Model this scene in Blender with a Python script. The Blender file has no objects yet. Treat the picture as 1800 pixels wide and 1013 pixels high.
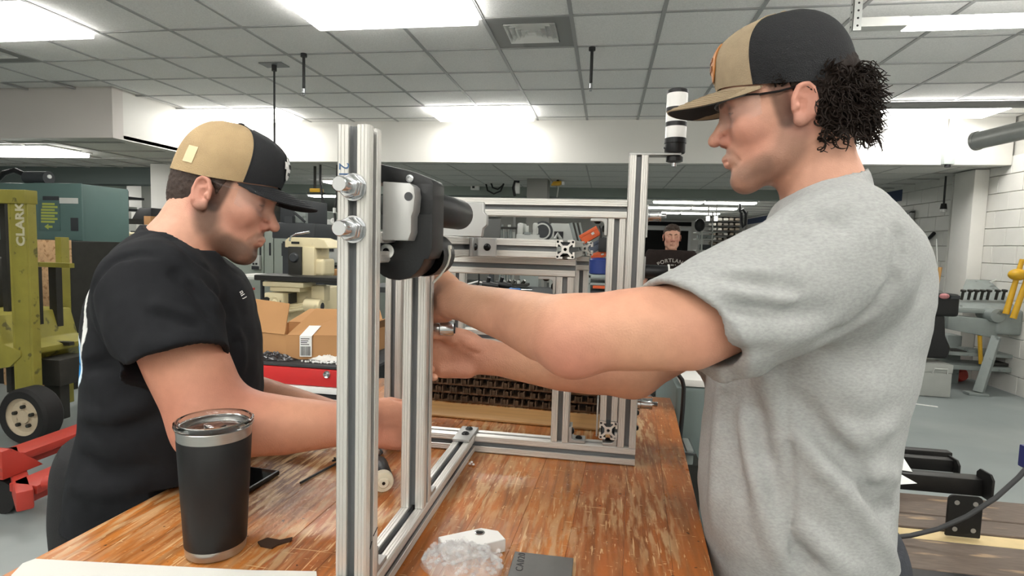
import bpy, bmesh, math, random
import numpy as np
from mathutils import Vector, Matrix, noise as mnoise
random.seed(7)
SC = bpy.context.scene
COL = SC.collection
PI = math.pi

# ------------------------------------------------------------------ camera, exposure, world
FPX, PITCH, YAW, ROLL, CAMZ = 999.5, -.0777, -.1622, .0283, 1.47
_f = Vector((math.sin(YAW)*math.cos(PITCH), math.cos(YAW)*math.cos(PITCH), math.sin(PITCH)))
_r = Vector((math.cos(YAW), -math.sin(YAW), 0)); _u = _r.cross(_f)
CR = _r*math.cos(ROLL)+_u*math.sin(ROLL); CU = _u*math.cos(ROLL)-_r*math.sin(ROLL); CW = _f
CC = Vector((0, 0, CAMZ))
cam = bpy.data.objects.new('camera', bpy.data.cameras.new('camera')); COL.objects.link(cam)
cam.matrix_world = Matrix(((CR.x, CU.x, -CW.x, 0), (CR.y, CU.y, -CW.y, 0), (CR.z, CU.z, -CW.z, CAMZ), (0, 0, 0, 1)))
cam.data.sensor_width = 36; cam.data.lens = 36*FPX/1800; cam.data.clip_start = .02
SC.camera = cam
def ray(u, v): return CR*((u-900)/FPX) - CU*((v-506.5)/FPX) + CW
def aty(u, v, y): d = ray(u, v); return CC + d*(y/d.y)
def atz(u, v, z): d = ray(u, v); return CC + d*((z-CAMZ)/d.z)
def atd(u, v, t): return CC + ray(u, v)*t
vs = SC.view_settings
vs.view_transform = 'Standard'; vs.look = 'None'; vs.gamma = 1; vs.use_curve_mapping = False
vs.exposure = 0.7
SC.cycles.use_denoising = True
SC.cycles.max_bounces = 8; SC.cycles.caustics_reflective = False; SC.cycles.caustics_refractive = False
SC.cycles.sample_clamp_indirect = 8
w = bpy.data.worlds.new('world'); SC.world = w; w.use_nodes = True
w.node_tree.nodes['Background'].inputs[0].default_value = (.75, .8, .85, 1)
w.node_tree.nodes['Background'].inputs[1].default_value = .25
LAMP = 11          # emission of the ceiling diffusers

# ------------------------------------------------------------------ materials
def lin(c):
    if isinstance(c, str): c = [int(c[i:i+2], 16)/255 for i in (0, 2, 4)]
    return tuple((x/12.92 if x <= .04045 else ((x+.055)/1.055)**2.4) for x in c[:3]) + (1,)
MATS = {}
def mat(name, col, rough=.5, metal=0, var=0, vscale=8, bump=0, bscale=60, stretch=None, emit=0, spec=None, col2=None, c2scale=3, c2lo=.55, c2hi=.65, trans=0, alpha=1, ior=1.45):
    if name in MATS: return MATS[name]
    m = bpy.data.materials.new(name); m.use_nodes = True; MATS[name] = m
    nt = m.node_tree; N = nt.nodes; L = nt.links; b = N['Principled BSDF']
    c = lin(col); b.inputs['Base Color'].default_value = c
    b.inputs['Roughness'].default_value = rough; b.inputs['Metallic'].default_value = metal
    if spec is not None: b.inputs['Specular IOR Level'].default_value = spec
    b.inputs['IOR'].default_value = ior
    if trans: b.inputs['Transmission Weight'].default_value = trans
    if alpha < 1: b.inputs['Alpha'].default_value = alpha
    if emit:
        b.inputs['Emission Color'].default_value = c; b.inputs['Emission Strength'].default_value = emit
    tc = N.new('ShaderNodeTexCoord'); mp = N.new('ShaderNodeMapping'); L.new(tc.outputs['Object'], mp.inputs[0])
    if stretch: mp.inputs['Scale'].default_value = stretch
    out = None
    if var:
        n = N.new('ShaderNodeTexNoise'); n.inputs['Scale'].default_value = vscale; n.inputs['Detail'].default_value = 6
        L.new(mp.outputs[0], n.inputs['Vector'])
        r = N.new('ShaderNodeMapRange'); r.inputs[1].default_value = .25; r.inputs[2].default_value = .75
        r.inputs[3].default_value = 1-var; r.inputs[4].default_value = 1+var
        L.new(n.outputs[0], r.inputs[0])
        mx = N.new('ShaderNodeMix'); mx.data_type = 'RGBA'; mx.blend_type = 'MULTIPLY'; mx.inputs[0].default_value = 1
        mx.inputs[6].default_value = c
        cb = N.new('ShaderNodeCombineColor')
        for i in range(3): L.new(r.outputs[0], cb.inputs[i])
        L.new(cb.outputs[0], mx.inputs[7]); out = mx.outputs[2]
    if col2:
        n2 = N.new('ShaderNodeTexNoise'); n2.inputs['Scale'].default_value = c2scale; n2.inputs['Detail'].default_value = 8
        L.new(mp.outputs[0], n2.inputs['Vector'])
        r2 = N.new('ShaderNodeMapRange'); r2.inputs[1].default_value = c2lo; r2.inputs[2].default_value = c2hi
        L.new(n2.outputs[0], r2.inputs[0])
        m2 = N.new('ShaderNodeMix'); m2.data_type = 'RGBA'
        L.new(r2.outputs[0], m2.inputs[0])
        if out: L.new(out, m2.inputs[6])
        else: m2.inputs[6].default_value = c
        m2.inputs[7].default_value = lin(col2); out = m2.outputs[2]
    if out: L.new(out, b.inputs['Base Color'])
    if bump:
        n3 = N.new('ShaderNodeTexNoise'); n3.inputs['Scale'].default_value = bscale; n3.inputs['Detail'].default_value = 4
        L.new(mp.outputs[0], n3.inputs['Vector'])
        bp = N.new('ShaderNodeBump'); bp.inputs['Strength'].default_value = bump; bp.inputs['Distance'].default_value = .004
        L.new(n3.outputs[0], bp.inputs['Height']); L.new(bp.outputs[0], b.inputs['Normal'])
    return m

# ------------------------------------------------------------------ mesh builder
class MB:
    def __init__(s): s.v = []; s.f = []; s.mi = []; s.cur = 0
    def add(s, vs_, fs, M=None):
        o = len(s.v)
        for p in vs_:
            p = Vector(p); s.v.append(tuple(M @ p if M else p))
        for f in fs: s.f.append([i+o for i in f]); s.mi.append(s.cur)
        return s
    def box(s, c, d, M=None):
        x, y, z = c; a, b, h = d[0]/2, d[1]/2, d[2]/2
        vs_ = [(x+i*a, y+j*b, z+k*h) for k in (-1, 1) for j in (-1, 1) for i in (-1, 1)]
        return s.add(vs_, [(0, 2, 3, 1), (4, 5, 7, 6), (0, 1, 5, 4), (2, 6, 7, 3), (0, 4, 6, 2), (1, 3, 7, 5)], M)
    def b2(s, lo, hi, M=None):
        return s.box([(a+b)/2 for a, b in zip(lo, hi)], [abs(b-a) for a, b in zip(lo, hi)], M)
    def tube(s, pts, r, n=10, cap=True, M=None, flat=None):
        pts = [Vector(p) for p in pts]; k = len(pts)
        rs = r if hasattr(r, '__len__') else [r]*k
        vs_ = []; prev = None
        for i, p in enumerate(pts):
            t = (pts[min(i+1, k-1)]-pts[max(i-1, 0)])
            t = t.normalized() if t.length > 1e-9 else Vector((0, 0, 1))
            if prev is None:
                a = Vector((0, 0, 1)) if abs(t.z) < .9 else Vector((1, 0, 0))
                nx = t.cross(a).normalized()
            else:
                nx = (prev - t*prev.dot(t)); nx = nx.normalized() if nx.length > 1e-9 else t.orthogonal().normalized()
            prev = nx; ny = t.cross(nx)
            for j in range(n):
                q = 2*PI*j/n; vs_.append(p + (nx*math.cos(q) + ny*math.sin(q)*(flat or 1))*rs[i])
        fs = [(i*n+j, i*n+(j+1) % n, (i+1)*n+(j+1) % n, (i+1)*n+j) for i in range(k-1) for j in range(n)]
        if cap: fs += [tuple(range(n))[::-1], tuple(range((k-1)*n, k*n))]
        return s.add(vs_, fs, M)
    def cyl(s, a, b, r, r2=None, n=20, M=None): return s.tube([a, b], [r, r if r2 is None else r2], n, True, M)
    def lathe(s, prof, n=32, M=None, close=True):   # prof: (r,z) list around z
        k = len(prof); vs_ = [(r*math.cos(2*PI*j/n), r*math.sin(2*PI*j/n), z) for r, z in prof for j in range(n)]
        fs = [(i*n+j, i*n+(j+1) % n, (i+1)*n+(j+1) % n, (i+1)*n+j) for i in range(k-1) for j in range(n)]
        if close: fs += [tuple(range(n))[::-1], tuple(range((k-1)*n, k*n))]
        return s.add(vs_, fs, M)
    def prism(s, poly, h0, h1, axis='y', M=None):   # poly in the other two axes
        def mk(a, b, h):
            return {'y': (a, h, b), 'x': (h, a, b), 'z': (a, b, h)}[axis]
        n = len(poly); vs_ = [mk(a, b, h0) for a, b in poly]+[mk(a, b, h1) for a, b in poly]
        fs = [(i, (i+1) % n, n+(i+1) % n, n+i) for i in range(n)] + [tuple(range(n))[::-1], tuple(range(n, 2*n))]
        return s.add(vs_, fs, M)
    def sph(s, c, r, n=14, m=9, M=None):
        r = r if hasattr(r, '__len__') else (r, r, r)
        vs_ = [(c[0], c[1], c[2]+r[2]), (c[0], c[1], c[2]-r[2])]
        for i in range(1, m):
            t = PI*i/m
            for j in range(n):
                q = 2*PI*j/n; vs_.append((c[0]+r[0]*math.sin(t)*math.cos(q), c[1]+r[1]*math.sin(t)*math.sin(q), c[2]+r[2]*math.cos(t)))
        fs = [(0, 2+j, 2+(j+1) % n) for j in range(n)]
        for i in range(m-2):
            for j in range(n):
                a = 2+i*n+j; b = 2+i*n+(j+1) % n; fs.append((a, a+n, b+n, b))
        o = 2+(m-2)*n; fs += [(1, o+(j+1) % n, o+j) for j in range(n)]
        return s.add(vs_, fs, M)
    def grid(s, fn, nu, nv, M=None, closeu=False):
        vs_ = [fn(i/(nu-(0 if closeu else 1)), j/(nv-1)) for j in range(nv) for i in range(nu)]
        fs = []
        for j in range(nv-1):
            for i in range(nu-(0 if closeu else 1)):
                a = j*nu+i; b = j*nu+(i+1) % nu; fs.append((a, b, b+nu, a+nu))
        return s.add(vs_, fs, M)
    def build(s, name, m, parent=None, bevel=0, seg=2, smooth=40, world=False, solid=0, label=None, loc=None, mod=None):
        me = bpy.data.meshes.new(name)
        vv = s.v
        if world and parent is not None:
            og = ORG.get(parent.name, Vector()); vv = [(a-og.x, b-og.y, c-og.z) for a, b, c in vv]
        me.from_pydata(vv, [], s.f)
        if any(s.mi): me.polygons.foreach_set('material_index', s.mi)
        bm = bmesh.new(); bm.from_mesh(me)
        bmesh.ops.recalc_face_normals(bm, faces=bm.faces)
        if solid: bmesh.ops.solidify(bm, geom=bm.faces[:], thickness=solid)
        if bevel:
            ed = [e for e in bm.edges if len(e.link_faces) == 2 and e.calc_face_angle(0) > .5]
            bmesh.ops.bevel(bm, geom=ed, offset=bevel, segments=seg, profile=.6, affect='EDGES', clamp_overlap=True)
        bm.to_mesh(me); bm.free()
        return link(name, me, m, parent, smooth, label, loc)
ORG = {}
def link(name, me, m, parent=None, smooth=40, label=None, loc=None):
    for mm in (m if isinstance(m, (list, tuple)) else [m]): me.materials.append(mm)
    if smooth:
        me.polygons.foreach_set('use_smooth', [True]*len(me.polygons)); me.set_sharp_from_angle(angle=math.radians(smooth))
    o = bpy.data.objects.new(name, me); COL.objects.link(o)
    if parent is not None:
        o.parent = parent; ORG[o.name] = ORG.get(parent.name, Vector())
    if loc is not None: o.location = loc
    if label: o['label'] = label
    return o
def tag(o, label, cat, group=None, kind=None):
    o['label'] = label; o['category'] = cat
    if group: o['group'] = group
    if kind: o['kind'] = kind
    return o
def thing(name, label, cat, loc=(0, 0, 0), rz=0, group=None):
    o = bpy.data.objects.new(name, None); COL.objects.link(o); o.empty_display_size = .05
    o.location = loc; o.rotation_euler = (0, 0, rz); ORG[o.name] = Vector(loc)
    return tag(o, label, cat, group)
def struct(o): o['kind'] = 'structure'; return o
def dup(root, loc, rz=None, label=None, group=None):
    r = root.copy(); COL.objects.link(r); r.location = loc
    if rz is not None: r.rotation_euler = (0, 0, rz)
    if label: r['label'] = label
    if group: r['group'] = group
    for ch in list(root.children):
        c = ch.copy(); COL.objects.link(c); c.parent = r
        for g in list(ch.children):
            d = g.copy(); COL.objects.link(d); d.parent = c
    return r
def dpart(o, loc, parent=None, rot=None):
    c = o.copy(); COL.objects.link(c); c.location = loc
    if parent is not None: c.parent = parent
    if rot is not None: c.rotation_euler = rot
    return c
def TR(loc=(0, 0, 0), rx=0, ry=0, rz=0, sc=None):
    M = Matrix.Translation(loc) @ Matrix.Rotation(rz, 4, 'Z') @ Matrix.Rotation(ry, 4, 'Y') @ Matrix.Rotation(rx, 4, 'X')
    if sc: M = M @ Matrix.Diagonal((*sc, 1))
    return M
def frame(origin, xdir, zdir):      # matrix whose x / z axes point along the given directions
    x = Vector(xdir).normalized(); z = Vector(zdir); z = (z - x*z.dot(x)).normalized(); y = z.cross(x)
    return Matrix(((x.x, y.x, z.x, origin[0]), (x.y, y.y, z.y, origin[1]), (x.z, y.z, z.z, origin[2]), (0, 0, 0, 1)))
def text_mesh(txt, size, depth, M, align='CENTER', spacing=1.0, arc=0, shear=0, bold=0):
    cu = bpy.data.curves.new('txt', 'FONT'); cu.body = txt; cu.size = size; cu.extrude = depth; cu.align_x = align
    cu.align_y = 'CENTER'; cu.space_character = spacing; cu.resolution_u = 3; cu.shear = shear; cu.offset = bold
    o = bpy.data.objects.new('txt', cu); COL.objects.link(o)
    dg = bpy.context.evaluated_depsgraph_get(); me = bpy.data.meshes.new_from_object(o.evaluated_get(dg))
    bpy.data.objects.remove(o); bpy.data.curves.remove(cu)
    if arc:
        for v in me.vertices:
            a = v.co.x/arc; rr = arc+v.co.y
            v.co.x = math.sin(a)*rr; v.co.y = math.cos(a)*rr-arc
    mb = MB(); mb.add([v.co.copy() for v in me.vertices], [tuple(p.vertices) for p in me.polygons], M)
    bpy.data.meshes.remove(me)
    return mb
# ------------------------------------------------------------------ the room
def atx(u, v, x): d = ray(u, v); return CC + d*(x/d.x)
ZU, ZL = 3.02, 2.495
XL, XR, YB, YF, YS = -13.0, 4.4, -4.0, 22.0, 7.2
LX, LY = -5.33, 5.48                      # corner of the lowered bay on the left
TILE = .61
m_tile = mat('ceiling_tile', 'F3F2F0', .95, var=.10, vscale=90, bump=.5, bscale=140)
m_tile2 = mat('low_ceiling_tile', 'D6D5D0', .95, var=.10, vscale=60, bump=.4, bscale=120)
m_bar = mat('ceiling_bar', 'A9A9A9', .55)
m_paint = mat('white_paint', 'E6E4DF', .6, var=.03, vscale=3)
m_soff = mat('soffit_paint', 'DDDBD5', .5, var=.02, vscale=2)
m_block = mat('block_paint', 'DEDCD6', .5, var=.03, vscale=5, bump=.3, bscale=60)
m_mortar = mat('mortar', 'C9C7C1', .8)
m_floor = mat('floor_paint', '8C9493', .42, var=.10, vscale=1.3, col2='A5ABA8', c2scale=.9, c2lo=.5, c2hi=.8, bump=.05, bscale=20)
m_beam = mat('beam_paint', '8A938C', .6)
m_dark = mat('dark_void', '0B0B0C', .8)

fl = struct(MB().b2((XL, YB, -.1), (XR, YF, 0)).build('floor', m_floor, smooth=0))
cl = struct(MB().b2((XL, YB, ZU+.02), (XR, YF, ZU+.15)).build('ceiling', m_tile, smooth=0))
for nm, lo, hi in (('wall_left', (XL-.2, YB, 0), (XL, YF, ZU+.02)), ('wall_back', (XL, YB-.2, 0), (XR, YB, ZU+.02)), ('wall_far', (XL, YF, 0), (XR, YF+.2, ZU+.02))):
    struct(MB().b2(lo, hi).build(nm, m_paint, smooth=0))
wr = struct(MB().b2((XR+.012, YB, 0), (XR+.2, YF, ZU+.02)).build('wall_right', m_mortar, smooth=0))
# painted blocks of the right wall, built as far as they can be told apart
blk = None
for r in range(13):
    z0 = .0+r*.2
    for k in range(18):
        y0 = 5.2+k*.4+(.2 if r % 2 else 0)
        if blk is None:
            blk = MB().box((0, 0, 0), (.03, .394, .194)).build('concrete_block', m_block, wr, bevel=.004, seg=1, smooth=0); blk.location = (XR+.006, y0+.2, z0+.1)
        else: dpart(blk, (XR+.006, y0+.2, z0+.1), wr)
MB().b2((XR-.006, YB, 0), (XR+.02, 5.2, ZL)).build('plain_wall', m_block, wr, smooth=0)
MB().b2((XR-.006, 12.4, 0), (XR+.02, YF, ZL)).build('plain_wall', m_block, wr, smooth=0)
struct(MB().b2((XR-.17, 7.55, 0), (XR-.012, 7.95, ZL)).build('trim_1', m_block, bevel=.01))
# soffits and the lower ceiling beyond them
struct(MB().b2((LX, YS, ZL), (XR-.012, YS+.14, ZU+.02)).build('trim_2', m_soff, smooth=0))
struct(MB().b2((LX-.14, LY+.14, ZL), (LX, YS+.14, ZU+.02)).build('trim_3', m_soff, smooth=0))
struct(MB().b2((XL, LY, ZL), (LX, LY+.14, ZU+.02)).build('trim_4', mat('soffit_grey', 'CFC9C4', .6), smooth=0))
lc = struct(MB().b2((LX, YS+.14, ZL+.012), (XR-.012, YF, ZL+.05)).b2((XL, LY+.14, ZL+.012), (LX, YF, ZL+.05)).build('ceiling_lower', m_tile2, smooth=0))
# upper ceiling tiles (parts of the ceiling) and the bars between them
LIGHT_CELLS = set()
for ky in (0, 5, -5, -10):
    for kx in (-8, -7, -3, -2, 2, 3):
        if ky == 0 and kx in (2, 3): continue
        LIGHT_CELLS.add((kx, ky))
LIGHT_CELLS |= {(5, 5), (6, 5)}; LIGHT_CELLS -= {(2, 5), (3, 5)}
VENTS = {(-1, 1), (-9, 1)}
def cx(k): return -.2991+TILE*k
def cy(k): return 3.9744+TILE*(k-1)      # lower edge of row k (row 0 ends at 3.9744)
tile = None
for ky in range(-3, 6):
    for kx in range(-12, 8):
        x0, y0 = cx(kx), cy(ky)
        if (kx, ky) in LIGHT_CELLS or (kx, ky) in VENTS: continue
        if x0+TILE > XR+.3 or (x0 < LX-.05 and y0+TILE > LY+.1): continue
        p = (x0+TILE/2, y0+TILE/2, ZU+.008)
        if tile is None:
            tile = MB().box((0, 0, 0), (TILE-.022, TILE-.022, .016)).build('ceiling_tile', m_tile, cl, bevel=.004, seg=1, smooth=0); tile.location = p
        else:
            t = dpart(tile, p, cl); t.rotation_euler = (0, 0, random.choice((0, PI)))
yy1 = cy(6)
for kx in range(-8, 8):                   # narrow tiles against the soffit
    MB().b2((cx(kx)+.011, yy1+.011, ZU), (min(cx(kx)+TILE-.011, XR-.02), YS, ZU+.016)).build('ceiling_tile', m_tile, cl, smooth=0)
for kx in range(-12, 9):
    x = cx(kx)
    if x > XR: continue
    y1 = YS if x > LX else LY
    MB().b2((x-.013, -2.2, ZU-.006), (x+.013, y1, ZU+.012)).build('grid_bar', m_bar, cl, smooth=0)
for ky in range(-9, 7):
    y = cy(ky)
    MB().b2((LX if y > LY else -7.7, y-.011, ZU-.005), (XR-.02, y+.011, ZU+.012)).build('grid_bar', m_bar, cl, smooth=0)
# lower ceiling tiles near enough to be told apart
tile = None
for j in range(6):
    y0 = YS+.16+j*TILE
    for i in range(-10, 8):
        x0 = cx(i)
        if x0+TILE > XR: continue
        p = (x0+TILE/2, y0+TILE/2, ZL+.006)
        if tile is None:
            tile = MB().box((0, 0, 0), (TILE-.016, TILE-.016, .014)).build('ceiling_tile', m_tile2, lc, bevel=.003, seg=1, smooth=0); tile.location = p
        else: dpart(tile, p, lc)
for i in range(-10, 8): MB().b2((cx(i)-.008, YS+.15, ZL-.004), (cx(i)+.008, YS+.16+6*TILE, ZL+.01)).build('grid_bar', mat('bar_dark', 'B0AFAB', .6), lc, smooth=0)
for j in range(7): MB().b2((cx(-10), YS+.15+j*TILE, ZL-.004), (XR-.02, YS+.165+j*TILE, ZL+.01)).build('grid_bar', MATS['bar_dark'], lc, smooth=0)
for j in range(6): MB().b2((XL, LY+.3+j*TILE, ZL-.004), (LX-.15, LY+.315+j*TILE, ZL+.013)).build('grid_bar', MATS['bar_dark'], lc, smooth=0)
for i in range(-18, -9): MB().b2((cx(i)-.008, LY+.15, ZL-.004), (cx(i)+.008, LY+4, ZL+.013)).build('grid_bar', MATS['bar_dark'], lc, smooth=0)
for j in range(8): MB().b2((-4, 11.4+j*TILE*1.5, ZL-.004), (XR-.02, 11.415+j*TILE*1.5, ZL+.013)).build('grid_bar', MATS['bar_dark'], lc, smooth=0)
# dropped beam across the shop, columns
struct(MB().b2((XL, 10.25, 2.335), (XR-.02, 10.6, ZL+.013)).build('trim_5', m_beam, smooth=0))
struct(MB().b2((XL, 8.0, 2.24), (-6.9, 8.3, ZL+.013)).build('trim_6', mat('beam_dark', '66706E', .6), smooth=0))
def column(n, u0, u1, y, m, dy=.3, ztop=ZL):
    a, b = aty(u0, 400, y), aty(u1, 400, y)
    struct(MB().b2((a.x, y, 0), (b.x, y+dy, ztop)).build('trim_%d' % n, m, bevel=.01))
column(7, 266, 300, 7.5, m_paint, .35, ZL)
column(8, 224, 250, 9.6, m_paint, .3, ZL)
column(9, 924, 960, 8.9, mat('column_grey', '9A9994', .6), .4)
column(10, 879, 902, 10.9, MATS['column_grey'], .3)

# ceiling lamps
m_glow = mat('lamp_diffuser', 'FFFDF8', .4, emit=LAMP)
m_glow2 = mat('lamp_diffuser_lower', 'FFFDF8', .4, emit=LAMP*.55)
m_white = mat('white_enamel', 'EDEDEA', .35)
LAMP_LABELS = {(-3, 0): 'recessed white ceiling light nearest the tall aluminium post top', (-8, 0): 'recessed white ceiling light at the upper left above the grey vent',
    (-8, 5): 'recessed ceiling light partly behind the black and tan cap', (-3, 5): 'recessed ceiling light against the white soffit behind the aluminium frame', (5, 5): 'recessed ceiling light at the right behind a grey pipe'}
def troffer(x0, y0, z, lx, ly, label, grp='recessed ceiling lights'):
    t = thing('ceiling_light', label, 'light', (x0+lx/2, y0+ly/2, z), 0, grp)
    f = MB(); e = .022
    f.b2((-lx/2, -ly/2, -.006), (lx/2, -ly/2+e, .02)); f.b2((-lx/2, ly/2-e, -.006), (lx/2, ly/2, .02))
    f.b2((-lx/2, -ly/2+e, -.006), (-lx/2+e, ly/2-e, .02)); f.b2((lx/2-e, -ly/2+e, -.006), (lx/2, ly/2-e, .02))
    f.build('frame', m_white, t, smooth=0)
    D = .055      # the lens hangs a little below the ceiling, so it also washes the tiles around it
    MB().b2((-lx/2+e, -ly/2+e, -D), (lx/2-e, ly*.13-.003, .016)).build('diffuser', m_glow, t, bevel=.015, smooth=60)
    MB().b2((-lx/2+e, ly*.13+.003, -D), (lx/2-e, ly/2-e, .016)).build('diffuser', m_glow2, t, bevel=.015, smooth=60)
    return t
for kx, ky in sorted(LIGHT_CELLS):
    if (kx-1, ky) in LIGHT_CELLS: continue
    lbl = LAMP_LABELS.get((kx, ky)) or 'recessed ceiling light out of sight, %s in the row %s' % ({-8: 'leftmost', -3: 'centre one', 2: 'rightmost'}.get(kx, 'end one'), {-5: 'above the viewer', -10: 'behind the viewer', 0: 'in front', 5: 'at the back'}[ky])
    troffer(cx(kx), cy(ky), ZU-.004, 2*TILE, TILE, lbl)
a = atz(0, 258, ZL); troffer(-8.1, 5.95, ZL-.004, 1.4, .62, 'recessed light in the low grey ceiling above the forklift')
troffer(-9.9, 8.5, ZL-.004, .9, .5, 'small distant light in the low ceiling above the teal cabinet')
def strip(x0, x1, y, z, label, grp, wdt=.14):
    t = thing('strip_light', label, 'light', ((x0+x1)/2, y, z), 0, grp); l = (x1-x0)/2
    MB().b2((-l, -wdt/2, 0), (l, wdt/2, .03)).build('housing', m_white, t, smooth=0)
    MB().b2((-l+.02, -wdt/2+.012, -.03), (l-.02, wdt/2-.012, 0)).build('diffuser', m_glow, t, bevel=.012, smooth=60)
    return t
for yy, nm in ((12.7, 'front'), (14.5, 'middle'), (16.6, 'rear')):
    for x0, sd in ((.95, 'left half'), (2.02, 'right half')):
        strip(x0, x0+1.04, yy, ZL-.03, '%s of the %s long strip light beyond the dropped beam' % (sd, nm), 'strip lights in the far room', .3)
for x0, yy, lb in ((-4.9, 9.4, 'strip light just above the black cap brim in the distance'), (-6.9, 12.5, 'far strip light behind the brim of the black cap'), (-8.6, 12.2, 'far strip light above the cream machines'), (-1.4, 14, 'far strip light behind the aluminium frame')):
    strip(x0, x0+1.2, yy, ZL-.03, lb, None, .3)
# hanging strip light at the upper right with perforated angle hangers
def hanger_strip(x0, x1, y, z, label):
    t = thing('hanging_strip_light', label, 'light', (x0, y, z)); m_gal = mat('galvanised', 'D9DAD8', .35, .3, var=.06, vscale=20)
    L = x1-x0
    MB().b2((0, -.04, 0), (.26, .04, .05)).build('end_housing', m_white, t, bevel=.004)
    MB().b2((.26, -.028, .018), (L, .028, .05)).build('spine', m_white, t, bevel=.004)
    for yy in (-.052, .052): MB().cyl((.27, yy, .02), (L, yy, .02), .019, n=14).build('tube', m_glow, t)
    for xx in (.0, L-.02):
        h = MB(); h.b2((xx-.022, -.044, -.02), (xx+.022, -.041, ZU-z)); h.b2((xx-.022, -.044, -.02), (xx-.019, 0, ZU-z)); hh = h.build('hanger', m_gal, t, smooth=0)
        q = MB(); k = 0
        while .005+k*.04 < ZU-z-.01:
            zz = .005+k*.04; q.cyl((xx+.003, -.0446, zz), (xx+.003, -.0438, zz), .006, n=10); q.cyl((xx-.0226, -.02, zz), (xx-.0218, -.02, zz), .006, n=10); k += 1
        o = q.build('hole', mat('hole_dark', '3A3A3A', .8), hh); o['kind'] = 'stuff'
    return t
p = aty(1500, 52, 3.5); hanger_strip(p.x, p.x+2.3, 3.5, p.z, 'hanging fluorescent strip light on perforated angle hangers at upper right')
for hx in (-4.6, -1.6, 1.4):  # extra unseen strips, added to throw light up onto the ceiling
    for hy in (-1.2, -3.0): hanger_strip(hx, hx+2.3, hy, 2.72, 'hanging strip light added to brighten the ceiling, unseen behind the viewer, %s of the %s row' % ({-4.6: 'first', -1.6: 'second', 1.4: 'third'}[hx], 'nearer' if hy > -2 else 'farther'))
p = aty(1540, 1, 3.2); t = strip(p.x, 4.2, 3.0, p.z+.02, 'strip light at the top edge above the hanging fluorescent strip', None)
# vents in the ceiling
def vent(x0, y0, label, z=ZU):
    t = thing('ceiling_vent', label, 'vent', (x0+TILE/2, y0+TILE/2, z)); mv = mat('vent_plate', '8E8E8C', .5); h = TILE/2-.012
    f = MB(); a = .19
    f.b2((-h, -h, -.002), (h, -a, .012)); f.b2((-h, a, -.002), (h, h, .012)); f.b2((-h, -a, -.002), (-a, a, .012)); f.b2((a, -a, -.002), (h, a, .012))
    f.build('plate', mv, t, smooth=0)
    MB().b2((-a, -a, .05), (a, a, .054)).build('backing', m_dark, t, smooth=0)
    for i in range(5):
        r0 = .185-i*.038; g = MB(); r1 = r0-.026
        ring = [(-r0, -r0), (r0, -r0), (r0, r0), (-r0, r0)]; rin = [(-r1, -r1), (r1, -r1), (r1, r1), (-r1, r1)]
        g.add([(x, y, -.008) for x, y in ring]+[(x, y, .032) for x, y in rin]+[(x, y, -.005) for x, y in ring]+[(x, y, .035) for x, y in rin],
              [(k, (k+1) % 4, 4+(k+1) % 4, 4+k) for k in range(4)]+[(8+k, 12+k, 12+(k+1) % 4, 8+(k+1) % 4) for k in range(4)])
        g.build('louvre', m_white, t, smooth=0)
    MB().b2((-.03, -.03, -.006), (.03, .03, .0)).build('centre_plate', m_white, t, smooth=0)
for k in VENTS: vent(cx(k[0]), cy(k[1]), 'square louvred vent in the ceiling above the aluminium frame' if k[0] == -1 else 'square louvred vent in the ceiling at the left below the bright light')
# rods and air lines hanging from the ceiling
m_blk = mat('black_hose', '1C1C1D', .45)
def drop(u, v0, v1, label, r=.012, plate=False, tip=True):
    p = atz(u, v0, ZU); q = aty(u-2, v1, p.y)
    t = thing('air_line_drop', label, 'hose', (p.x, p.y, ZU)); L = ZU-q.z
    MB().cyl((0, 0, -L+.06), (0, 0, -.002), r, n=12).build('hose', m_blk, t)
    MB().cyl((0, 0, -.03), (0, 0, -.002), r*2.2, n=14).build('collar', m_blk, t)
    if plate: MB().b2((-.12, -.06, -.008), (.12, .06, -.002)).build('mounting_plate', mat('grey_plate', '6F7173', .5), t, smooth=0)
    if tip:
        MB().lathe([(r*.8, -L+.06), (r*1.25, -L+.055), (r*1.25, -L+.02), (r*.7, -L+.015), (r*.9, -L)], 12).build('coupling', mat('steel', 'B9BBBC', .25, .9), t)
drop(534, 94, 168, 'short black air hose hanging from ceiling above the tall aluminium post')
drop(1041, 82, 160, 'short black air hose hanging from ceiling right of the square vent')
p = atz(482, 113, ZU); t = thing('ceiling_rod', 'long thin black rod hanging from the ceiling behind the black and tan cap', 'rod', (p.x, p.y, ZU))
MB().cyl((0, 0, -1.0), (0, 0, -.002), .009, n=10).build('rod', m_blk, t); MB().b2((-.11, -.07, -.01), (.11, .07, -.002)).build('mounting_plate', mat('grey_plate', '6F7173', .5), t, smooth=0)
MB().cyl((0, 0, -.06), (0, 0, -.01), .022, n=12).build('collar', m_blk, t)
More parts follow.
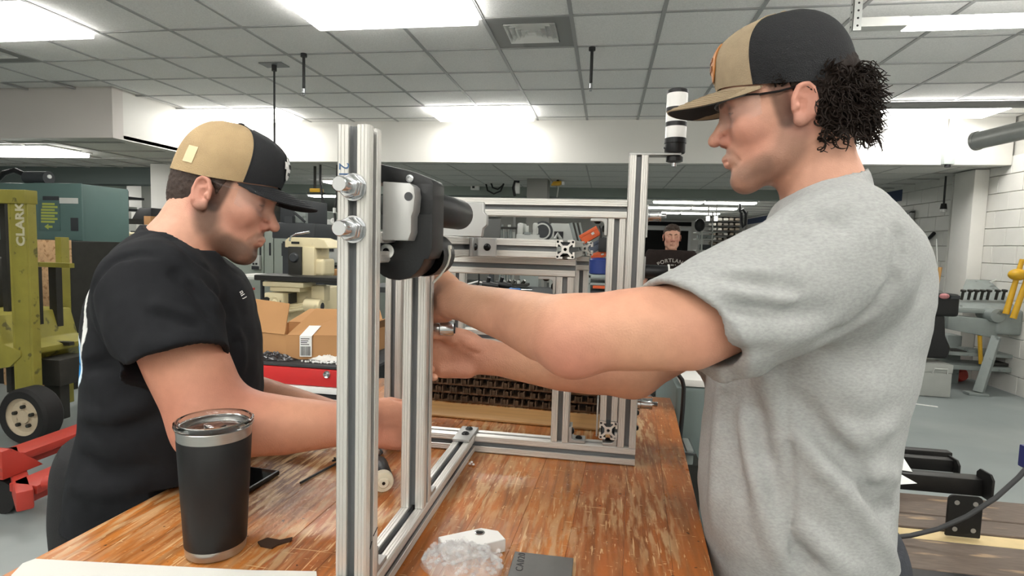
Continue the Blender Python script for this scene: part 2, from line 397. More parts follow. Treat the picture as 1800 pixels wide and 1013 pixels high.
# grey pipe and round duct at the right, plug box on the soffit
t = thing('ceiling_pipe', 'grey pipe running across below the ceiling in front of the right light', 'pipe', (3.6, 6.2, 2.93))
a0 = aty(1535, 186, 6.2); MB().cyl((a0.x-.2-3.6, 0, a0.z-2.93), (4.38-3.6, 0, a0.z-2.93), .035, n=16).build('pipe', mat('pipe_grey', '8B8B8A', .4, .3), t)
a0 = aty(1716, 248, 5.6); t = thing('round_duct', 'galvanised round duct entering at the upper right edge', 'duct', tuple(a0))
b0 = aty(1812, 226, 5.2); d = b0-a0
MB().tube([(0, 0, 0), d*.3, d*.7, d*((XR-.09-a0.x)/d.x)], .075, n=24).build('duct_pipe', mat('duct_zinc', 'A9ABA8', .4, .6, var=.1, vscale=10), t)
MB().tube([d*-.02, d*.05], .082, n=24).build('collar', MATS['duct_zinc'], t)
a0 = aty(1668, 278, YS-.05); t = thing('socket_box', 'grey socket box with conduit at the bottom edge of the white soffit', 'socket', (a0.x, YS, a0.z))
MB().b2((-.055, -.07, -.07), (.055, -.002, .07)).build('box', mat('box_grey', 'A7ADAB', .45), t, bevel=.008)
MB().cyl((0, -.02, .07), (0, -.02, .52), .011, n=10).build('conduit', m_soff, t)
MB().cyl((0, -.035, -.1), (0, -.035, -.07), .03, n=12).build('cord_grip', m_blk, t)
a0 = aty(1662, 320, 8.2); b0 = aty(1658, 372, 8.2)
t = thing('hanging_plug', 'white plug on a black cord hanging in front of the block wall', 'plug', tuple(a0))
MB().cyl((0, 0, ZL-a0.z-.002), (b0-a0)*.75, .012, n=8).build('cord', m_blk, t); MB().tube([(b0-a0)*.73, (b0-a0)*.92], [.03, .04], 12).build('grip', m_blk, t)
MB().tube([(b0-a0)*.92, (b0-a0)*1.02], .035, 12).build('plug_face', m_white, t)
# marks and fittings on the right wall
m_navy = mat('navy_stripe', '3E4A66', .6)
for (u0, va, vb), (u1, vc, vd) in (((1533, 344, 360), (1588, 333, 353)), ((1312, 382, 394), (1500, 350, 366))):
    a0, b0 = atx(u0, va, XR), atx(u1, vc, XR); c0 = atx(u1, vd, XR)
    struct(MB().b2((XR-.0125, a0.y, c0.z), (XR-.0095, b0.y, b0.z)).build('trim_11', m_navy, smooth=0))
a0, b0 = atx(1572, 376, XR), atx(1606, 405, XR)
wn = struct(MB().b2((XR-.02, b0.y, b0.z-.5), (XR-.008, a0.y, a0.z)).build('window_1', mat('window_glass', '3B4145', .1), smooth=0))
f = MB()
for zz in (b0.z-.5, a0.z): f.b2((XR-.06, b0.y-.03, zz-.02), (XR-.02, a0.y+.03, zz+.02))
for y_ in (b0.y, a0.y): f.b2((XR-.06, y_-.03, b0.z-.5), (XR-.02, y_+.03, a0.z))
f.build('window_frame', mat('frame_grey', '9A9B98', .5), wn, smooth=0)
a0 = atx(1680, 330, XR); struct(MB().cyl((XR-.03, a0.y, .2), (XR-.03, a0.y, ZL), .016, n=10).build('trim_12', m_block))
# far wall: dark double doorway with a transom strip
a0, b0 = aty(1125, 405, YF), aty(1210, 405, YF)
dr = struct(MB().b2((a0.x, YF-.03, 0), (b0.x, YF-.004, 2.13)).build('door_1', m_dark, smooth=0))
f = MB(); f.b2((a0.x-.1, YF-.06, 0), (a0.x, YF-.004, 2.25)); f.b2((b0.x, YF-.06, 0), (b0.x+.1, YF-.004, 2.25)); f.b2((a0.x, YF-.06, 2.13), (b0.x, YF-.004, 2.25)); f.build('door_frame', m_white, dr, smooth=0)
struct(MB().b2((a0.x-.4, YF-.02, 2.3), (b0.x+.1, YF-.004, 2.45)).build('trim_13', m_dark, smooth=0))
# ------------------------------------------------------------------ workbench
T = 1.02
def wood_mat():
    m = bpy.data.materials.new('bench_wood'); m.use_nodes = True; nt = m.node_tree; N = nt.nodes; L = nt.links; b = N['Principled BSDF']
    tc = N.new('ShaderNodeTexCoord'); oi = N.new('ShaderNodeObjectInfo')
    def mp(sc, rot=(0, 0, 0)):
        n = N.new('ShaderNodeMapping'); n.inputs['Scale'].default_value = sc; n.inputs['Rotation'].default_value = rot; L.new(tc.outputs['Object'], n.inputs[0]); return n
    def ns(v, s, d=6, dist=0):
        n = N.new('ShaderNodeTexNoise'); n.inputs['Scale'].default_value = s; n.inputs['Detail'].default_value = d; n.inputs['Distortion'].default_value = dist
        L.new(v.outputs[0], n.inputs['Vector']); return n
    def rng(src, a, b_, c=0, d=1):
        r = N.new('ShaderNodeMapRange'); r.inputs[1].default_value = a; r.inputs[2].default_value = b_; r.inputs[3].default_value = c; r.inputs[4].default_value = d
        L.new(src, r.inputs[0]); return r.outputs[0]
    def mix(f, a, c, mode='MIX'):
        x = N.new('ShaderNodeMix'); x.data_type = 'RGBA'; x.blend_type = mode
        if hasattr(f, 'links'): L.new(f, x.inputs[0])
        else: x.inputs[0].default_value = f
        for s, k in ((a, 6), (c, 7)):
            if hasattr(s, 'links'): L.new(s, x.inputs[k])
            else: x.inputs[k].default_value = lin(s)
        return x.outputs[2]
    def mul(a, c):
        x = N.new('ShaderNodeMath'); x.operation = 'MULTIPLY'; L.new(a, x.inputs[0])
        if hasattr(c, 'links'): L.new(c, x.inputs[1])
        else: x.inputs[1].default_value = c
        return x.outputs[0]
    base = mix(rng(oi.outputs['Random'], 0, 1), 'A85E28', 'C27A36')
    g = ns(mp((38, 2.2, 38)), 2.2, 8, .6)
    base = mix(rng(g.outputs[0], .42, .75), base, '7C4A22')
    # worn patches: dark oil stains and bare pale wood
    st = ns(mp((1, .55, 1)), 4.2, 7, .5); base = mix(mul(rng(st.outputs[0], .52, .66), .8), base, '4B2A17')
    bare = ns(mp((1, .5, 1), (0, 0, .25)), 3.1, 8, .4); fine = ns(mp((50, 7, 50), (0, 0, .12)), 2.0, 6)
    base = mix(mul(rng(bare.outputs[0], .46, .62), rng(fine.outputs[0], .46, .58)), base, 'CFAE82')
    for sc_, rz, lo, seed in (((9, 170, 9), .55, .68, 0), ((140, 6, 40), .18, .655, 3), ((170, 10, 40), -.35, .67, 6), ((60, 240, 40), .9, .67, 9), ((260, 30, 60), .05, .64, 12)):
        v = mp(sc_, (0, 0, rz)); v.inputs['Location'].default_value = (seed, seed*2, 0); s_ = ns(v, 1.0, 3)
        base = mix(mul(rng(s_.outputs[0], lo+.012, lo+.045), .75), base, 'DDB98A')
    pit = ns(mp((60, 60, 60)), 1.5, 2); base = mix(mul(rng(pit.outputs[0], .72, .75), .8), base, '2C180E')
    L.new(base, b.inputs['Base Color'])
    rr = ns(mp((3, 3, 3)), 2.5, 6); L.new(rng(rr.outputs[0], .3, .7, .22, .5), b.inputs['Roughness'])
    bp = N.new('ShaderNodeBump'); bp.inputs['Strength'].default_value = .35; bp.inputs['Distance'].default_value = .003
    bn = ns(mp((30, 12, 30)), 3, 6); L.new(bn.outputs[0], bp.inputs['Height']); L.new(bp.outputs[0], b.inputs['Normal'])
    return m
m_wood = wood_mat()
BY0, BY1 = .47, 1.74
def bxr(y): return .165+(y-.792)*.0507
def bxl(y): return -.759+(y-.618)*.04
bench = thing('workbench', 'worn orange-brown wooden workbench carrying the aluminium frame and black tumbler', 'workbench', ((bxr(1)+bxl(1))/2, 1.1, 0))
fr = [0, .075, .165, .245, .335, .42, .505, .60, .685, .775, .865, .94, 1]
for i in range(len(fr)-1):
    def ex(f, y): return bxl(y)+(bxr(y)-bxl(y))*f
    g = .00012; dz = random.uniform(-.0004, 0)
    poly = [(ex(fr[i], BY0)+g, BY0), (ex(fr[i+1], BY0)-g, BY0), (ex(fr[i+1], BY1)-g, BY1), (ex(fr[i], BY1)+g, BY1)]
    MB().prism(poly, T-.045, T+dz, 'z').build('plank', m_wood, bench, bevel=.0005, seg=1, smooth=0, world=True)
m_und = mat('bench_underframe', '5A4632', .6, var=.15, vscale=12, stretch=(1, 1, .2))
for x, y in ((bxl(.6)+.08, .56), (bxr(.6)-.08, .56), (bxl(1.6)+.08, 1.6), (bxr(1.6)-.08, 1.6)):
    MB().box((x, y, (T-.045)/2), (.08, .08, T-.045)).build('leg', m_und, bench, bevel=.004, world=True)
MB().b2((bxl(.6)+.03, .53, T-.16), (bxr(.6)-.03, .56, T-.045)).build('apron', m_und, bench, world=True, smooth=0)
MB().b2((bxl(1.6)+.03, 1.62, T-.16), (bxr(1.6)-.03, 1.65, T-.045)).build('apron', m_und, bench, world=True, smooth=0)
MB().b2((bxl(.6)+.05, .56, .18), (bxr(.6)-.05, 1.62, .21)).build('lower_shelf', m_und, bench, world=True, smooth=0)

# ------------------------------------------------------------------ aluminium T-slot frame
m_alu = mat('satin_aluminium', 'CFCDC8', .36, .55, var=.025, vscale=30, stretch=(8, 8, .6))
m_alu2 = mat('machined_aluminium', 'ABABA9', .42, .7, var=.05, vscale=14)
m_bolt = mat('black_oxide', '121213', .35, .3)
m_steel = mat('bright_steel', 'C4C6C8', .2, .95, var=.05, vscale=20)
m_bplast = mat('black_plastic', '141517', .42, bump=.05, bscale=600)
E_ = .0375
m_slot_shade = mat('slot_shade', '808284', .6, .2)  # shade inside the extrusion slots, put into the colour
def profile():
    h = E_/2; side = []
    def mir(pts): return pts + [(-a, b) for a, b in reversed(pts)]
    half = [(-h+.0022, h), (-.0142, h), (-.0137, h-.0005), (-.0132, h), (-.0100, h), (-.0095, h-.0005), (-.0090, h), (-.0056, h), (-.0049, h-.0008), (-.0049, h-.0042), (-.0095, h-.0042), (-.0095, h-.0062), (-.0045, h-.0112)]
    side = mir(half); out = []
    for k in range(4):
        q = -PI/2*k; c, s = round(math.cos(q)), round(math.sin(q))
        out += [(a*c-b*s, a*s+b*c) for a, b in side]
    return out
PROF = profile()
def ring(r, n=8, cx_=0, cy_=0): return [(cx_+r*math.cos(2*PI*k/n+PI/8), cy_+r*math.sin(2*PI*k/n+PI/8)) for k in range(n)]
def sq(r, cx_, cy_): return [(cx_-r, cy_-r), (cx_+r, cy_-r), (cx_+r, cy_+r), (cx_-r, cy_+r)]
EXT_CACHE = {}
def ext_mesh(L):
    key = round(L, 4)
    if key in EXT_CACHE: return EXT_CACHE[key]
    hh = E_/2-.0040
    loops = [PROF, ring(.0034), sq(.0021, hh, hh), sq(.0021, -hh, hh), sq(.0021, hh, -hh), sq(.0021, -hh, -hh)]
    bm = bmesh.new()
    for z in (0, L):
        ed = []
        for lp in loops:
            v = [bm.verts.new((a, b, z)) for a, b in lp]
            ed += [bm.edges.new((v[i], v[(i+1) % len(v)])) for i in range(len(v))]
        bmesh.ops.triangle_fill(bm, edges=ed, use_beauty=True)
    bm.verts.ensure_lookup_table(); n = len(bm.verts)//2; o = 0
    for lp in loops:
        k = len(lp)
        for i in range(k):
            fc = bm.faces.new((bm.verts[o+i], bm.verts[o+(i+1) % k], bm.verts[n+o+(i+1) % k], bm.verts[n+o+i]))
            (a0, b0), (a1, b1) = lp[i], lp[(i+1) % k]
            if o or max(abs(a0), abs(b0), abs(a1), abs(b1)) < E_/2-.004: fc.material_index = 1      # slot and bore walls coloured darker to stand in for shade
        o += k
    bmesh.ops.recalc_face_normals(bm, faces=bm.faces)
    me = bpy.data.meshes.new('extrusion'); bm.to_mesh(me); bm.free(); me.materials.append(m_alu); me.materials.append(m_slot_shade)
    me.polygons.foreach_set('use_smooth', [False]*len(me.polygons))
    EXT_CACHE[key] = me; return me
MO = Vector((-.28, 1.15, T))
mach = thing('aluminium_frame', 'slotted aluminium extrusion machine frame with black gear motor on the workbench', 'machine frame', tuple(MO))
def ext(name, axis, c, a0, a1):     # c: centre of the cross-section in the two other axes
    o = bpy.data.objects.new(name, ext_mesh(a1-a0)); COL.objects.link(o); o.parent = mach; ORG[o.name] = MO
    if axis == 'z': o.location = Vector((c[0], c[1], a0))-MO
    if axis == 'y': o.location = Vector((c[0], a0, c[1]))-MO; o.rotation_euler = (-PI/2, 0, 0)
    if axis == 'x': o.location = Vector((a0, c[0], c[1]))-MO; o.rotation_euler = (0, PI/2, 0)
    return o
h = E_/2; G = .0004
XA = -.2805                                    # plane of the near frame (posts 1 and 2)
ZB = T+h+.0006; TB = T+E_+.001                 # base rails
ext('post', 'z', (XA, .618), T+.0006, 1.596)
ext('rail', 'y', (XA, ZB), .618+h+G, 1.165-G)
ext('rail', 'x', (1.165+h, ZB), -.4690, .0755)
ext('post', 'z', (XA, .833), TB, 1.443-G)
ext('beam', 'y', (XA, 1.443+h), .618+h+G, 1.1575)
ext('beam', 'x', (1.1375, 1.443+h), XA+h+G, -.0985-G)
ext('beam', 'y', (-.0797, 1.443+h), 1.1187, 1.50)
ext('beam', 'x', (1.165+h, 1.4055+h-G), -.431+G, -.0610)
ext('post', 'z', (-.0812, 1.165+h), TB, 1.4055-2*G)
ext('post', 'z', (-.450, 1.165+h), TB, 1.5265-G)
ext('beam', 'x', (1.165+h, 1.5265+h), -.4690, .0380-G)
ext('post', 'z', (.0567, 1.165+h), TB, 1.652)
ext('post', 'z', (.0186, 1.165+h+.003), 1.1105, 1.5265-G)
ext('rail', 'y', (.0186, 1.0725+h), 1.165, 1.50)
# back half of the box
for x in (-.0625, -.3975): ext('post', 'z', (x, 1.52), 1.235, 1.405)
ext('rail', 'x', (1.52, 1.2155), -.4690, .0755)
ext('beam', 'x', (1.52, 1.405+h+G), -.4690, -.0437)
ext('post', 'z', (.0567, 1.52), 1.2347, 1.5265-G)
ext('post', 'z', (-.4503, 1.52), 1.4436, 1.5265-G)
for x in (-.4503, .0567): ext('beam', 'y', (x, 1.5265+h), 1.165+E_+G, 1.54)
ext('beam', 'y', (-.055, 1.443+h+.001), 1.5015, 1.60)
# corner brackets
def bolt(parent, p, d, r=.0075, hgt=.0045, name='bolt'):
    d = Vector(d); z = d.normalized(); M = frame(p, z.orthogonal(), z)
    mb = MB().lathe([(r*.3, hgt), (r*.28, hgt*.55), (r*.42, hgt*.55), (r*.5, hgt), (r*.85, hgt*.6), (r, 0), (r*.9, -.0005)], 18, M)
    return mb.build(name, m_bolt, parent, world=True)
def bracket(c, a, b, s=.034, wd=.034, t=.006, nm='corner_bracket', bolts=True):
    # inside corner at c with legs along unit axes a and b
    a, b = Vector(a), Vector(b); n = a.cross(b); c = Vector(c)
    pl = [(0, 0), (s, 0), (s, t), (t+.006, t), (t+.002, t+.002), (t, t+.006), (t, s), (0, s)]
    mb = MB(); vs_ = [c+a*p+b*q+n*(sgn*wd/2) for sgn in (-1, 1) for p, q in pl]; k = len(pl)
    mb.add(vs_, [(i, (i+1) % k, k+(i+1) % k, k+i) for i in range(k)]+[tuple(range(k))[::-1], tuple(range(k, 2*k))])
    o = mb.build(nm, m_alu2, mach, bevel=.0008, seg=1, world=True)
    if bolts: bolt(o, c+a*(s*.6)+b*t, b); bolt(o, c+b*(s*.6)+a*t, a)
    return o
bracket((XA, .618+h+2*G, TB), (0, 1, 0), (0, 0, 1))
bracket((XA, .833+h+2*G, TB), (0, 1, 0), (0, 0, 1))
bracket((-.0812+h+G, 1.165+h, TB), (1, 0, 0), (0, 0, 1))
bracket((XA+h+G, 1.1185, 1.443+h), (1, 0, 0), (0, -1, 0), s=.045, wd=.0365, t=.007)
bracket((-.0002, 1.165+h, 1.5262), (-1, 0, 0), (0, 0, -1), t=.006)
bracket((-.0812-h-G, 1.165+h, 1.4048), (-1, 0, 0), (0, 0, -1), s=.036)
bracket((.0567-h-G, 1.165+h, TB), (-1, 0, 0), (0, 0, 1), s=.03)
p = MB().b2((XA-.0175, .5935, T+.004), (XA+.0175, .5989, T+.052)).build('foot_plate', m_alu2, mach, bevel=.002, world=True); bolt(p, (XA-.001, .5935, T+.026), (0, -1, 0), .0088, .006)
MB().cyl((XA-.0178, .5945, T+.053), (XA+.0178, .5945, T+.053), .0045, n=14).build('foot_plate_lip', m_alu2, mach, world=True)
p = MB().b2((XA-.0185, 1.115, TB+.0002), (XA+.0185, 1.2005, TB+.006)).build('joining_plate', m_alu2, mach, bevel=.0015, world=True)
for yy in (1.150, 1.183): bolt(p, (XA+.001, yy, TB+.006), (0, 0, 1), .0085)
MB().b2((-.0065, 1.17, 1.075), (-.0025, 1.20, 1.155)).build('side_plate', m_alu2, mach, bevel=.001, world=True)
# bolts through the tall post: stud, nut and washer
def hexnut(parent, p, r, hgt, name='nut'):
    pl = [(p[0]+r*math.cos(PI/3*k+.3), p[2]+r*math.sin(PI/3*k+.3)) for k in range(6)]
    return MB().prism(pl, p[1]-hgt, p[1], 'y').build(name, m_steel, parent, bevel=.0008, seg=1, world=True)
for z in (1.5275, 1.4810):
    s_ = MB().lathe([(.0078, 0), (.0085, -.001), (.0085, -.034), (.0075, -.0352), (.0, -.0352)], 20, frame((XA+.002, .598, z), (1, 0, 0), (0, 1, 0)), close=False).build('stud', m_steel, mach, world=True)
    MB().cyl((XA+.002, .5985, z), (XA+.002, .5968, z), .0152, n=28).build('washer', m_steel, s_, world=True)
    hexnut(s_, (XA+.002, .5967, z), .0138, .0105); hexnut(s_, (XA+.002, .586, z), .0128, .0045, 'lock_nut')
m_ink = mat('blue_ink', '3A5C86', .6); m_pen = mat('pen_ink', '2A2A2C', .6)
mk = text_mesh('21', .017, .0001, Matrix.Translation((XA-.0105, .59905, 1.546)) @ Matrix.Rotation(PI/2, 4, 'X') @ Matrix.Rotation(-PI/2, 4, 'Z'))
mk.build('pen_number', m_ink, mach, smooth=0, world=True)
MB().tube([(XA+h+.0003, .612, 1.105), (XA+h+.0003, .6175, 1.112)], .0006, 5).tube([(XA+h+.0003, .622, 1.116), (XA+h+.0003, .634, 1.121)], .0006, 5).build('pen_line', m_pen, mach, world=True)
# gear motor: aluminium block, C-shaped gearbox, two tubes
blk_ = [(-.2618, 1.4700), (-.2300, 1.4700), (-.2290, 1.4730), (-.2265, 1.4800), (-.2265, 1.4990), (-.2240, 1.5050), (-.2225, 1.5220), (-.2240, 1.5330), (-.2290, 1.5370), (-.2618, 1.5385)]
mb_ = MB().prism([(x-.0000, z) for x, z in blk_], .6402, .6650).build('motor_mount_block', m_alu2, mach, bevel=.0012, world=True)
MB().cyl((-.2300, .6398, 1.5215), (-.2300, .6420, 1.5215), .0052, n=16).build('bore', mat('bore_grey', '4A4B4D', .4, .5), mb_, world=True)
def arc(cx_, cz_, r, a0, a1, n): return [(cx_+r*math.cos(math.radians(a0+(a1-a0)*i/(n-1))), cz_+r*math.sin(math.radians(a0+(a1-a0)*i/(n-1)))) for i in range(n)]
body = [(-.300, 1.5470)] + arc(-.278, 1.5390, .0235, 130, 70, 8) + [(-.2420, 1.5555), (-.2290, 1.5520), (-.2120, 1.5450), (-.2085, 1.5400), (-.2085, 1.4600), (-.2130, 1.4480)] \
    + arc(-.2535, 1.4580, .0370, -15, -165, 14) + [(-.291, 1.4640), (-.2570, 1.4655), (-.2550, 1.4720), (-.2535, 1.4880), (-.2490, 1.4990), (-.2440, 1.5060), (-.2400, 1.5150), (-.2400, 1.5280), (-.2440, 1.5350), (-.2560, 1.5390), (-.2800, 1.5400), (-.2950, 1.5400)]
gb = MB().prism(body, .6660, .7150).build('gear_motor', m_bplast, mach, bevel=.0022, seg=2, world=True)
MB().b2((-.2315, .6655, 1.5010), (-.2090, .7160, 1.5400)).build('gearbox_rib', m_bplast, gb, bevel=.003, world=True)
MB().lathe([(.0205, 0), (.0238, .004), (.0238, .175), (.0225, .180), (0, .180)], 32, frame((-.2360, .716, 1.5140), (1, 0, 0), (0, 1, 0)), close=False).build('motor_tube', m_bplast, gb, world=True)
MB().lathe([(.0280, 0), (.0285, .006), (.0285, .052), (.026, .056), (0, .056)], 32, frame((-.2360, .716, 1.4520), (1, 0, 0), (0, 1, 0)), close=False).build('output_housing', m_bplast, gb, world=True)
for x, z in ((-.2375, 1.5450), (-.2375, 1.5030)):
    s_ = MB().lathe([(.0048, 0), (.0048, .0022), (.0034, .003), (.0024, .003), (.002, .0014), (0, .0014)], 16, frame((x, .6658, z), (1, 0, 0), (0, -1, 0)), close=False).build('screw', m_steel, gb, world=True)
MB().lathe([(.0092, 0), (.0092, .0012), (.0084, .0018), (.0042, .0018), (.004, .001), (0, .001)], 24, frame((-.2660, .6658, 1.4565), (1, 0, 0), (0, -1, 0)), close=False).build('white_washer', m_white, gb, world=True)
MB().lathe([(.0038, .0019), (.0038, .004), (.0022, .004), (.002, .0024), (0, .0024)], 16, frame((-.2660, .6658, 1.4565), (1, 0, 0), (0, -1, 0)), close=False).build('screw', m_bolt, gb, world=True)
a0 = aty(757, 497, .74); b0 = aty(783, 440, .735); c0 = aty(774, 432, .735)
MB().tube([Vector((-.2066, .735, 1.462)), Vector((-.2058, .737, 1.452)), Vector((-.2090, .738, 1.440)), Vector((-.2190, .739, 1.425)), Vector((-.2300, .742, 1.414))], .0016, 8).build('cable_tie', mat('tie_white', 'C9C7BE', .5), gb, world=True)
MB().b2((-.2070, .7300, 1.4605), (-.2035, .7380, 1.4655)).build('tie_head', MATS['tie_white'], gb, bevel=.0008, world=True)
pl = [(-.312, 1.4812), (-.228, 1.4812), (-.226, 1.497), (-.219, 1.503), (-.219, 1.520), (-.226, 1.527), (-.226, 1.5450), (-.258, 1.5450), (-.262, 1.512), (-.266, 1.5035), (-.283, 1.5035), (-.285, 1.512), (-.312, 1.512)]
MB().prism(pl, 1.03, 1.045).build('mounting_plate', m_alu2, mach, bevel=.001, seg=1, world=True)
# signal lamp on a flat arm, shaft fittings on the right post
MB().b2((.0375, 1.168, 1.6522), (.137, 1.199, 1.6572)).build('lamp_arm', m_alu2, mach, bevel=.001, seg=1, world=True)
bx, by = .126, 1.183
sl = MB().lathe([(.0185, 1.6574), (.0200, 1.660), (.0200, 1.676), (.0215, 1.677), (.0215, 1.6865), (.0205, 1.6868)], 28, TR((bx, by, 0))).build('signal_lamp', m_bplast, mach, world=True)
m_lens = mat('white_lens', 'E9E9E6', .25, trans=0)
for k, (z0, z1) in enumerate(((1.687, 1.709), (1.718, 1.737), (1.746, 1.773))):
    MB().lathe([(.0203, z0), (.0203, z1)], 28, TR((bx, by, 0))).build('lens', m_lens, sl, world=True)
for z0, z1 in ((1.7091, 1.7179), (1.7371, 1.7459)): MB().lathe([(.0207, z0), (.0207, z1)], 28, TR((bx, by, 0))).build('band', m_bplast, sl, world=True)
MB().lathe([(.0206, 1.7731), (.0206, 1.779), (.017, 1.7815), (0, 1.7815)], 28, TR((bx, by, 0)), close=False).build('cap', m_bplast, sl, world=True)
MB().lathe([(.0125, 1.6405), (.0165, 1.642), (.0165, 1.650), (.014, 1.6521)], 24, TR((bx, by, 0))).build('lock_ring', m_bplast, sl, world=True)
MB().cyl((bx, by, 1.632), (bx, by, 1.6404), .0042, n=12).build('cable_stub', m_steel, sl, world=True)
MB().cyl((bx-.019, by-.006, 1.667), (bx-.0235, by-.008, 1.667), .002, n=8).build('set_screw', m_steel, sl, world=True)
xr = .0756
def fitting(y, z, sc=1, mt=None, nm='shaft_fitting'):
    f = MB(); M = frame((xr, y, z), (0, 1, 0), (1, 0, 0))
    f.lathe([(.0132*sc, .0005), (.0132*sc, .006), (.011*sc, .007), (.011*sc, .024), (.0118*sc, .025), (.0118*sc, .030), (.005*sc, .031), (.005*sc, .040), (.0045*sc, .041)], 22, M)
    return f.build(nm, mt or m_steel, mach, world=True)
MB().b2((xr, 1.170, 1.490), (xr+.004, 1.200, 1.556)).build('end_plate', m_alu2, mach, bevel=.0008, seg=1, world=True)
fitting(1.186, 1.5345); fitting(1.186, 1.148)
MB().b2((xr, 1.170, 1.405), (xr+.003, 1.198, 1.452)).build('end_plate', m_alu2, mach, bevel=.0008, seg=1, world=True)
o = MB().lathe([(.0125, .003), (.0130, .005), (.0130, .046), (.0115, .048)], 22, frame((xr, 1.186, 1.4225), (0, 1, 0), (1, 0, 0))).build('black_sensor', m_bplast, mach, world=True)
MB().lathe([(.0150, .048), (.0150, .051), (.006, .0515), (.006, .060), (.005, .061)], 22, frame((xr, 1.186, 1.4225), (0, 1, 0), (1, 0, 0))).build('sensor_cap', m_white, o, world=True)
for z in (1.128, 1.096): bolt(mach, (xr+.0005, 1.1835, z), (1, 0, 0), .006)

# ------------------------------------------------------------------ things on the bench
p = atz(380, 967, T)
t = thing('tumbler', 'tall black steel tumbler with clear lid on the workbench edge', 'tumbler', tuple(p+Vector((0, 0, .0012))))
m_tb = mat('tumbler_black', '0C0C0E', .5, bump=.06, bscale=900)
m_br = mat('brushed_steel', 'B9B7B3', .3, .95, var=.08, vscale=40, stretch=(1, 1, 30))
R0, R1, HT = .0395, .0490, .196
def rr(z): return R0+(R1-R0)*z/HT
MB().lathe([(rr(.014), .0142), (rr(.014)+.0004, .015), (rr(.168)+.0004, .1665), (rr(.168), .1675)], 64, TR()).build('body', m_tb, t)
MB().lathe([(R0-.004, 0), (R0-.0008, .001), (R0, .003), (rr(.014), .0141)], 64, TR()).build('steel_base', m_br, t)
MB().lathe([(rr(.168), .1676), (rr(.182)+.0003, .1815), (rr(.182)-.001, .1825), (rr(.182)-.0035, .1825), (rr(.16)-.004, .150)], 64, TR(), close=False).build('steel_rim', m_br, t)
MB().cyl((0, 0, .150), (0, 0, .156), rr(.155)-.0041, n=48).build('drink', mat('dark_drink', '0A0806', .1), t)
m_lid = mat('clear_lid', 'F2F4F4', .03, trans=1.0, ior=1.42)
rl = R1+.0012
lid = MB().lathe([(rl-.0042, .1745), (rl-.0042, .1827), (rl, .1830), (rl+.0012, .186), (rl+.0008, .1905), (rl-.002, .192), (rl-.0045, .1905), (rl-.007, .182), (rl-.010, .1785), (0, .1785), (0, .1765), (rl-.012, .1765), (rl-.0075, .1745)], 64, TR(), close=False).build('lid', m_lid, t)
MB().b2((-.012, -.026, .1787), (.012, .012, .1835), TR(rz=.9)).build('slider', m_lid, lid, bevel=.002)
a0 = atz(492, 836, T); b0 = atz(440, 868, T)
d = (b0-a0).normalized(); ang = math.atan2(d.y, d.x)
cen = a0 + d*.072 + Vector((-d.y, d.x, 0))*-.036
t = thing('smartphone', 'black smartphone lying on the bench behind the black tumbler', 'phone', (cen.x, cen.y, T+.0008), ang)
MB().b2((-.073, -.0355, 0), (.073, .0355, .0088)).build('case', mat('phone_case', '0E0F10', .35), t, bevel=.003, seg=3)
MB().b2((-.068, -.031, .0089), (.068, .031, .0093)).build('screen', mat('phone_screen', '07080A', .06), t, smooth=0)
def rod(name, label, cat, pts, r, m, n=8, group=None):
    p0 = Vector(pts[0]); t = thing(name, label, cat, tuple(p0), 0, group)
    MB().tube([Vector(q)-p0 for q in pts], r, n).build('bar', m, t); return t
A = lambda u, v, z=.003: atz(u, v, T)+Vector((0, 0, z))
rod('hex_key', 'long black hex key lying left of the tall aluminium post', 'hex key', [A(528, 852), A(560, 834), A(596, 815), A(588, 808)], .0022, m_bolt, 6)
rod('hex_key', 'short black hex key behind the tall aluminium post', 'hex key', [A(640, 838), A(664, 806), A(672, 798), A(668, 792)], .0025, m_bolt, 6)
rod('metal_pin', 'small dark pin lying by the post and the left hand', 'pin', [A(584, 813), A(612, 806), A(680, 816)], .002, m_bolt, 6)
# roller with a cream end
p = atz(673, 866, T); q = atz(655, 812, T); d = (q-p); d.z = 0; d.normalize()
t = thing('roller', 'black roller with cream plastic end behind the tall post', 'roller', (p.x, p.y, T+.0202), math.atan2(d.y, d.x))
M = TR(ry=PI/2)
MB().lathe([(.0185, .008), (.0195, .01), (.0195, .075), (.0185, .077)], 30, M).build('black_sleeve', m_bplast, t)
MB().lathe([(.0175, -.004), (.0190, -.002), (.0190, .0078)], 30, M).build('cream_end', mat('cream_plastic', 'D9D2BC', .45), t)
MB().lathe([(.0085, -.009), (.0095, -.008), (.0095, -.0041)], 24, M).build('hub', MATS['cream_plastic'], t)
MB().lathe([(.003, -.0098), (.003, -.0091)], 12, M).build('bore', m_bolt, t)
# wrapped aluminium block
p0 = atz(770, 944, T+.02); p1 = atz(846, 928, T+.02); p2 = atz(869, 946, T+.02)
cen = atz(818, 960, T); ex_ = (p1-p0); ang = math.atan2(ex_.y, ex_.x); L_ = ex_.length
t = thing('drilled_block', 'white metal block with a drilled hole under bubble wrap', 'block', (p0.x, p0.y, T+.001), ang)
pl = [(0, 0), (L_, 0), (L_+.020, -.018), (L_+.02, -.045), (0, -.045)]
b_ = MB().prism(pl, 0, .019, 'z').build('block', mat('white_metal', 'DAD9D6', .4, .2), t, bevel=.001, seg=1)
MB().lathe([(.0055, .0191), (.0078, .0191), (.0078, .0196), (.0058, .0202), (.0050, .0192)], 20, TR((L_*.88, -.013, 0))).build('hole_rim', m_steel, t)
MB().cyl((L_*.88, -.013, .0188), (L_*.88, -.013, .0194), .0052, n=16).build('hole', m_dark, t)
p = atz(812, 985, T+.012)
t = thing('bubble_wrap', 'crumpled clear bubble wrap on the bench front beside the post', 'bubble wrap', (p.x, p.y, T+.001))
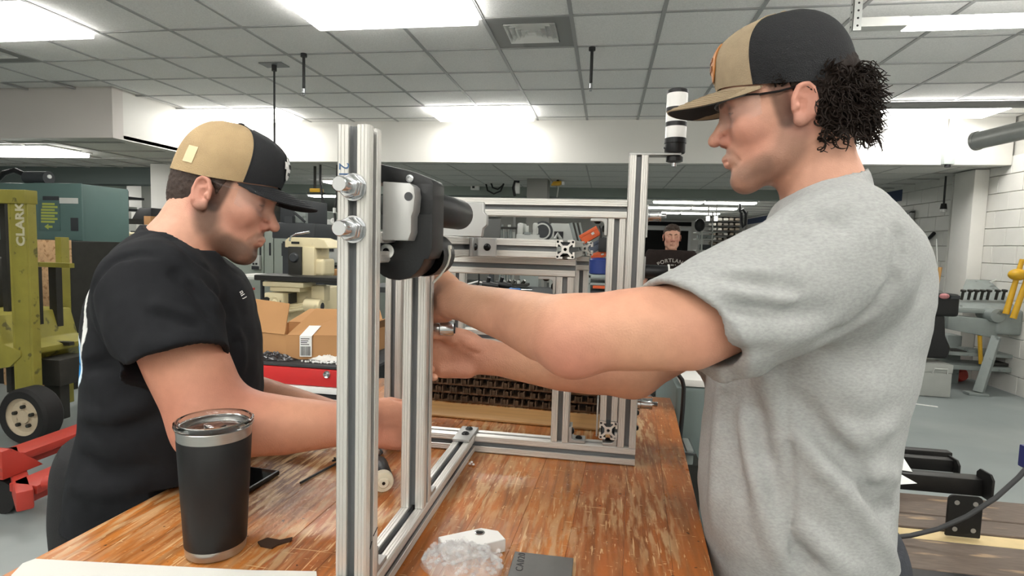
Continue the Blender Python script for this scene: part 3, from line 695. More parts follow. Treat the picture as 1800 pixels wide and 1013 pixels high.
def bw(layer, seed):
    def f(a, b):
        q = 2*PI*a; R = 1-abs(2*b-1) if False else math.sin(PI*b*.5)
        rx, ry, hz = .054-.006*layer, .036-.004*layer, .020-.002*layer
        n = mnoise.noise(Vector((math.cos(q)*2+seed, math.sin(q)*2, b*3)))*.25
        n2 = mnoise.noise(Vector((math.cos(q)*7*R+seed, math.sin(q)*7*R, 5)))
        r = R*(1+n*.6)
        z = hz*max(0, math.cos(b*PI/2))**.55*(1+.5*n2)+.012*(1-b)**2
        return (rx*r*math.cos(q)+.003*n2, ry*r*math.sin(q), max(.001, z+.0015*n2*8*(b < .97)*.4))
    return f
m_bw = mat('clear_film', 'F4F4F4', .14, alpha=.2, spec=.9)
MB().grid(bw(0, 1.3), 72, 26, closeu=True).build('film', m_bw, t, smooth=28)
MB().grid(bw(-.3, 7.9), 64, 22, closeu=True).build('film_layer', m_bw, t, smooth=24)
bub = MB()
for i in range(150):
    a_, b_ = random.random(), random.uniform(.15, .92)
    x, y, z = bw(-.3, 7.9)(a_, b_); bub.sph((x, y, z), (.0036, .0036, .0026), 7, 4)
o = bub.build('bubble', m_bw, t); o['kind'] = 'stuff'
# grey plate stamped CA020
q0, q1, q2 = atz(905, 977, T), atz(1008, 989, T), atz(893, 1013, T)
ex_ = q1-q0; ang = math.atan2(ex_.y, ex_.x); wd = ex_.length
t = thing('stamped_plate', 'dark grey steel plate stamped CA020 on the front of the bench', 'plate', (q0.x, q0.y, T+.0008), ang)
MB().b2((0, -.075, 0), (wd, 0, .006)).build('plate', mat('grey_steel', '6E6E6C', .45, .5, var=.12, vscale=30), t, bevel=.0008, seg=1)
text_mesh('CA020', .0145, .0002, TR((.0125, -.026, .0062), rz=PI/2+.05), 'CENTER', 1.15).build('stamp', mat('stamp_dark', '2A2A2B', .5), t, smooth=0)
# white paper at the near edge, wood chip and crumbs
pts = [(20, 1013), (40, 992), (62, 984), (300, 997), (440, 1004), (556, 1006), (560, 1040), (10, 1060)]
pp = [atz(u, v, T+.0012) for u, v in pts]; o_ = pp[0]
t = thing('paper_sheet', 'white paper sheet along the near edge of the bench', 'paper', tuple(o_))
MB().prism([(q.x-o_.x, q.y-o_.y) for q in pp], 0, .0012, 'z').build('sheet', mat('paper', 'D6D5CE', .8), t, smooth=0)
pts = [(453, 955), (470, 948), (492, 952), (514, 947), (512, 952), (488, 960), (478, 966), (458, 962)]
pp = [atz(u, v, T+.0005) for u, v in pts]; o_ = pp[0]
t = thing('bark_chip', 'dark flat wood chip lying right of the black tumbler', 'wood chip', tuple(o_))
MB().prism([(q.x-o_.x, q.y-o_.y) for q in pp], 0, .0025, 'z').build('chip', mat('chip', '3A2415', .8), t, smooth=0)
for i, (u, v) in enumerate(((829, 815), (832, 819), (826, 818))):
    p = atz(u, v, T); t = thing('white_crumb', 'tiny white crumb on the bench beside the base rail, %s of the three' % ('leftmost', 'rightmost', 'middle one')[i], 'crumb', (p.x, p.y, T+.002), 0, 'white crumbs by the base rail')
    MB().sph((0, 0, .001), (.003, .0022, .0022), 7, 5).build('crumb', m_white, t)
# brown slotted strips stacked at the far edge of the bench
m_card = mat('brown_strip', '6B4E36', .8, var=.25, vscale=25); m_card2 = mat('brown_tab', '54402F', .8, var=.3, vscale=25)
words = ('bottom', 'second', 'third', 'fourth', 'topmost')
for k in range(5):
    z0 = T+.0015+k*.0235
    t = thing('slotted_strip', 'brown slotted strip, %s from the bench in the stack behind the frame' % words[k], 'strip', (-.30+.006*(k % 2), 1.575, z0), -.035+.008*(k % 2), 'brown slotted strips stacked at the back of the bench')
    MB().b2((-.30, -.05, 0), (.36, .05, .0045)).build('board', m_card, t, smooth=0)
    tb = MB()
    for i in range(34):
        x = -.295+i*.0193+random.uniform(-.003, .003)
        for yy in (-.048, -.01, .03):
            tb.box((x, yy, .0125), (.003, .022, .0155), TR(rz=0)); 
            if i % 2: tb.box((x+.006, yy-.004, .011), (.011, .002, .013))
    o = tb.build('tab', m_card2, t, smooth=0); o['kind'] = 'stuff'
MB_ = thing('wooden_strip', 'pale wooden strip lying in front of the brown slotted strips', 'wood strip', (-.26, 1.44, T+.001), -.03)
MB().b2((-.30, -.06, 0), (.29, .055, .005)).build('strip', mat('pale_wood', 'B58A58', .55, var=.15, vscale=20, stretch=(.3, 3, 1)), MB_, bevel=.001, seg=1)
# ------------------------------------------------------------------ workshop around and behind the bench
def R4(u0, v0, u1, v1, y):
    um, vm = (u0+u1)/2, (v0+v1)/2
    return aty(u0, vm, y).x, aty(um, v1, y).z, aty(u1, vm, y).x, aty(um, v0, y).z      # x0 z0 x1 z1
def PB(mb, u0, v0, u1, v1, y, dep, floor=False):
    x0, z0, x1, z1 = R4(u0, v0, u1, v1, y); return mb.b2((x0, y, 0.0 if floor else z0), (x1, y+dep, z1))
def PP(u, v, y): return aty(u, v, y)
def at_thing(name, label, cat, u, v, y, group=None, z=0):
    p = aty(u, v, y); return thing(name, label, cat, (p.x, y, z), 0, group)
W = dict(world=True)
m_fork = mat('forklift_olive', '8A8236', .5, var=.14, vscale=9, col2='5A5428', c2scale=14, c2lo=.62, c2hi=.68)
m_rub = mat('tyre_rubber', '1B1A1A', .75, var=.1, vscale=20); m_hub = mat('hub_cream', 'B5A68E', .6, var=.15, vscale=10, col2='6F5C48', c2scale=12, c2lo=.58, c2hi=.7)
m_dmet = mat('dark_metal', '34332F', .55, .3, var=.12, vscale=15); m_teal = mat('teal_enamel', '58706C', .45, var=.05, vscale=4)
m_osb = mat('osb_board', 'C8A27A', .75, var=.16, vscale=26, col2='A67F57', c2scale=30, c2lo=.55, c2hi=.6)
m_redp = mat('red_paint', 'AE3A2F', .45, var=.08, vscale=8, col2='8A3A30', c2scale=20, c2lo=.66, c2hi=.72)
m_cream = mat('cream_enamel', 'DCCFA9', .45, var=.07, vscale=6, col2='A89A78', c2scale=9, c2lo=.64, c2hi=.75)
m_gcab = mat('grey_green_enamel', 'A3ABA2', .45, var=.05, vscale=3); m_gmach = mat('grey_machine', '8E9592', .5, var=.1, vscale=8, col2='5E6462', c2scale=11, c2lo=.62, c2hi=.72)
m_dgrey = mat('dark_grey_enamel', '36393C', .5, var=.08, vscale=5); m_lgrey = mat('light_grey', 'C4C6C1', .5, var=.05, vscale=6)
m_card3 = mat('cardboard', 'B98A5C', .8, var=.06, vscale=8); m_yel = mat('yellow_paint', 'D2A326', .45, var=.12, vscale=14); m_navy2 = mat('blue_barrel', '26397A', .4)
m_orange = mat('orange_plastic', 'CF5A2C', .45, var=.06, vscale=9); m_grn = mat('label_green', 'A3AC52', .6)

# forklift
fy = 3.2
fk = at_thing('forklift', 'old olive-yellow forklift with CLARK on its mast at the left edge', 'forklift', 40, 740, fy)
c = PP(40, 722, fy); cz = .200; rw_ = .195
wl = MB().lathe([(.13, -.07), (.178, -.075), (rw_, -.055), (rw_, .055), (.178, .075), (.13, .07)], 36, frame((c.x, fy+.06, cz), (1, 0, 0), (0, -1, 0)), close=False).build('wheel', m_rub, fk, **W)
MB().lathe([(.0, .060), (.045, .062), (.05, .050), (.11, .046), (.136, .066), (.140, .060), (.140, -.02)], 32, frame((c.x, fy+.06, cz), (1, 0, 0), (0, -1, 0)), close=False).build('hub', m_hub, wl, **W)
for k in range(5):
    q = 2*PI*k/5+.3; MB().cyl((c.x+.07*math.cos(q), fy-.012, cz+.07*math.sin(q)), (c.x+.07*math.cos(q), fy+.02, cz+.07*math.sin(q)), .013, n=6).build('wheel_nut', m_dmet, wl, **W)
my_ = fy+.14
x0, z0, x1, z1 = R4(19, 335, 54, 690, my_)
MB().b2((x0, my_, .16), (x0+.02, my_+.06, z1)).b2((x1-.02, my_, .16), (x1, my_+.06, z1)).b2((x0+.02, my_, .16), (x1-.02, my_+.02, z1)).build('mast_upright', m_fork, fk, bevel=.003, **W)
a, b = PP(103, 440, fy+.75), PP(124, 740, fy+.75)
MB().b2((a.x, fy+.72, .06), (b.x, fy+.79, 1.42)).build('mast_upright', m_fork, fk, bevel=.004, **W)
MB().b2((x0-.9, my_-.02, z1-.09), (x1+.004, my_+.07, z1+.004)).build('mast_top_beam', m_fork, fk, bevel=.005, **W)
for v0, v1 in ((462, 470), (600, 606)):
    f = MB(); PB(f, 58, v0, 122, v1, fy+.45, .04); f.build('mast_crossbar', m_fork if v0 < 500 else m_dmet, fk, **W)
f = MB(); PB(f, 57, 470, 65, 640, fy+.40, .05); f.build('mast_rail', m_dmet, fk, **W)
f = MB(); PB(f, 87, 470, 100, 605, fy+.55, .05); f.build('mast_rail', m_dmet, fk, **W)
f = MB(); PB(f, 56, 632, 105, 678, fy+.3, .25); f.build('fork_carriage', m_dmet, fk, bevel=.01, **W)
f = MB(); PB(f, 78, 672, 106, 738, fy+.35, .08); f.build('axle_bracket', m_dmet, fk, bevel=.01, **W)
f = MB(); PB(f, 5, 345, 14, 690, fy+.34, .03); f.build('mast_chain_guard', m_dmet, fk, **W)
x0b, z0b, x1b, z1b = R4(-60, 600, 30, 690, fy+.1)
f = MB().prism([(x0b-.8, .42), (x0b-.1, .42), (x1b-.10, .50), (x1b-.005, .58), (x1b-.005, .62), (x1b-.14, .66), (x1b-.2, .86), (x0b-.8, .86)], fy+.13, fy+.7); f.build('body', m_fork, fk, bevel=.01, **W)
MB().b2((x0b-.85, fy+.02, .86), (x0b-.2, fy+.65, 1.25)).build('seat_cowl', m_dmet, fk, bevel=.03, **W)
tm = text_mesh('CLARK', .092, .002, Matrix.Translation(((x0+x1)/2+.022, my_-.0022, (PP(48, 395, my_).z))) @ Matrix.Rotation(PI/2, 4, 'X') @ Matrix.Rotation(PI/2, 4, 'Z'), 'CENTER', 1.06, bold=.0035)
tm.build('lettering', mat('letter_white', 'BDB79A', .6), fk, smooth=0, **W)

# teal electrical cabinet behind the forklift
ty = 5.2
tc_ = at_thing('teal_cabinet', 'tall teal machine cabinet with a yellow-green label sheet behind the forklift', 'cabinet', 80, 400, ty)
x0, z0, x1, z1 = R4(-40, 322, 144, 424, ty)
MB().b2((x0, ty, z0), (x1, ty+.6, z1)).build('cabinet_body', m_teal, tc_, bevel=.012, **W)
MB().b2((x0+.05, ty+.05, 0), (x1-.05, ty+.55, z0)).build('pedestal', m_dmet, tc_, **W)
f = MB(); PB(f, 60, 322, 144, 422, ty-.02, .02); dr_t = f.build('door', m_teal, tc_, bevel=.006, **W)
f = MB(); PB(f, 68, 353, 105, 405, ty-.026, .005); ls_ = f.build('label_sheet', mat('label_teal', '4E6663', .5), tc_, **W)
for k in range(7):
    f = MB(); PB(f, 74 if k < 2 else 72, 357+k*5.2, 101 if k % 2 else 96, 360.5+k*5.2, ty-.0275, .0012); f.build('label_line', m_grn, ls_, smooth=0, **W)
f = MB(); a = PP(78, 398.5, ty-.027); e = .018; f.prism([(a.x, a.z), (a.x+.05, a.z+.03), (a.x+.05, a.z+.012), (a.x+.10, a.z+.012), (a.x+.10, a.z-.012), (a.x+.05, a.z-.012), (a.x+.05, a.z-.03)], ty-.0275, ty-.0263); f.build('label_arrow', m_grn, ls_, smooth=0, **W)
f = MB(); PB(f, 75, 345, 103, 352, ty-.025, .004); f.build('name_plate', m_dgrey, tc_, **W)
f = MB(); PB(f, 104, 348, 137, 358, ty-.025, .004); f.build('white_plate', m_lgrey, tc_, **W)
f = MB(); PB(f, 124, 383, 137, 406, ty-.026, .006); f.build('dark_window', m_dgrey, tc_, bevel=.002, **W)
a, b = PP(42, 312, ty+.1), PP(80, 315, ty+.1)
t = thing('machine_motor', 'dark motor tube with curved handle on top of the teal cabinet', 'motor', (a.x, ty+.1, z1+.001))
MB().cyl((a.x, ty+.14, z1+.071), (b.x, ty+.14, z1+.071), .07, n=20).build('tube', m_dgrey, t, **W)
MB().cyl((b.x, ty+.14, z1+.085), (b.x+.012, ty+.14, z1+.085), .022, n=12).build('white_end', m_white, t, **W)
MB().tube([(a.x-.42, ty+.14, z1+.02), (a.x-.30, ty+.14, z1+.12), (a.x-.16, ty+.14, z1+.15), (a.x-.03, ty+.14, z1+.10), (a.x, ty+.14, z1+.05)], .028, 10).build('curved_handle', m_blk, t, **W)
# OSB crate
oy = 4.45
cr = at_thing('osb_crate', 'pale OSB board crate behind the forklift mast', 'crate', 62, 520, oy)
x0, z0, x1, z1 = R4(2, 421, 122, 640, oy)
MB().b2((x0-.2, oy+.03, .0), (x1-.01, oy+.6, z1-.012)).build('crate_core', m_dmet, cr, smooth=0, **W)
for (u0, v0, u1, v1) in ((6, 421, 100, 463), (102, 422, 122, 464), (6, 465, 87, 598), (98, 466, 112, 600), (6, 602, 90, 690), (92, 602, 112, 690)):
    f = MB(); PB(f, u0, v0, u1, v1, oy, .022); f.build('board', m_osb, cr, smooth=0, **W)
# pallet jack
pj = thing('pallet_jack', 'red hand pallet jack with two forks on the floor at left', 'pallet jack', (-3.3, 2.7, 0))
A_ = lambda u, v, z=.20: atz(u, v, z)
def fork(p, q, wdt=.16):
    p, q = Vector((p.x, p.y, 0)), Vector((q.x, q.y, 0)); d = (q-p).normalized(); s_ = Vector((-d.y, d.x, 0)); f = MB(); L_ = 1.15; q = p+d*L_
    def quad(z0, z1, w_, a0, a1):
        vs_ = [p+d*a+s_*(g*w_/2)+Vector((0, 0, z)) for z in (z0, z1) for a in (a0, a1) for g in (-1, 1)]
        f.add(vs_, [(0, 1, 3, 2), (4, 6, 7, 5), (0, 2, 6, 4), (1, 5, 7, 3), (0, 4, 5, 1), (2, 3, 7, 6)])
    quad(.155, .20, wdt, 0, L_); quad(.09, .1549, .012, .02, L_-.1)
    o = f.build('fork', m_redp, pj, bevel=.006, **W); MB().cyl(q-d*.14+s_*.05+Vector((0, 0, .042)), q-d*.14-s_*.05+Vector((0, 0, .042)), .041, n=16).build('fork_roller', m_rub, o, **W)
    f = MB(); f.b2((-.02, -.03, .04), (.02, .03, .16), Matrix.Translation(q-d*.14)); f.build('roller_bracket', m_dmet, o, **W)
    return d, s_
p1, q1 = A_(22, 794), A_(145, 750); fork(p1, q1)
p2, q2 = A_(40, 852), A_(133, 813); d_, s_ = fork(p2, q2)
a, b = Vector((p1.x, p1.y, 0)), Vector((p2.x, p2.y, 0))
ab = (b-a).normalized()
MB().b2((-.035, -.10, .10), (.035, (b-a).length+.10, .20), frame(a+Vector((-.0, 0, 0)), Vector((ab.y, -ab.x, 0)), (0, 0, 1))).build('rear_beam', m_redp, pj, bevel=.012, **W)
m_ = a.lerp(b, .62)
f = MB(); f.prism([(-.12, 0), (.10, 0), (.055, .045), (-.07, .15), (-.12, .15)], -.075, .075, 'y', TR((m_.x-.03, m_.y-.0, .201), rz=math.atan2(d_.y, d_.x))); hd = f.build('head_plate', m_redp, pj, bevel=.008, **W)
cb = Vector((m_.x-.015, m_.y-.078, .255)); bm_ = frame(cb, (1, .1, 0), (.1, -1, .25)); bm_ = bm_ @ Matrix.Rotation(0, 4, 'Z')
MB().lathe([(.030, 0), (.036, .001), (.036, .003), (.030, .003)], 28, bm_, close=False).build('badge_ring', m_white, hd, **W)
text_mesh('B+T', .030, .001, bm_, bold=.001).build('badge_letters', m_white, hd, smooth=0, **W)
MB().cyl(b+Vector((-.20, .05, .09)), b+Vector((-.20, .15, .09)), .088, n=20).build('steer_wheel', m_rub, pj, **W)
MB().tube([m_+Vector((-.18, 0, .36)), m_+Vector((-.45, .02, .75)), m_+Vector((-.62, .03, 1.1))], .02, 10).build('handle', m_redp, pj, **W)
MB().cyl(b+Vector((.11, .02, .215)), b+Vector((.17, .03, .215)), .03, n=14).build('fork_stub', m_redp, pj, **W)

# cream lathe and grinder, grey covers, in the distance at left
ly = 6.62
la = at_thing('cream_lathe', 'long cream-painted lathe in the distance left of the black t-shirt man', 'machine', 200, 430, ly)
f = MB(); PB(f, 166, 408, 275, 434, ly, .45); f.build('headstock', m_cream, la, bevel=.03, seg=3, **W)
f = MB(); PB(f, 160, 432, 262, 458, ly-.04, .5); f.build('bed', m_cream, la, bevel=.02, **W)
f = MB(); PB(f, 168, 456, 262, 640, ly+.02, .4, True); f.build('base', m_cream, la, bevel=.02, **W)
f = MB(); a, b = PP(160, 436, ly-.08), PP(178, 437, ly-.08); f.cyl(a, b, .035, n=14); f.build('chuck', m_dmet, la, **W)
f = MB(); f.tube([PP(160, 405, ly-.06), PP(168, 408, ly-.06), PP(180, 410, ly-.06)], .018, 8); f.build('lever', m_blk, la, **W)
f = MB(); PB(f, 205, 446, 216, 458, ly-.09, .05); f.build('control_box', m_dmet, la, **W)
gr = at_thing('cream_grinder', 'cream surface grinder with round spindle cover beside the teal cabinet', 'machine', 160, 420, 5.95)
f = MB(); PB(f, 146, 362, 168, 392, 5.95, .35); f.build('spindle_cover', m_cream, gr, bevel=.05, seg=4, **W)
f = MB(); PB(f, 152, 380, 171, 409, 6.0, .3); f.build('column', m_cream, gr, bevel=.03, seg=3, **W)
f = MB(); a = PP(152, 389, 5.94); f.cyl((a.x, 5.99, a.z), (a.x, 5.92, a.z), .075, n=24); f.build('spindle', m_cream, gr, bevel=.01, **W)
f = MB(); PB(f, 146, 399, 156, 412, 5.90, .06); f.build('red_box', m_redp, gr, **W)
f = MB(); PB(f, 146, 418, 160, 470, 5.94, .4); f.build('table', m_dmet, gr, bevel=.01, **W)
f = MB(); PB(f, 146, 470, 166, 640, 6.0, .3, True); f.build('stand', m_dgrey, gr, **W)
for (nm, lb, ct, u0, v0, u1, v1, y, dp, m) in (
    ('white_box', 'white ribbed box on top of the cream lathe', 'box', 184, 371, 210, 386, ly+.1, .2, m_lgrey),
    ('parts_bin', 'brown open parts bin on top of the cream lathe', 'bin', 193, 384, 224, 397, ly+.05, .25, m_dmet),
    ('grey_tray', 'pale grey tray lying on the right end of the cream lathe', 'tray', 209, 394, 240, 406, ly+.02, .3, m_lgrey),
    ('cream_box', 'small cream gearbox standing on the cream lathe', 'box', 172, 388, 190, 405, ly+.0, .25, m_cream)):
    t = at_thing(nm, lb, ct, (u0+u1)/2, v1, y, z=aty(u0, v1, y).z+.001); f = MB(); x0, z0, x1, z1 = R4(u0, v0, u1, v1, y)
    if ct in ('bin', 'tray'):
        f.b2((x0, y, z0+.002), (x1, y+dp, z0+.02)).b2((x0, y, z0+.02), (x1, y+.015, z1)).b2((x0, y+dp-.015, z0+.02), (x1, y+dp, z1)).b2((x0, y+.015, z0+.02), (x0+.015, y+dp-.015, z1)).b2((x1-.015, y+.015, z0+.02), (x1, y+dp-.015, z1)); f.build('shell', m, t, smooth=0, **W)
    else:
        f.b2((x0, y, z0+.002), (x1, y+dp, z1)); f.build('body', m, t, bevel=.012, **W)
        for k in range(5): MB().b2((x0+.01+(x1-x0-.02)*k/5, y-.004, z0+.02), (x0+.02+(x1-x0-.02)*k/5, y+.001, z1-.02)).build('rib', m, t, smooth=0, **W)
t = at_thing('covered_machine', 'machine under a black cover in the distance by the white column', 'machine', 248, 400, 7.22)
f = MB(); x0, z0, x1, z1 = R4(228, 365, 266, 398, 7.22); f.prism([(x0, z0), (x0+.02, z0+.09), (x0+.11, z1-.04), (x0+.16, z1), (x1, z1), (x1, z0-.05), (x0+.12, z0-.05)], 7.22, 7.46); f.build('cover', m_blk, t, bevel=.02, **W)
f = MB(); PB(f, 232, 400, 266, 640, 7.24, .2, True); f.build('machine_base', m_dgrey, t, **W)
t = at_thing('brown_box', 'small brown carton beside the black-covered machine', 'carton', 260, 398, 7.1, z=aty(260, 400, 7.1).z)
f = MB(); PB(f, 253, 380, 265, 400, 7.1, .1); f.build('carton', m_card3, t, bevel=.003, **W)
# shelves on the far left wall
sw = at_thing('wall_shelf', 'dark wall shelves with white boxes behind the cream lathe', 'shelf', 190, 360, 8.4)
for v0, v1 in ((345, 349), (366, 370)):
    f = MB(); PB(f, 160, v0, 224, v1, 8.35, .35); f.build('shelf_board', m_dgrey, sw, **W)
f = MB(); PB(f, 150, 335, 224, 376, 8.7, .03); f.build('back_panel', m_dgrey, sw, **W)
for u in (162, 192, 222):
    f = MB(); PB(f, u-1, 345, u+1, 640, 8.36, .04, True); f.build('upright', m_dgrey, sw, **W)
for k, (u0, v0, u1, v1, lb) in enumerate(((170, 360, 182, 366, 'long white box left on the lower dark wall shelf'), (216, 363, 224, 370, 'white box right on the lower dark wall shelf'), (157, 359, 166, 366, 'cream box at the left end of the dark wall shelf'))):
    t = at_thing('shelf_box', lb, 'box', u0, v1, 8.4, 'boxes on the dark wall shelf', z=aty(u0, v1-.5, 8.4).z); f = MB(); PB(f, u0, v0, u1, v1-.5, 8.36, .2); f.build('carton', m_lgrey, t, bevel=.004, **W)

# grey electrical cabinets, black machine and cream milling machine behind the left man's face
t = at_thing('grey_cabinet', 'tall grey-green double-door cabinet behind the black t-shirt man\'s chin', 'cabinet', 470, 500, 6.2)
x0, z0, x1, z1 = R4(428, 402, 503, 500, 6.2)
MB().b2((x0-.3, 6.22, 0), (x1, 6.7, z1)).build('body', m_gcab, t, bevel=.01, **W)
xs = [x0-.3, aty(464, 440, 6.2).x, aty(481, 440, 6.2).x, x1]
for a, b in zip(xs[:-1], xs[1:]):
    d0 = MB().b2((a+.006, 6.2, .1), (b-.006, 6.219, z1-.02)).build('door', m_gcab, t, bevel=.004, **W); MB().b2((b-.05, 6.185, 1.25), (b-.035, 6.199, 1.4)).build('latch', m_dgrey, d0, **W)
t = at_thing('power_outlet', 'small white panel with round sockets on the grey-green cabinet', 'panel', 447, 465, 6.15, z=aty(447, 472, 6.15).z)
f = MB(); PB(f, 441, 449, 456, 474, 6.15, .04); f.build('panel', m_lgrey, t, bevel=.003, **W)
for u in (446, 451): a = PP(u, 464, 6.15); MB().cyl((a.x, 6.149, a.z), (a.x, 6.14, a.z), .012, n=10).build('socket', m_blk, t, **W)
f = MB(); PB(f, 442, 468, 455, 474, 6.144, .006); f.build('vent', m_dgrey, t, **W)
by_ = 5.2
t = at_thing('black_machine', 'black vertical machine head behind the black cap brim', 'machine', 520, 430, by_)
f = MB(); PB(f, 492, 352, 541, 394, by_, .4); f.build('column', m_dgrey, t, bevel=.01, **W)
f = MB(); PB(f, 478, 392, 553, 420, by_-.1, .5); f.build('head', m_dgrey, t, bevel=.012, **W)
f = MB(); PB(f, 500, 380, 514, 392, by_-.1, .1); f.build('guard', m_dgrey, t, **W)
x0, z0, x1, z1 = R4(517, 360, 536, 392, by_-.06)
f = MB(); f.b2((x0, by_-.05, z0), (x1, by_-.001, z1)); wnn = f.build('side_panel', m_gmach, t, bevel=.004, **W)
MB().tube([(x0, by_-.056, z0+.1), (x1, by_-.056, z0+.01)], .012, 6).build('brace', m_dgrey, wnn, **W)
f = MB(); PB(f, 497, 425, 536, 640, by_+.1, .4, True); f.build('pedestal', m_dgrey, t, **W)
cy_ = 7.7
t = at_thing('machining_centre', 'large grey machining centre with dark window left of the tall post', 'machine', 580, 440, cy_)
f = MB(); PB(f, 556, 400, 640, 470, cy_, .9, True); f.build('enclosure', m_gcab, t, bevel=.02, **W)
f = MB(); PB(f, 562, 406, 602, 462, cy_-.04, .04); dd_ = f.build('door', m_lgrey, t, bevel=.015, **W)
f = MB(); PB(f, 568, 418, 586, 442, cy_-.05, .012); f.build('window', m_dgrey, dd_, bevel=.004, **W)
f = MB(); PB(f, 541, 370, 567, 400, cy_-.1, .5); f.build('control_cabinet', m_gcab, t, bevel=.02, **W)
f = MB(); PB(f, 566, 386, 604, 404, cy_-.05, .3); f.build('fascia', m_lgrey, t, bevel=.01, **W)
a = PP(584, 388, cy_-.12); g_ = MB().cyl((a.x, cy_-.06, a.z), (a.x, cy_-.10, a.z), .038, n=24).build('gauge', m_white, t, **W); MB().box((a.x, cy_-.102, a.z+.008), (.004, .002, .022)).build('needle', m_blk, g_, **W)
f = MB(); PB(f, 555, 466, 604, 470, cy_-.3, .05); f.build('rail', m_blk, t, **W); f = MB(); PB(f, 560, 471, 604, 482, cy_-.35, .1); f.build('way_cover', m_blk, t, bevel=.01, **W)
my = 4.3
t = at_thing('milling_machine', 'cream milling machine with rounded ram and dark dovetail column behind the carton', 'machine', 530, 540, my)
x0, z0, x1, z1 = R4(508, 418, 583, 436, my)
MB().prism([(x0, z0), (x0, z1-.03), (x0+.03, z1-.004), (x0+.08, z1), (x1-.09, z1), (x1-.03, z1-.02), (x1, z0+.01), (x1, z0)], my-.06, my+.16).build('ram', m_cream, t, bevel=.012, seg=3, **W)
f = MB(); PB(f, 506, 434, 529, 487, my-.10, .14); c_ = f.build('dovetail_column', m_dmet, t, bevel=.006, **W)
a = PP(517, 453, my-.1); MB().lathe([(.012, .02), (.03, .02), (.038, .01), (.04, 0)], 24, frame((a.x, my-.1, a.z), (1, 0, 0), (0, -1, 0))).build('spindle_nose', m_dgrey, c_, **W)
f = MB(); PB(f, 529, 434, 552, 487, my-.08, .26); f.build('column', m_cream, t, bevel=.015, **W)
f = MB(); PB(f, 548, 455, 569, 487, my-.05, .2); f.build('gearbox', m_cream, t, bevel=.03, seg=3, **W)
f = MB(); PB(f, 512, 425, 526, 429, my-.062, .004); f.build('oil_slot', m_blk, t, **W)
MB().tube([PP(509, 424, my-.11), PP(512, 416, my-.11), PP(520, 412, my-.11), PP(544, 408, my-.11)], .008, 8).build('handle', m_steel, t, **W)
f = MB(); PB(f, 446, 486, 600, 496, my-.26, .26); f.build('table', m_dmet, t, bevel=.01, **W)
for k in range(2):
    f = MB(); PB(f, 448, 487.5+k*3.4, 598, 489+k*3.4, my-.263, .004); f.build('table_slot', m_blk, t, smooth=0, **W)
f = MB(); PB(f, 461, 496, 533, 505, my-.24, .2); f.build('saddle', m_cream, t, bevel=.01, **W)
f = MB(); PB(f, 474, 505, 527, 513, my-.22, .2); f.build('saddle_slide', m_cream, t, bevel=.008, **W)
f = MB(); PB(f, 464, 515, 497, 553, my-.24, .25); f.build('knee', m_cream, t, bevel=.015, **W)
f = MB(); PB(f, 500, 505, 570, 640, my-.02, .3, True); f.build('base_column', m_cream, t, bevel=.02, **W)
f = MB(); PB(f, 496, 516, 510, 534, my-.16, .1); f.build('stop_block', m_dmet, t, **W)
f = MB(); PB(f, 547, 502, 570, 530, my-.1, .1); f.build('gear_cover', m_cream, t, bevel=.008, **W)
a, b = PP(537, 536, my-.2), PP(566, 539, my-.2); mo_ = MB().lathe([(.045, 0), (.052, .01), (.052, b.x-a.x-.03), (.046, b.x-a.x-.005), (.03, b.x-a.x)], 24, frame(a, (0, 0, 1), b-a)).build('feed_motor', m_cream, t, **W)
MB().lathe([(.014, 0), (.026, .001), (.030, .004)], 20, frame(b+Vector((.0, 0, 0)), (0, 0, 1), b-a)).build('fan_cap', m_dgrey, mo_, **W)
for k in range(3): MB().tube([PP(500, 540+k*4, my-.15-k*.02), PP(537, 534+k*4, my-.17)], .012, 8).build('feed_shaft', m_cream, t, **W)
for u, v, r in ((483, 531, .042), (479, 546, .036), (469, 529, .030)):
    a = PP(u, v, my-.29); hw = MB().lathe([(.0, .006), (r*.3, .010), (r*.55, .004), (r*.8, .008), (r, .010), (r*1.02, 0), (r*.8, -.006), (0, -.004)], 24, frame(a, (1, 0, 0), (-.25, -1, 0)), close=False).build('handwheel', m_cream if u == 483 else m_dmet, t, **W)
    MB().cyl(a, a+Vector((.01, .06, 0)), .01, n=8).build('spindle', m_dmet, hw, **W)
MB().tube([PP(468, 530, my-.3), PP(461, 534, my-.32), PP(457, 548, my-.33)], .008, 8).build('crank', m_white, t, **W)
t = at_thing('red_clamp', 'small red clamp standing in front of the milling machine', 'clamp', 443, 520, my-.2, z=0)
MB().tube([PP(437, 513, my-.2), PP(440, 508, my-.2), PP(447, 508, my-.2)], .010, 8).tube([PP(440, 509, my-.2), PP(444, 530, my-.2), PP(447, 545, my-.2), Vector((PP(447, 545, my-.2).x, my-.2, 0))], .014, 8).build('frame', m_redp, t, **W)
MB().cyl(PP(436, 500, my-.2), PP(440, 512, my-.2), .014, n=10).build('screw', m_dmet, t, **W)
stn = at_thing('side_table', 'grey side table with papers under the grey cabinet', 'table', 440, 505, my+.9)
f = MB(); PB(f, 405, 487, 462, 491, my+.9, .5); f.build('top', m_lgrey, stn, **W)
for u in (408, 458):
    f = MB(); PB(f, u, 491, u+3, 640, my+.95, .04, True); f.build('leg', m_dgrey, stn, **W)
t = at_thing('paper_stack', 'stack of papers on the grey side table', 'paper', 440, 486, my+1.0, z=aty(430, 486.6, my+.95).z)
f = MB(); PB(f, 424, 483, 452, 486.6, my+1.0, .25); f.build('sheets', m_paint, t, **W)
t = at_thing('small_carton', 'small brown carton right of the cream milling machine', 'carton', 588, 485, cy_-.55, z=aty(588, 492, cy_-.55).z)
f = MB(); PB(f, 573, 474, 606, 485, cy_-.55, .2); f.build('carton', m_card3, t, bevel=.003, **W)
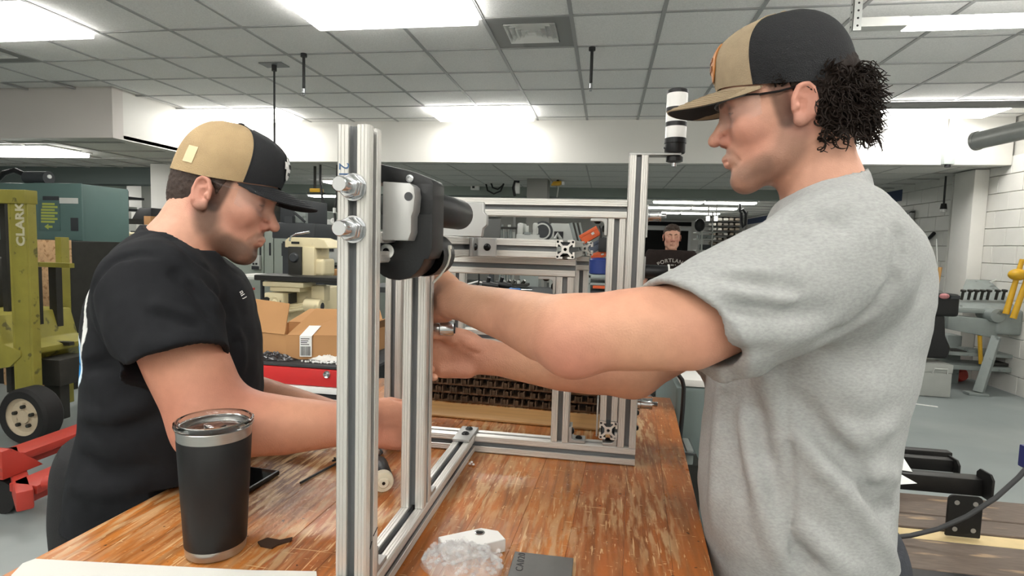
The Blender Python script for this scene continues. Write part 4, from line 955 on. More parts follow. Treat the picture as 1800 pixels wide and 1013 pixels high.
f = MB(); PB(f, 569, 485, 612, 640, cy_-.6, .35, True); stn2 = f.build('grey_stand', m_dgrey, None); tag(stn2, 'dark stand carrying the small carton beside the milling machine', 'stand')
for pts_, lb in (([(563, 318), (567, 352), (569, 380), (574, 420), (577, 444), (572, 470)], 'black cable hanging in front of the grey machining centre'), ([(593, 300), (592, 345), (588, 372), (590, 400)], 'black cable hanging close beside the tall post')):
    q = [PP(u, v, 7.5) for u, v in pts_]; t = thing('hanging_cable', lb, 'cable', tuple(q[0])); up = Vector((q[0].x, 7.5, ZL))
    MB().tube([up]+q, .016, 8).build('cable', m_blk, t, **W); MB().cyl(q[2]+Vector((0, 0, .05)), q[2]-Vector((0, 0, .02)), .024, n=12).build('connector', m_lgrey, t, **W)

# red tool chest with carton
cy0 = 1.93
x0 = aty(420, 650, cy0).x-.25; x1 = -.83; zt = aty(520, 640, cy0).z
ch = thing('tool_chest', 'red and black tool chest behind the black t-shirt man', 'tool chest', ((x0+x1)/2, cy0, 0))
MB().b2((x0, cy0+.02, .12), (x1, cy0+.62, zt-.012)).build('body', m_bplast, ch, bevel=.006, **W)
MB().b2((x0, cy0-.0, zt-.0119), (x1, cy0+.62, zt)).build('rubber_mat', mat('rubber_mat', '3B3B3D', .7, bump=.3, bscale=90), ch, bevel=.003, **W)
z = zt-.014
d0 = MB().b2((x0, cy0-.004, z-.064), (x1, cy0+.019, z)).build('drawer', m_redp if False else mat('chest_red', 'CE2A2A', .35), ch, bevel=.004, **W)
a = PP(574, 659, cy0-.006); MB().lathe([(.0, .004), (.005, .004), (.006, .002), (.0125, .005), (.0145, 0)], 20, frame((a.x, cy0-.004, a.z), (1, 0, 0), (0, -1, 0))).build('lock', m_steel, d0, **W)
MB().b2((x0, cy0-.010, z-.090), (x1, cy0+.019, z-.066)).build('white_handle', m_white, ch, bevel=.004, **W)
for k in range(3): 
    d1 = MB().b2((x0+.01, cy0, z-.30-.2*k), (x1-.01, cy0+.019, z-.096-.2*k)).build('drawer', m_bplast, ch, bevel=.004, **W); MB().b2((x0+.1, cy0-.02, z-.125-.2*k), (x1-.1, cy0-.001, z-.110-.2*k)).build('handle', m_lgrey, d1, **W)
for sx in (x0+.06, x1-.06):
    for sy in (cy0+.08, cy0+.55): MB().cyl((sx-.02, sy, .06), (sx+.02, sy, .06), .06, n=16).build('caster', m_rub, ch, **W)
by0 = cy0+.09
A0, B0, C0 = PP(448, 612, by0), PP(503, 624, by0-.03), PP(595, 613, by0+.02)
zb = zt+.001; hb = .095
bx = thing('open_carton', 'open brown cardboard carton with a barcode label on the red tool chest', 'carton', (B0.x, B0.y, zb))
A0, B0, C0 = (Vector((p.x, p.y, zb)) for p in (A0, B0, C0)); A0 = A0+(A0-B0)*.3; C0 = C0+(C0-B0)*.25; back = Vector((.03, .26, 0)); H = Vector((0, 0, hb))
def panel(nm, p, q, r, s_, par=bx, th=.004, m=m_card3):
    f = MB(); f.add([p, q, r, s_], [(0, 1, 2, 3)]); return f.build(nm, m, par, smooth=0, world=True, solid=th)
panel('side', A0, B0, B0+H, A0+H); panel('side', B0, C0, C0+H, B0+H); panel('side', A0+back, C0+back, C0+back+H, A0+back+H); panel('side', A0, A0+back, A0+back+H, A0+H); panel('side', C0, C0+back, C0+back+H, C0+H)
panel('bottom', A0+Vector((0, 0, .004)), B0+Vector((0, 0, .004)), C0+back+Vector((0, 0, .004)), A0+back+Vector((0, 0, .004)))
dA = Vector((-.04, .045, .115)); dB = Vector((.04, .10, .085))
panel('flap', A0+H, B0+H-Vector((.004, 0, 0)), B0+H+dA*1.0+Vector((.03, 0, 0)), A0+H+dA*1.1); panel('flap', B0+H+Vector((.004, 0, 0)), C0+H, C0+H+dB+Vector((-.06, 0, 0)), B0+H+dB*1.1+Vector((.02, 0, 0)))
panel('flap', C0+back+H, A0+back+H, A0+back+H+Vector((.05, .09, .05)), C0+back+H+Vector((-.06, .09, .06))); panel('flap', C0+H, C0+back+H, C0+back+H+Vector((.08, 0, .06)), C0+H+Vector((.08, .02, .05)))
d_ = (C0-B0).normalized(); nrm_ = Vector((d_.y, -d_.x, 0)); p = B0+d_*.052+nrm_*.0055+Vector((0, 0, .012)); wv = d_*.045; hv = Vector((0, 0, .080))
lb_ = panel('label', p, p+wv, p+wv+hv, p+hv, th=.0006, m=m_white); p2_ = p+hv+nrm_*.001; panel('label', p2_, p2_+wv, p2_+wv+dB*.42, p2_+dB*.42, th=.0006, m=m_white)
bc = MB(); rr_ = random.Random(3)
x_ = .003
while x_ < .040:
    w_ = rr_.choice((.0008, .0014, .002)); q = p+d_*x_+nrm_*.0009+Vector((0, 0, .004)); bc.add([q, q+d_*w_, q+d_*w_+Vector((0, 0, .036)), q+Vector((0, 0, .036))], [(0, 1, 2, 3)]); x_ += w_+rr_.choice((.0008, .0015))
for zz in (.046, .053, .060, .068): q = p+d_*.004+nrm_*.0009+Vector((0, 0, zz)); L_ = .034*rr_.uniform(.6, 1); bc.add([q, q+d_*L_, q+d_*L_+Vector((0, 0, .003)), q+Vector((0, 0, .003))], [(0, 1, 2, 3)])
o = bc.build('barcode', m_blk, lb_, smooth=0, world=True); o['kind'] = 'stuff'
def crumple(name, label, cat, u, v, y, rx, ry, hz, m, seed, z):
    p = aty(u, v, y); t = thing(name, label, cat, (p.x, p.y, z))
    def fn(a, b):
        q = 2*PI*a; n = mnoise.noise(Vector((math.cos(q)*3+seed, math.sin(q)*3, b*4))); r = b*(1+.3*n)
        return (rx*r*math.cos(q), ry*r*math.sin(q), max(.001, hz*(1-b**2)*(1+.9*mnoise.noise(Vector((math.cos(q)*6*b+seed, math.sin(q)*6*b, 2))))))
    MB().grid(fn, 40, 12, closeu=True).build('sheet', m, t, smooth=30); return t
crumple('plastic_wrap', 'dark crinkled plastic wrap left of the carton on the tool chest', 'plastic wrap', 478, 632, cy0+.05, .10, .035, .022, mat('dark_film', '2A2628', .2, spec=.7), 3, zt+.001)
crumple('white_cloth', 'white cloth scrap at the right of the carton on the tool chest', 'cloth', 573, 628, cy0+.10, .075, .03, .016, m_paint, 8, zt+.001)
p = aty(570, 635, cy0+.04); t = thing('bead_string', 'small heap of white beads on the tool chest near the post', 'beads', (p.x, cy0+.035, zt+.001))
f = MB()
for k in range(46): f.sph((rr_.gauss(0, .03), rr_.uniform(-.012, .014), .004), .0042, 7, 5)
o = f.build('bead', m_white, t); o['kind'] = 'stuff'

# far bench and machines seen through the frame
fby = 4.9
fb = thing('far_bench', 'cluttered dark bench seen through the aluminium frame', 'bench', (-.9, fby, 0))
zf = aty(850, 512.5, fby).z
MB().b2((-2.2, fby, zf-.05), (-.33, fby+.8, zf)).build('top', m_dgrey, fb, bevel=.005, **W)
for x in (-2.1, -.42):
    for y in (fby+.06, fby+.74): MB().b2((x-.04, y-.04, 0), (x+.04, y+.04, zf-.05)).build('leg', m_dgrey, fb, **W)
def small(name, lb, cat, u, v, y=fby+.12): return at_thing(name, lb, cat, u, v, y, z=zf+.001)
t = small('screwdriver', 'blue-handled screwdriver on the far bench behind the raised arm', 'screwdriver', 905, 512)
a, b = PP(895, 505, fby+.12), PP(920, 504, fby+.12); a.z = b.z = zf+.018
MB().lathe([(.010, 0), (.016, .012), (.013, .05), (.016, .09), (.010, .105)], 12, frame(a, (0, 0, 1), b-a)).build('handle', mat('blue_handle', '4E77B5', .4), t, **W); MB().cyl(b-Vector((.02, 0, 0)), b+Vector((.08, .01, 0)), .005, n=8).build('shaft', m_steel, t, **W)
for k, (u, v, lb) in enumerate(((862, 511, 'black power tool lying left on the far bench'), (885, 512, 'black power tool lying beside the blue screwdriver'))):
    t = small('power_tool', lb, 'power tool', u, v, fby+.2+.1*k); a = PP(u-14, v, fby+.2+.1*k); b = PP(u+14, v, fby+.2+.1*k); a.z = zf+.05; b.z = zf+.035
    MB().tube([a, a.lerp(b, .4), b], [.03, .035, .022], 12).build('housing', m_blk, t, **W); MB().tube([a.lerp(b, .3), a.lerp(b, .3)+Vector((.02, -.02, .07))], .018, 10).build('grip', m_blk, t, **W)
t = small('white_hose', 'looped white hose on the far bench', 'hose', 845, 508, fby+.35)
q = [PP(u, v, fby+.35) for u, v in ((812, 516), (822, 500), (840, 495), (860, 501), (872, 514))]; q[0].z = q[-1].z = zf+.012; MB().tube(q, .009, 8).build('hose', m_paint, t, **W)
t = small('extension_lead', 'black cord curving on the far bench', 'cord', 840, 512, fby+.2)
q = [PP(u, v, fby+.2) for u, v in ((822, 517), (830, 512), (838, 506), (842, 494), (842, 480))]; q[0].z = zf+.01; MB().tube(q, .008, 8).build('cord', m_blk, t, **W)
t = small('parts_tray', 'dark parts tray with jumbled fittings on the far bench', 'tray', 900, 500, fby+.5)
f = MB(); PB(f, 884, 499, 926, 503.5, fby+.5, .2); f.build('tray', m_dmet, t, **W)
for k in range(9):
    f = MB(); u = 886+k*4.3; p = PP(u, 497, fby+.55); f.cyl((p.x, fby+.55+.02*(k % 3), p.z-.03), (p.x+.03*(k % 2), fby+.56, p.z+.02), .018, n=8); f.build('fitting', m_dmet if k % 2 else m_lgrey, t, **W)
sy = 5.9
t = at_thing('grey_press', 'pale grey press with twin arms and centre bolt seen through the frame', 'machine', 930, 430, sy)
f = MB(); PB(f, 907, 412, 948, 434, sy, .35); f.build('bed', m_lgrey, t, bevel=.01, **W)
for u0, u1, v in ((909, 920, 392), (936, 947, 392)):
    f = MB(); PB(f, u0, v, u1, 414, sy+.02, .25); f.build('arm', m_lgrey, t, bevel=.02, **W)
f = MB(); PB(f, 921, 408, 932, 413, sy-.01, .1); f.build('nut', m_gmach, t, bevel=.008, **W); f = MB(); PB(f, 924, 397, 929, 409, sy, .03); f.build('bolt', m_lgrey, t, bevel=.004, **W)
f = MB(); PB(f, 912, 434, 945, 640, sy+.05, .25, True); f.build('pedestal', m_gmach, t, **W)
a = PP(955, 407, sy+.1); wv_ = MB().lathe([(.02, .02), (.08, .03), (.105, .02), (.105, -.03), (.02, -.03)], 28, frame((a.x, sy+.05, a.z), (1, 0, 0), (0, -1, 0))).build('flywheel', m_dgrey, t, **W)
MB().lathe([(.07, .0), (.085, .004), (.07, .006)], 28, frame((a.x, sy+.015, a.z), (1, 0, 0), (0, -1, 0)), close=False).build('rim', m_lgrey, wv_, **W)
t = at_thing('steel_sheet', 'plain dark grey sheet standing left of the grey press', 'sheet', 860, 430, 5.78)
f = MB(); PB(f, 846, 385, 879, 430, 5.78, .05); f.build('board', mat('panel_grey', '5F605E', .6), t, bevel=.004, **W); f = MB(); PB(f, 858, 430, 866, 640, 5.79, .04, True); f.build('stand', m_dgrey, t, **W)
t = at_thing('pipe_rack', 'rack of thin white and grey pipes left of the grey press', 'rack', 892, 430, 6.2)
for k in range(6):
    f = MB(); u = 882+k*4; p = PP(u, 395, 6.2); f.cyl((p.x, 6.2+.05*(k % 2), 0), (p.x, 6.2+.05*(k % 2), p.z-.04*(k % 3)), .016, n=10); f.build('pipe', m_lgrey if k % 2 else m_gmach, t, **W)
f = MB(); PB(f, 878, 399, 908, 403, 6.15, .03); f.build('rail', m_dmet, t, **W)
t = at_thing('white_cabinet', 'white cabinet with dark opening right of the grey press', 'cabinet', 983, 430, 6.4)
f = MB(); PB(f, 968, 393, 1008, 440, 6.4, .4, True); f.build('body', m_lgrey, t, bevel=.006, **W)
f = MB(); PB(f, 974, 407, 990, 420, 6.39, .011); f.build('opening', m_blk, t, **W)
MB().tube([PP(976, 420, 6.36), PP(980, 411, 6.36), PP(986, 421, 6.36)], .02, 8).build('clamp', m_lgrey, t, **W)
gy = 4.6
t = at_thing('leaning_bars', 'bundle of dark flat bars leaning by the orange case', 'bars', 1015, 440, gy)
for k in range(5):
    f = MB(); a = PP(1003+k*3.6, 392, gy+.6+.03*k); b = PP(1018+k*3, 450, gy+.6+.03*k); f.tube([Vector((b.x+.16, gy+.6+.03*k, 0)), b, a], .016, 4); f.build('bar', m_dmet if k % 2 else m_gmach, t, **W)
tbl = at_thing('tool_cart', 'grey tool cart holding the orange and blue cases', 'cart', 1055, 500, gy)
for v0, v1 in ((484, 490), (498, 502)):
    f = MB(); PB(f, 1028, v0, 1085, v1, gy-.05, .5); f.build('shelf', m_gmach, tbl, bevel=.004, **W)
f = MB(); PB(f, 1037, 512, 1085, 560, gy-.04, .45, True); f.build('body', m_dgrey, tbl, **W)
f = MB(); PB(f, 1042, 503, 1085, 508, gy-.06, .02); f.build('red_strip', m_orange, tbl, **W)
for u in (1031, 1082):
    f = MB(); PB(f, u, 484, u+4, 640, gy-.05, .04, True); f.build('post', m_gmach, tbl, **W)
zc_ = aty(1050, 484, gy).z
a = PP(1052, 468, gy); t = thing('blue_drum', 'dark blue drum under the orange cases inside the frame', 'drum', (a.x, gy+.1, zc_+.001)); MB().lathe([(.06, 0), (.075, .01), (.075, .12), (.06, .135), (.02, .14)], 28, TR((a.x, gy+.1, zc_+.001))).build('drum', m_navy2, t, **W)
MB().cyl((a.x-.10, gy+.06, zc_+.06), (a.x-.075, gy+.06, zc_+.06), .012, n=10).build('tap', m_lgrey, t, **W)
def tilt_case(lb, u, v, y, w_, h_, d_, ang, m, zoff, nm='tool_case', cat='case'):
    p = aty(u, v, y); t = thing(nm, lb, cat, (p.x, y, p.z)); M_ = Matrix.Translation(p) @ Matrix.Rotation(-ang, 4, 'Y')
    MB().b2((-w_/2, 0, -h_/2), (w_/2, d_, h_/2), M_).build('shell', m, t, bevel=.008, **W); MB().b2((-w_/2-.002, -.004, h_/2-.02), (w_/2+.002, d_+.004, h_/2+.006), M_).build('lid', m, t, bevel=.004, **W)
    MB().b2((w_*.1, -.012, -h_*.1), (w_*.25, 0, h_*.15), M_).build('latch', m_lgrey, t, **W); return t
tilt_case('upper tilted orange tool case seen through the frame', 1037, 414, gy+.12, .16, .075, .2, .55, m_orange, 0)
tilt_case('grey tool case wedged between two orange cases in the frame', 1051, 432, gy+.10, .15, .07, .2, .5, mat('slate_plastic', '4C5563', .5), 0)
tilt_case('lower orange tool case resting on the dark blue drum', 1054, 449, gy+.08, .14, .05, .2, .35, m_orange, 0)
t = at_thing('black_vice', 'black tool body beside the tilted cases in the frame', 'tool', 1062, 430, gy+.05, z=aty(1062, 440, gy+.05).z); f = MB(); PB(f, 1052, 418, 1070, 443, gy+.02, .12); f.build('body', m_blk, t, bevel=.008, **W)
MB().tube([PP(1056, 418, gy+.05), PP(1057, 405, gy+.05), PP(1054, 397, gy+.05)], .01, 8).build('cord', m_blk, t, **W)
# overhead bits between the soffit and the frame
t = at_thing('outlet_box', 'small white outlet box on the grey beam above the motor', 'outlet', 835, 329, 10.2, z=aty(835, 333, 10.2).z); f = MB(); PB(f, 827, 324, 842, 334, 10.17, .07); f.build('box', m_white, t, bevel=.01, **W); f = MB(); PB(f, 830, 326, 834, 331, 10.16, .012); f.build('socket', m_dgrey, t, **W)
for k, (pts_, lb) in enumerate((([(853, 318), (857, 335), (868, 341), (880, 336), (886, 322)], 'outer hanging black cable loop under the beam'), ([(862, 318), (866, 330), (875, 333), (884, 326), (887, 318)], 'inner hanging black cable loop under the beam'))):
    yl = 9.8-.12*k; q = [PP(u, v, yl) for u, v in pts_]; t = thing('cable_loop', lb, 'cable', tuple(q[0])); MB().tube([Vector((q[0].x, yl, ZL))]+q+[Vector((q[-1].x, yl, ZL))], .015, 8).build('cable', m_blk, t, **W)
t = at_thing('wall_charger', 'white box with a black cable on the column above the frame', 'charger', 908, 330, 8.8, z=aty(908, 340, 8.8).z); f = MB(); PB(f, 905, 322, 913, 340, 8.78, .08); f.build('box', m_white, t, bevel=.01, **W)
MB().tube([PP(913, 320, 8.76), PP(905, 319, 8.76), PP(902, 330, 8.76), PP(905, 345, 8.76)], .02, 8).build('cable', m_blk, t, **W)
t = at_thing('yellow_hoist', 'yellow hoist head hanging beyond the frame', 'hoist', 980, 323, 9.0, z=aty(980, 327, 9.0).z)
x0, z0, x1, z1 = R4(968, 319, 992, 326, 9.0); MB().prism([(x0, z0), (x0+.04, z1), (x1-.05, z1+.01), (x1-.05, z0+.02), (x0+.12, z0)], 9.0, 9.12).build('head', m_yel, t, bevel=.01, **W); MB().b2((x1-.04, 9.0, z0+.01), (x1+.0, 9.08, z1)).build('white_end', m_white, t, bevel=.01, **W)
MB().cyl(((x0+x1)/2, 9.05, z1), ((x0+x1)/2, 9.05, ZL), .02, n=10).build('rod', m_dmet, t, **W); MB().tube([PP(982, 327, 9.0), PP(979, 347, 9.0)], .012, 6).build('line', m_lgrey, t, **W)
t = at_thing('yellow_crane', 'yellow crane trolley glimpsed above the black cap brim', 'crane', 553, 335, 7.6, z=aty(553, 338, 7.6).z); f = MB(); PB(f, 544, 331, 562, 338, 7.6, .12); f.build('trolley', m_yel, t, bevel=.01, **W); a = PP(553, 331, 7.65); MB().cyl((a.x, 7.66, a.z), (a.x, 7.66, ZL), .02, n=8).build('rod', m_dmet, t, **W)
f = MB(); PB(f, 540, 338, 566, 340, 7.6, .1); f.build('rail', m_dmet, t, **W)

# ---------------------------------------------------------------- right side
gc = thing('floor_cabinet', 'grey-green floor cabinet with white top beside the right edge of the workbench', 'cabinet', (.42, 1.62, 0))
zc2 = aty(1210, 682, 1.62).z; x0 = aty(1187, 700, 1.62).x
MB().b2((x0, 1.62, .12), (.72, 2.2, zc2)).build('body', mat('cabinet_green', '6E7A78', .5, var=.07, vscale=6), gc, bevel=.012, **W); MB().b2((x0+.05, 1.66, 0), (.67, 2.15, .12)).build('plinth', m_dgrey, gc, **W)
t = thing('white_folder', 'white folder lying on top of the grey-green floor cabinet', 'folder', (.5, 1.8, zc2+.001)); MB().b2((x0+.015, 1.625, zc2+.002), (.70, 2.15, zc2+.022)).build('folder', m_paint, t, bevel=.003, **W); MB().b2((x0+.05, 1.75, zc2+.0225), (.68, 2.14, zc2+.075)).build('upper_folder', m_lgrey, t, bevel=.004, **W)
q = [PP(1190, 656, 1.60), PP(1199, 668, 1.60), PP(1202, 682, 1.60), PP(1200, 720, 1.60), PP(1195, 775, 1.60)]; t = thing('black_strap', 'black strap hanging down the front of the grey-green floor cabinet', 'strap', tuple(q[0])); MB().tube(q, .006, 8).build('strap', m_blk, t, **W)
t = thing('small_vice', 'small grey metal vice by the foot of the floor cabinet', 'vice', tuple(PP(1213, 805, 1.5))); f = MB(); PB(f, 1206, 792, 1219, 818, 1.5, .1); f.build('jaw', m_gmach, t, bevel=.004, **W); f = MB(); PB(f, 1203, 797, 1224, 801, 1.49, .12); f.build('slide', m_steel, t, **W); a = PP(1212, 818, 1.5); MB().b2((a.x-.03, 1.5, 0), (a.x+.03, 1.6, a.z)).build('stand', m_dmet, t, **W)
# sheet-metal brake
ky = 6.9
bk = at_thing('sheet_metal_brake', 'grey sheet-metal folding brake with sloped top against the block wall', 'machine', 1720, 660, ky)
def K(u, v, y=ky): return aty(u, v, y)
q = [K(1677, 545), K(1697, 495, ky+.55), K(1830, 500, ky+.45), K(1830, 552)]
f = MB(); f.add(q, [(0, 1, 2, 3)]); f.build('sloped_bed', m_gmach, bk, smooth=0, world=True, solid=.03)
f = MB(); PB(f, 1679, 545, 1800, 552, ky-.05, .1); f.build('bending_leaf', m_gmach, bk, bevel=.008, **W)
x0, z0, x1, z1 = R4(1664, 556, 1752, 590, ky-.06); f = MB(); f.prism([(x0, z0+.06), (x1, z0-.02), (x1+.02, z1-.03), (x0, z1)], ky-.08, ky+.10); f.build('front_beam', m_gmach, bk, bevel=.01, **W)
for k, u in enumerate((1690, 1702, 1713, 1724, 1735, 1750, 1762)):
    a = K(u, 527, ky+.1); s_ = MB().cyl(a, a+Vector((0, -.02, .09)), .014, n=8); s_.cyl(a+Vector((0, -.02, .09)), a+Vector((0, -.024, .11)), .028, n=10); s_.build('clamp_screw', m_dmet, bk, **W)
for a_, b_ in ((1742, 1727), ):
    f = MB(); p, q = K(1752, 592, ky-.12), Vector((K(1722, 668, ky-.2).x, ky-.2, .03)); f.tube([p, q], [.055, .062], 4); f.build('leg', m_gmach, bk, bevel=.008, **W); f = MB(); f.b2((q.x-.12, q.y-.06, 0), (q.x+.07, q.y+.06, .03)); f.build('foot', m_gmach, bk, bevel=.008, **W)
f = MB(); PB(f, 1792, 590, 1840, 690, ky-.1, .2, True); f.build('leg', m_gmach, bk, bevel=.01, **W)
f = MB(); PB(f, 1664, 590, 1690, 640, ky+.35, .2, True); f.build('leg', m_gmach, bk, bevel=.01, **W)
for v0, v1 in ((622, 628), (645, 653)):
    f = MB(); PB(f, 1668, v0, 1800, v1, ky+.0, .4); f.build('lower_shelf', m_gmach, bk, bevel=.005, **W)
p = K(1752, 563, ky-.14); f = MB().cyl((p.x, ky-.16, p.z+.05), (p.x, ky+.1, p.z+.05), .075, n=20); f.build('end_hub', m_gmach, bk, bevel=.01, **W)
f = MB(); PB(f, 1752, 545, 1800, 590, ky-.1, .2); f.build('end_casting', m_gmach, bk, bevel=.04, seg=3, **W)
for k, (u0, v0, u1, v1, br) in enumerate(((1768, 552, 1797, 456, 1), (1781, 560, 1812, 470, 0))):
    a, b = K(u0, v0, ky-.2-.05*k), K(u1, v1, ky-.2-.05*k); lv = MB().tube([a, b], [.03, .022], 10).build('lever', m_yel, bk, **W)
    if br: c = a.lerp(b, .72); MB().sph(c, (.085, .07, .062), 18, 12).build('lever_weight', m_yel, lv, **W)
MB().tube([K(1722, 590, ky-.05), K(1724, 640, ky-.05)], .02, 8).build('rod', m_yel, bk, **W)
MB().tube([K(1740, 497, ky+.35), K(1757, 489, ky+.4), K(1768, 500, ky+.35)], .012, 6).build('wire_handle', m_lgrey, bk, **W)
for k, (u0, u1, v0, v1, lb) in enumerate(((1672, 1700, 612, 622, 'left'), (1703, 1722, 610, 622, 'middle'), (1748, 1776, 634, 645, 'right'))):
    t = at_thing('metal_offcut', 'rusty metal offcut lying %s on the shelf of the folding brake' % lb, 'offcut', u0, v1, ky+.05, 'offcuts on the brake shelf', z=aty(u0, v1, ky+.05).z+.004); f = MB(); PB(f, u0, v0+5, u1, v1-.6, ky+.05, .2); f.build('plate', m_dmet if k != 1 else m_gmach, t, bevel=.004, **W)
# black bag, ammunition-style tool box, red bottle
t = at_thing('black_bag', 'black bag and jacket hanging on the left end of the folding brake', 'bag', 1660, 600, ky-.3, z=aty(1660, 650, ky-.3).z)
x0, z0, x1, z1 = R4(1640, 516, 1682, 556, ky-.3); MB().b2((x0-.1, ky-.36, z0), (x1, ky-.16, z1)).build('pouch', m_blk, t, bevel=.04, seg=3, **W)
x0, z0, x1, z1 = R4(1625, 556, 1670, 630, ky-.3); MB().prism([(x0-.1, z0), (x0-.1, z1), (x0+.16, z1+.02), (x1-.06, z1-.2), (x1, z0+.12), (x1-.02, z0)], ky-.34, ky-.12).build('jacket', m_blk, t, bevel=.03, seg=3, **W)
f = MB(); PB(f, 1672, 520, 1688, 526, ky-.38, .03); f.build('strap_end', m_dgrey, t, **W); a = PP(1660, 521, ky-.4); MB().sph(a, (.05, .03, .03), 10, 7).build('pink_tag', mat('pink_cloth', 'B77A7C', .7), t, **W)
a = atz(1640, 698, 0); yb = a.y; x0, z0, x1, z1 = R4(1606, 640, 1673, 697, yb)
tb_ = thing('metal_toolbox', 'worn grey metal box with wire handle on the floor by the brake', 'box', ((x0+x1)/2, yb, 0))
m_worn = mat('worn_grey', 'A9ABA6', .55, var=.06, vscale=8, col2='4A3D33', c2scale=5, c2lo=.60, c2hi=.63)
MB().b2((x0, yb, .004), (x1, yb+.36, z1-.09)).build('body', m_worn, tb_, bevel=.008, **W); MB().b2((x0-.004, yb-.004, z1-.089), (x1+.004, yb+.364, z1)).build('lid', m_worn, tb_, bevel=.008, **W)
a = (x0+x1)/2+.06; MB().tube([(a-.07, yb-.006, z1-.10), (a-.06, yb-.02, z1-.045), (a+.06, yb-.02, z1-.045), (a+.07, yb-.006, z1-.10)], .007, 8).build('handle', m_lgrey, tb_, **W)
a = atz(1684, 662, .06); a.y -= .1; t = thing('red_bottle', 'red gas bottle lying on the floor beside the worn grey box', 'bottle', (a.x, a.y, 0))
MB().lathe([(.02, -.02), (.03, 0), (.075, .01), (.085, .03), (.085, .36), (.05, .40)], 24, frame((a.x, a.y+.05, .087), (0, 0, 1), (.15, 1, 0))).build('bottle', mat('bottle_red', 'B5322C', .4), t, **W)
MB().lathe([(.03, .021), (.055, .022), (.05, .03)], 20, frame((a.x, a.y+.03, .087), (0, 0, 1), (-.15, -1, 0))).build('cap', m_redp, t, **W)
a = atz(1622, 712, .003); t = thing('paper_scrap', 'thin white strip lying on the floor by the worn grey box', 'scrap', (a.x, a.y, .001)); MB().box((0, 0, .002), (.24, .035, .003), TR(rz=-.35)).build('strip', m_white, t, smooth=0)
# tools and sticks leaning on the block wall
for nm, lb, ct, (u0, v0), (u1, v1), y, r, m in (('dark_bar', 'dark bar hooked on the block wall above the grey shoulder', 'bar', (1621, 432), (1640, 412), 7.6, .018, m_blk), ('wood_handle', 'wooden handle standing against the block wall', 'stick', (1645, 512), (1653, 470), 7.65, .022, mat('wood_stick', 'B98F55', .6)), ('white_rod', 'thin white curved rod on the block wall', 'rod', (1648, 480), (1646, 420), 7.7, .006, m_lgrey)):
    a, b = (aty(u0, v0, y), aty(u1, v1, y)) if nm != 'dark_bar' else (atx(u0, v0, XR-.035), atx(u1, v1, XR-.035)); y = a.y; t = thing(nm, lb, ct, (a.x, y, 0 if nm != 'dark_bar' else a.z)); d = b-a
    MB().tube([Vector((a.x-.05, y, 0)) if nm != 'dark_bar' else a-d*.6, a, b], r, 8).build('shaft', m, t, **W)
    if nm == 'dark_bar': f = MB().cyl(b-d*.3, b+d*.1, r*1.3, n=8); f.build('grip', m_blk, t, **W); MB().cyl(a, (XR-.002, a.y, a.z), .012, n=8).build('wall_hook', m_dmet, t, **W)
# racks of stock at the far end of the right wall
ry = 13.2
rk = at_thing('stock_rack', 'tall steel rack stacked with small stock lengths in the far corner', 'rack', 1275, 430, ry)
for u in (1245, 1305):
    for dy in (0, .5):
        f = MB(); PB(f, u, 372, u+2, 640, ry+dy, .05, True); f.build('post', m_dmet, rk, **W)
vv_ = [380+8.5*k for k in range(12)]
for v in vv_:
    f = MB(); PB(f, 1245, v, 1307, v+1.2, ry, .55); f.build('shelf', m_dmet, rk, **W)
cols = [mat('stock_%d' % k, c, .6, var=.15, vscale=6) for k, c in enumerate(('9C9A90', '6E6557', 'B6B2A6', '7B7468', '57524A'))]
wr_ = ('left', 'middle-left', 'middle', 'middle-right', 'right'); lev = ('top', 'second', 'third', 'fourth', 'fifth', 'sixth', 'seventh', 'eighth', 'ninth', 'tenth')
for k in range(10):
    for j in range(5):
        u0 = 1251+j*10.3; t = at_thing('stock_bundle', 'bundle of stock, %s on the %s shelf down of the far rack' % (wr_[j], lev[k]), 'bundle', u0+5, vv_[k+1], ry+.06, 'stock bundles on the far rack', z=aty(u0+5, vv_[k+1], ry+.06).z+.002)
        f = MB(); PB(f, u0, vv_[k+1]-4.5-rr_.random()*2, u0+8+rr_.random()*1.5, vv_[k+1]-.15, ry+.04, .4); f.build('bundle', cols[rr_.randrange(5)], t, bevel=.03, **W)
sh2 = at_thing('wire_shelf', 'low wire shelving in front of the far stock rack', 'shelf', 1235, 450, 11.8)
for u in (1224, 1246):
    f = MB(); PB(f, u, 392, u+1.4, 640, 11.8, .03, True); f.build('post', m_lgrey, sh2, **W)
for v in (408, 420, 440, 462):
    f = MB(); PB(f, 1224, v, 1258, v+1.5, 11.8, .4); f.build('shelf', m_lgrey, sh2, **W)
for k, (v0, v1, u0, u1, lb) in enumerate(((413, 420, 1228, 1256, 'upper'), (430, 440, 1230, 1250, 'middle'), (454, 462, 1228, 1256, 'lower'))):
    t = at_thing('dark_crate', 'dark crate on the %s level of the wire shelving' % lb, 'crate', u0, v1, 11.86, 'crates on the wire shelving', z=aty(u0, v1-.3, 11.86).z); f = MB(); PB(f, u0, v0, u1, v1-.3, 11.86, .25); f.build('crate', m_dgrey if k else m_gmach, t, bevel=.01, **W)
t = at_thing('mop_head', 'black fan head on a pole above the wire shelving', 'fan', 1232, 395, 11.7); a = PP(1230, 396, 11.7); MB().sph(a, (.10, .05, .13), 14, 9).build('head', m_blk, t, **W); MB().tube([a, PP(1234, 412, 11.7), Vector((PP(1236, 420, 11.7).x, 11.7, 0))], .018, 8).build('pole', m_lgrey, t, **W)
q = [PP(u, v, 12.6) for u, v in ((1300, 372), (1306, 368), (1311, 376), (1310, 395), (1306, 400), (1303, 390), (1303, 374))]; t = thing('cable_coil', 'coil of black cable hanging beside the far rack', 'cable', tuple(q[0])); MB().tube([Vector((q[0].x, 12.6, ZL))]+q+q[:3], .028, 8).build('coil', m_blk, t, **W)
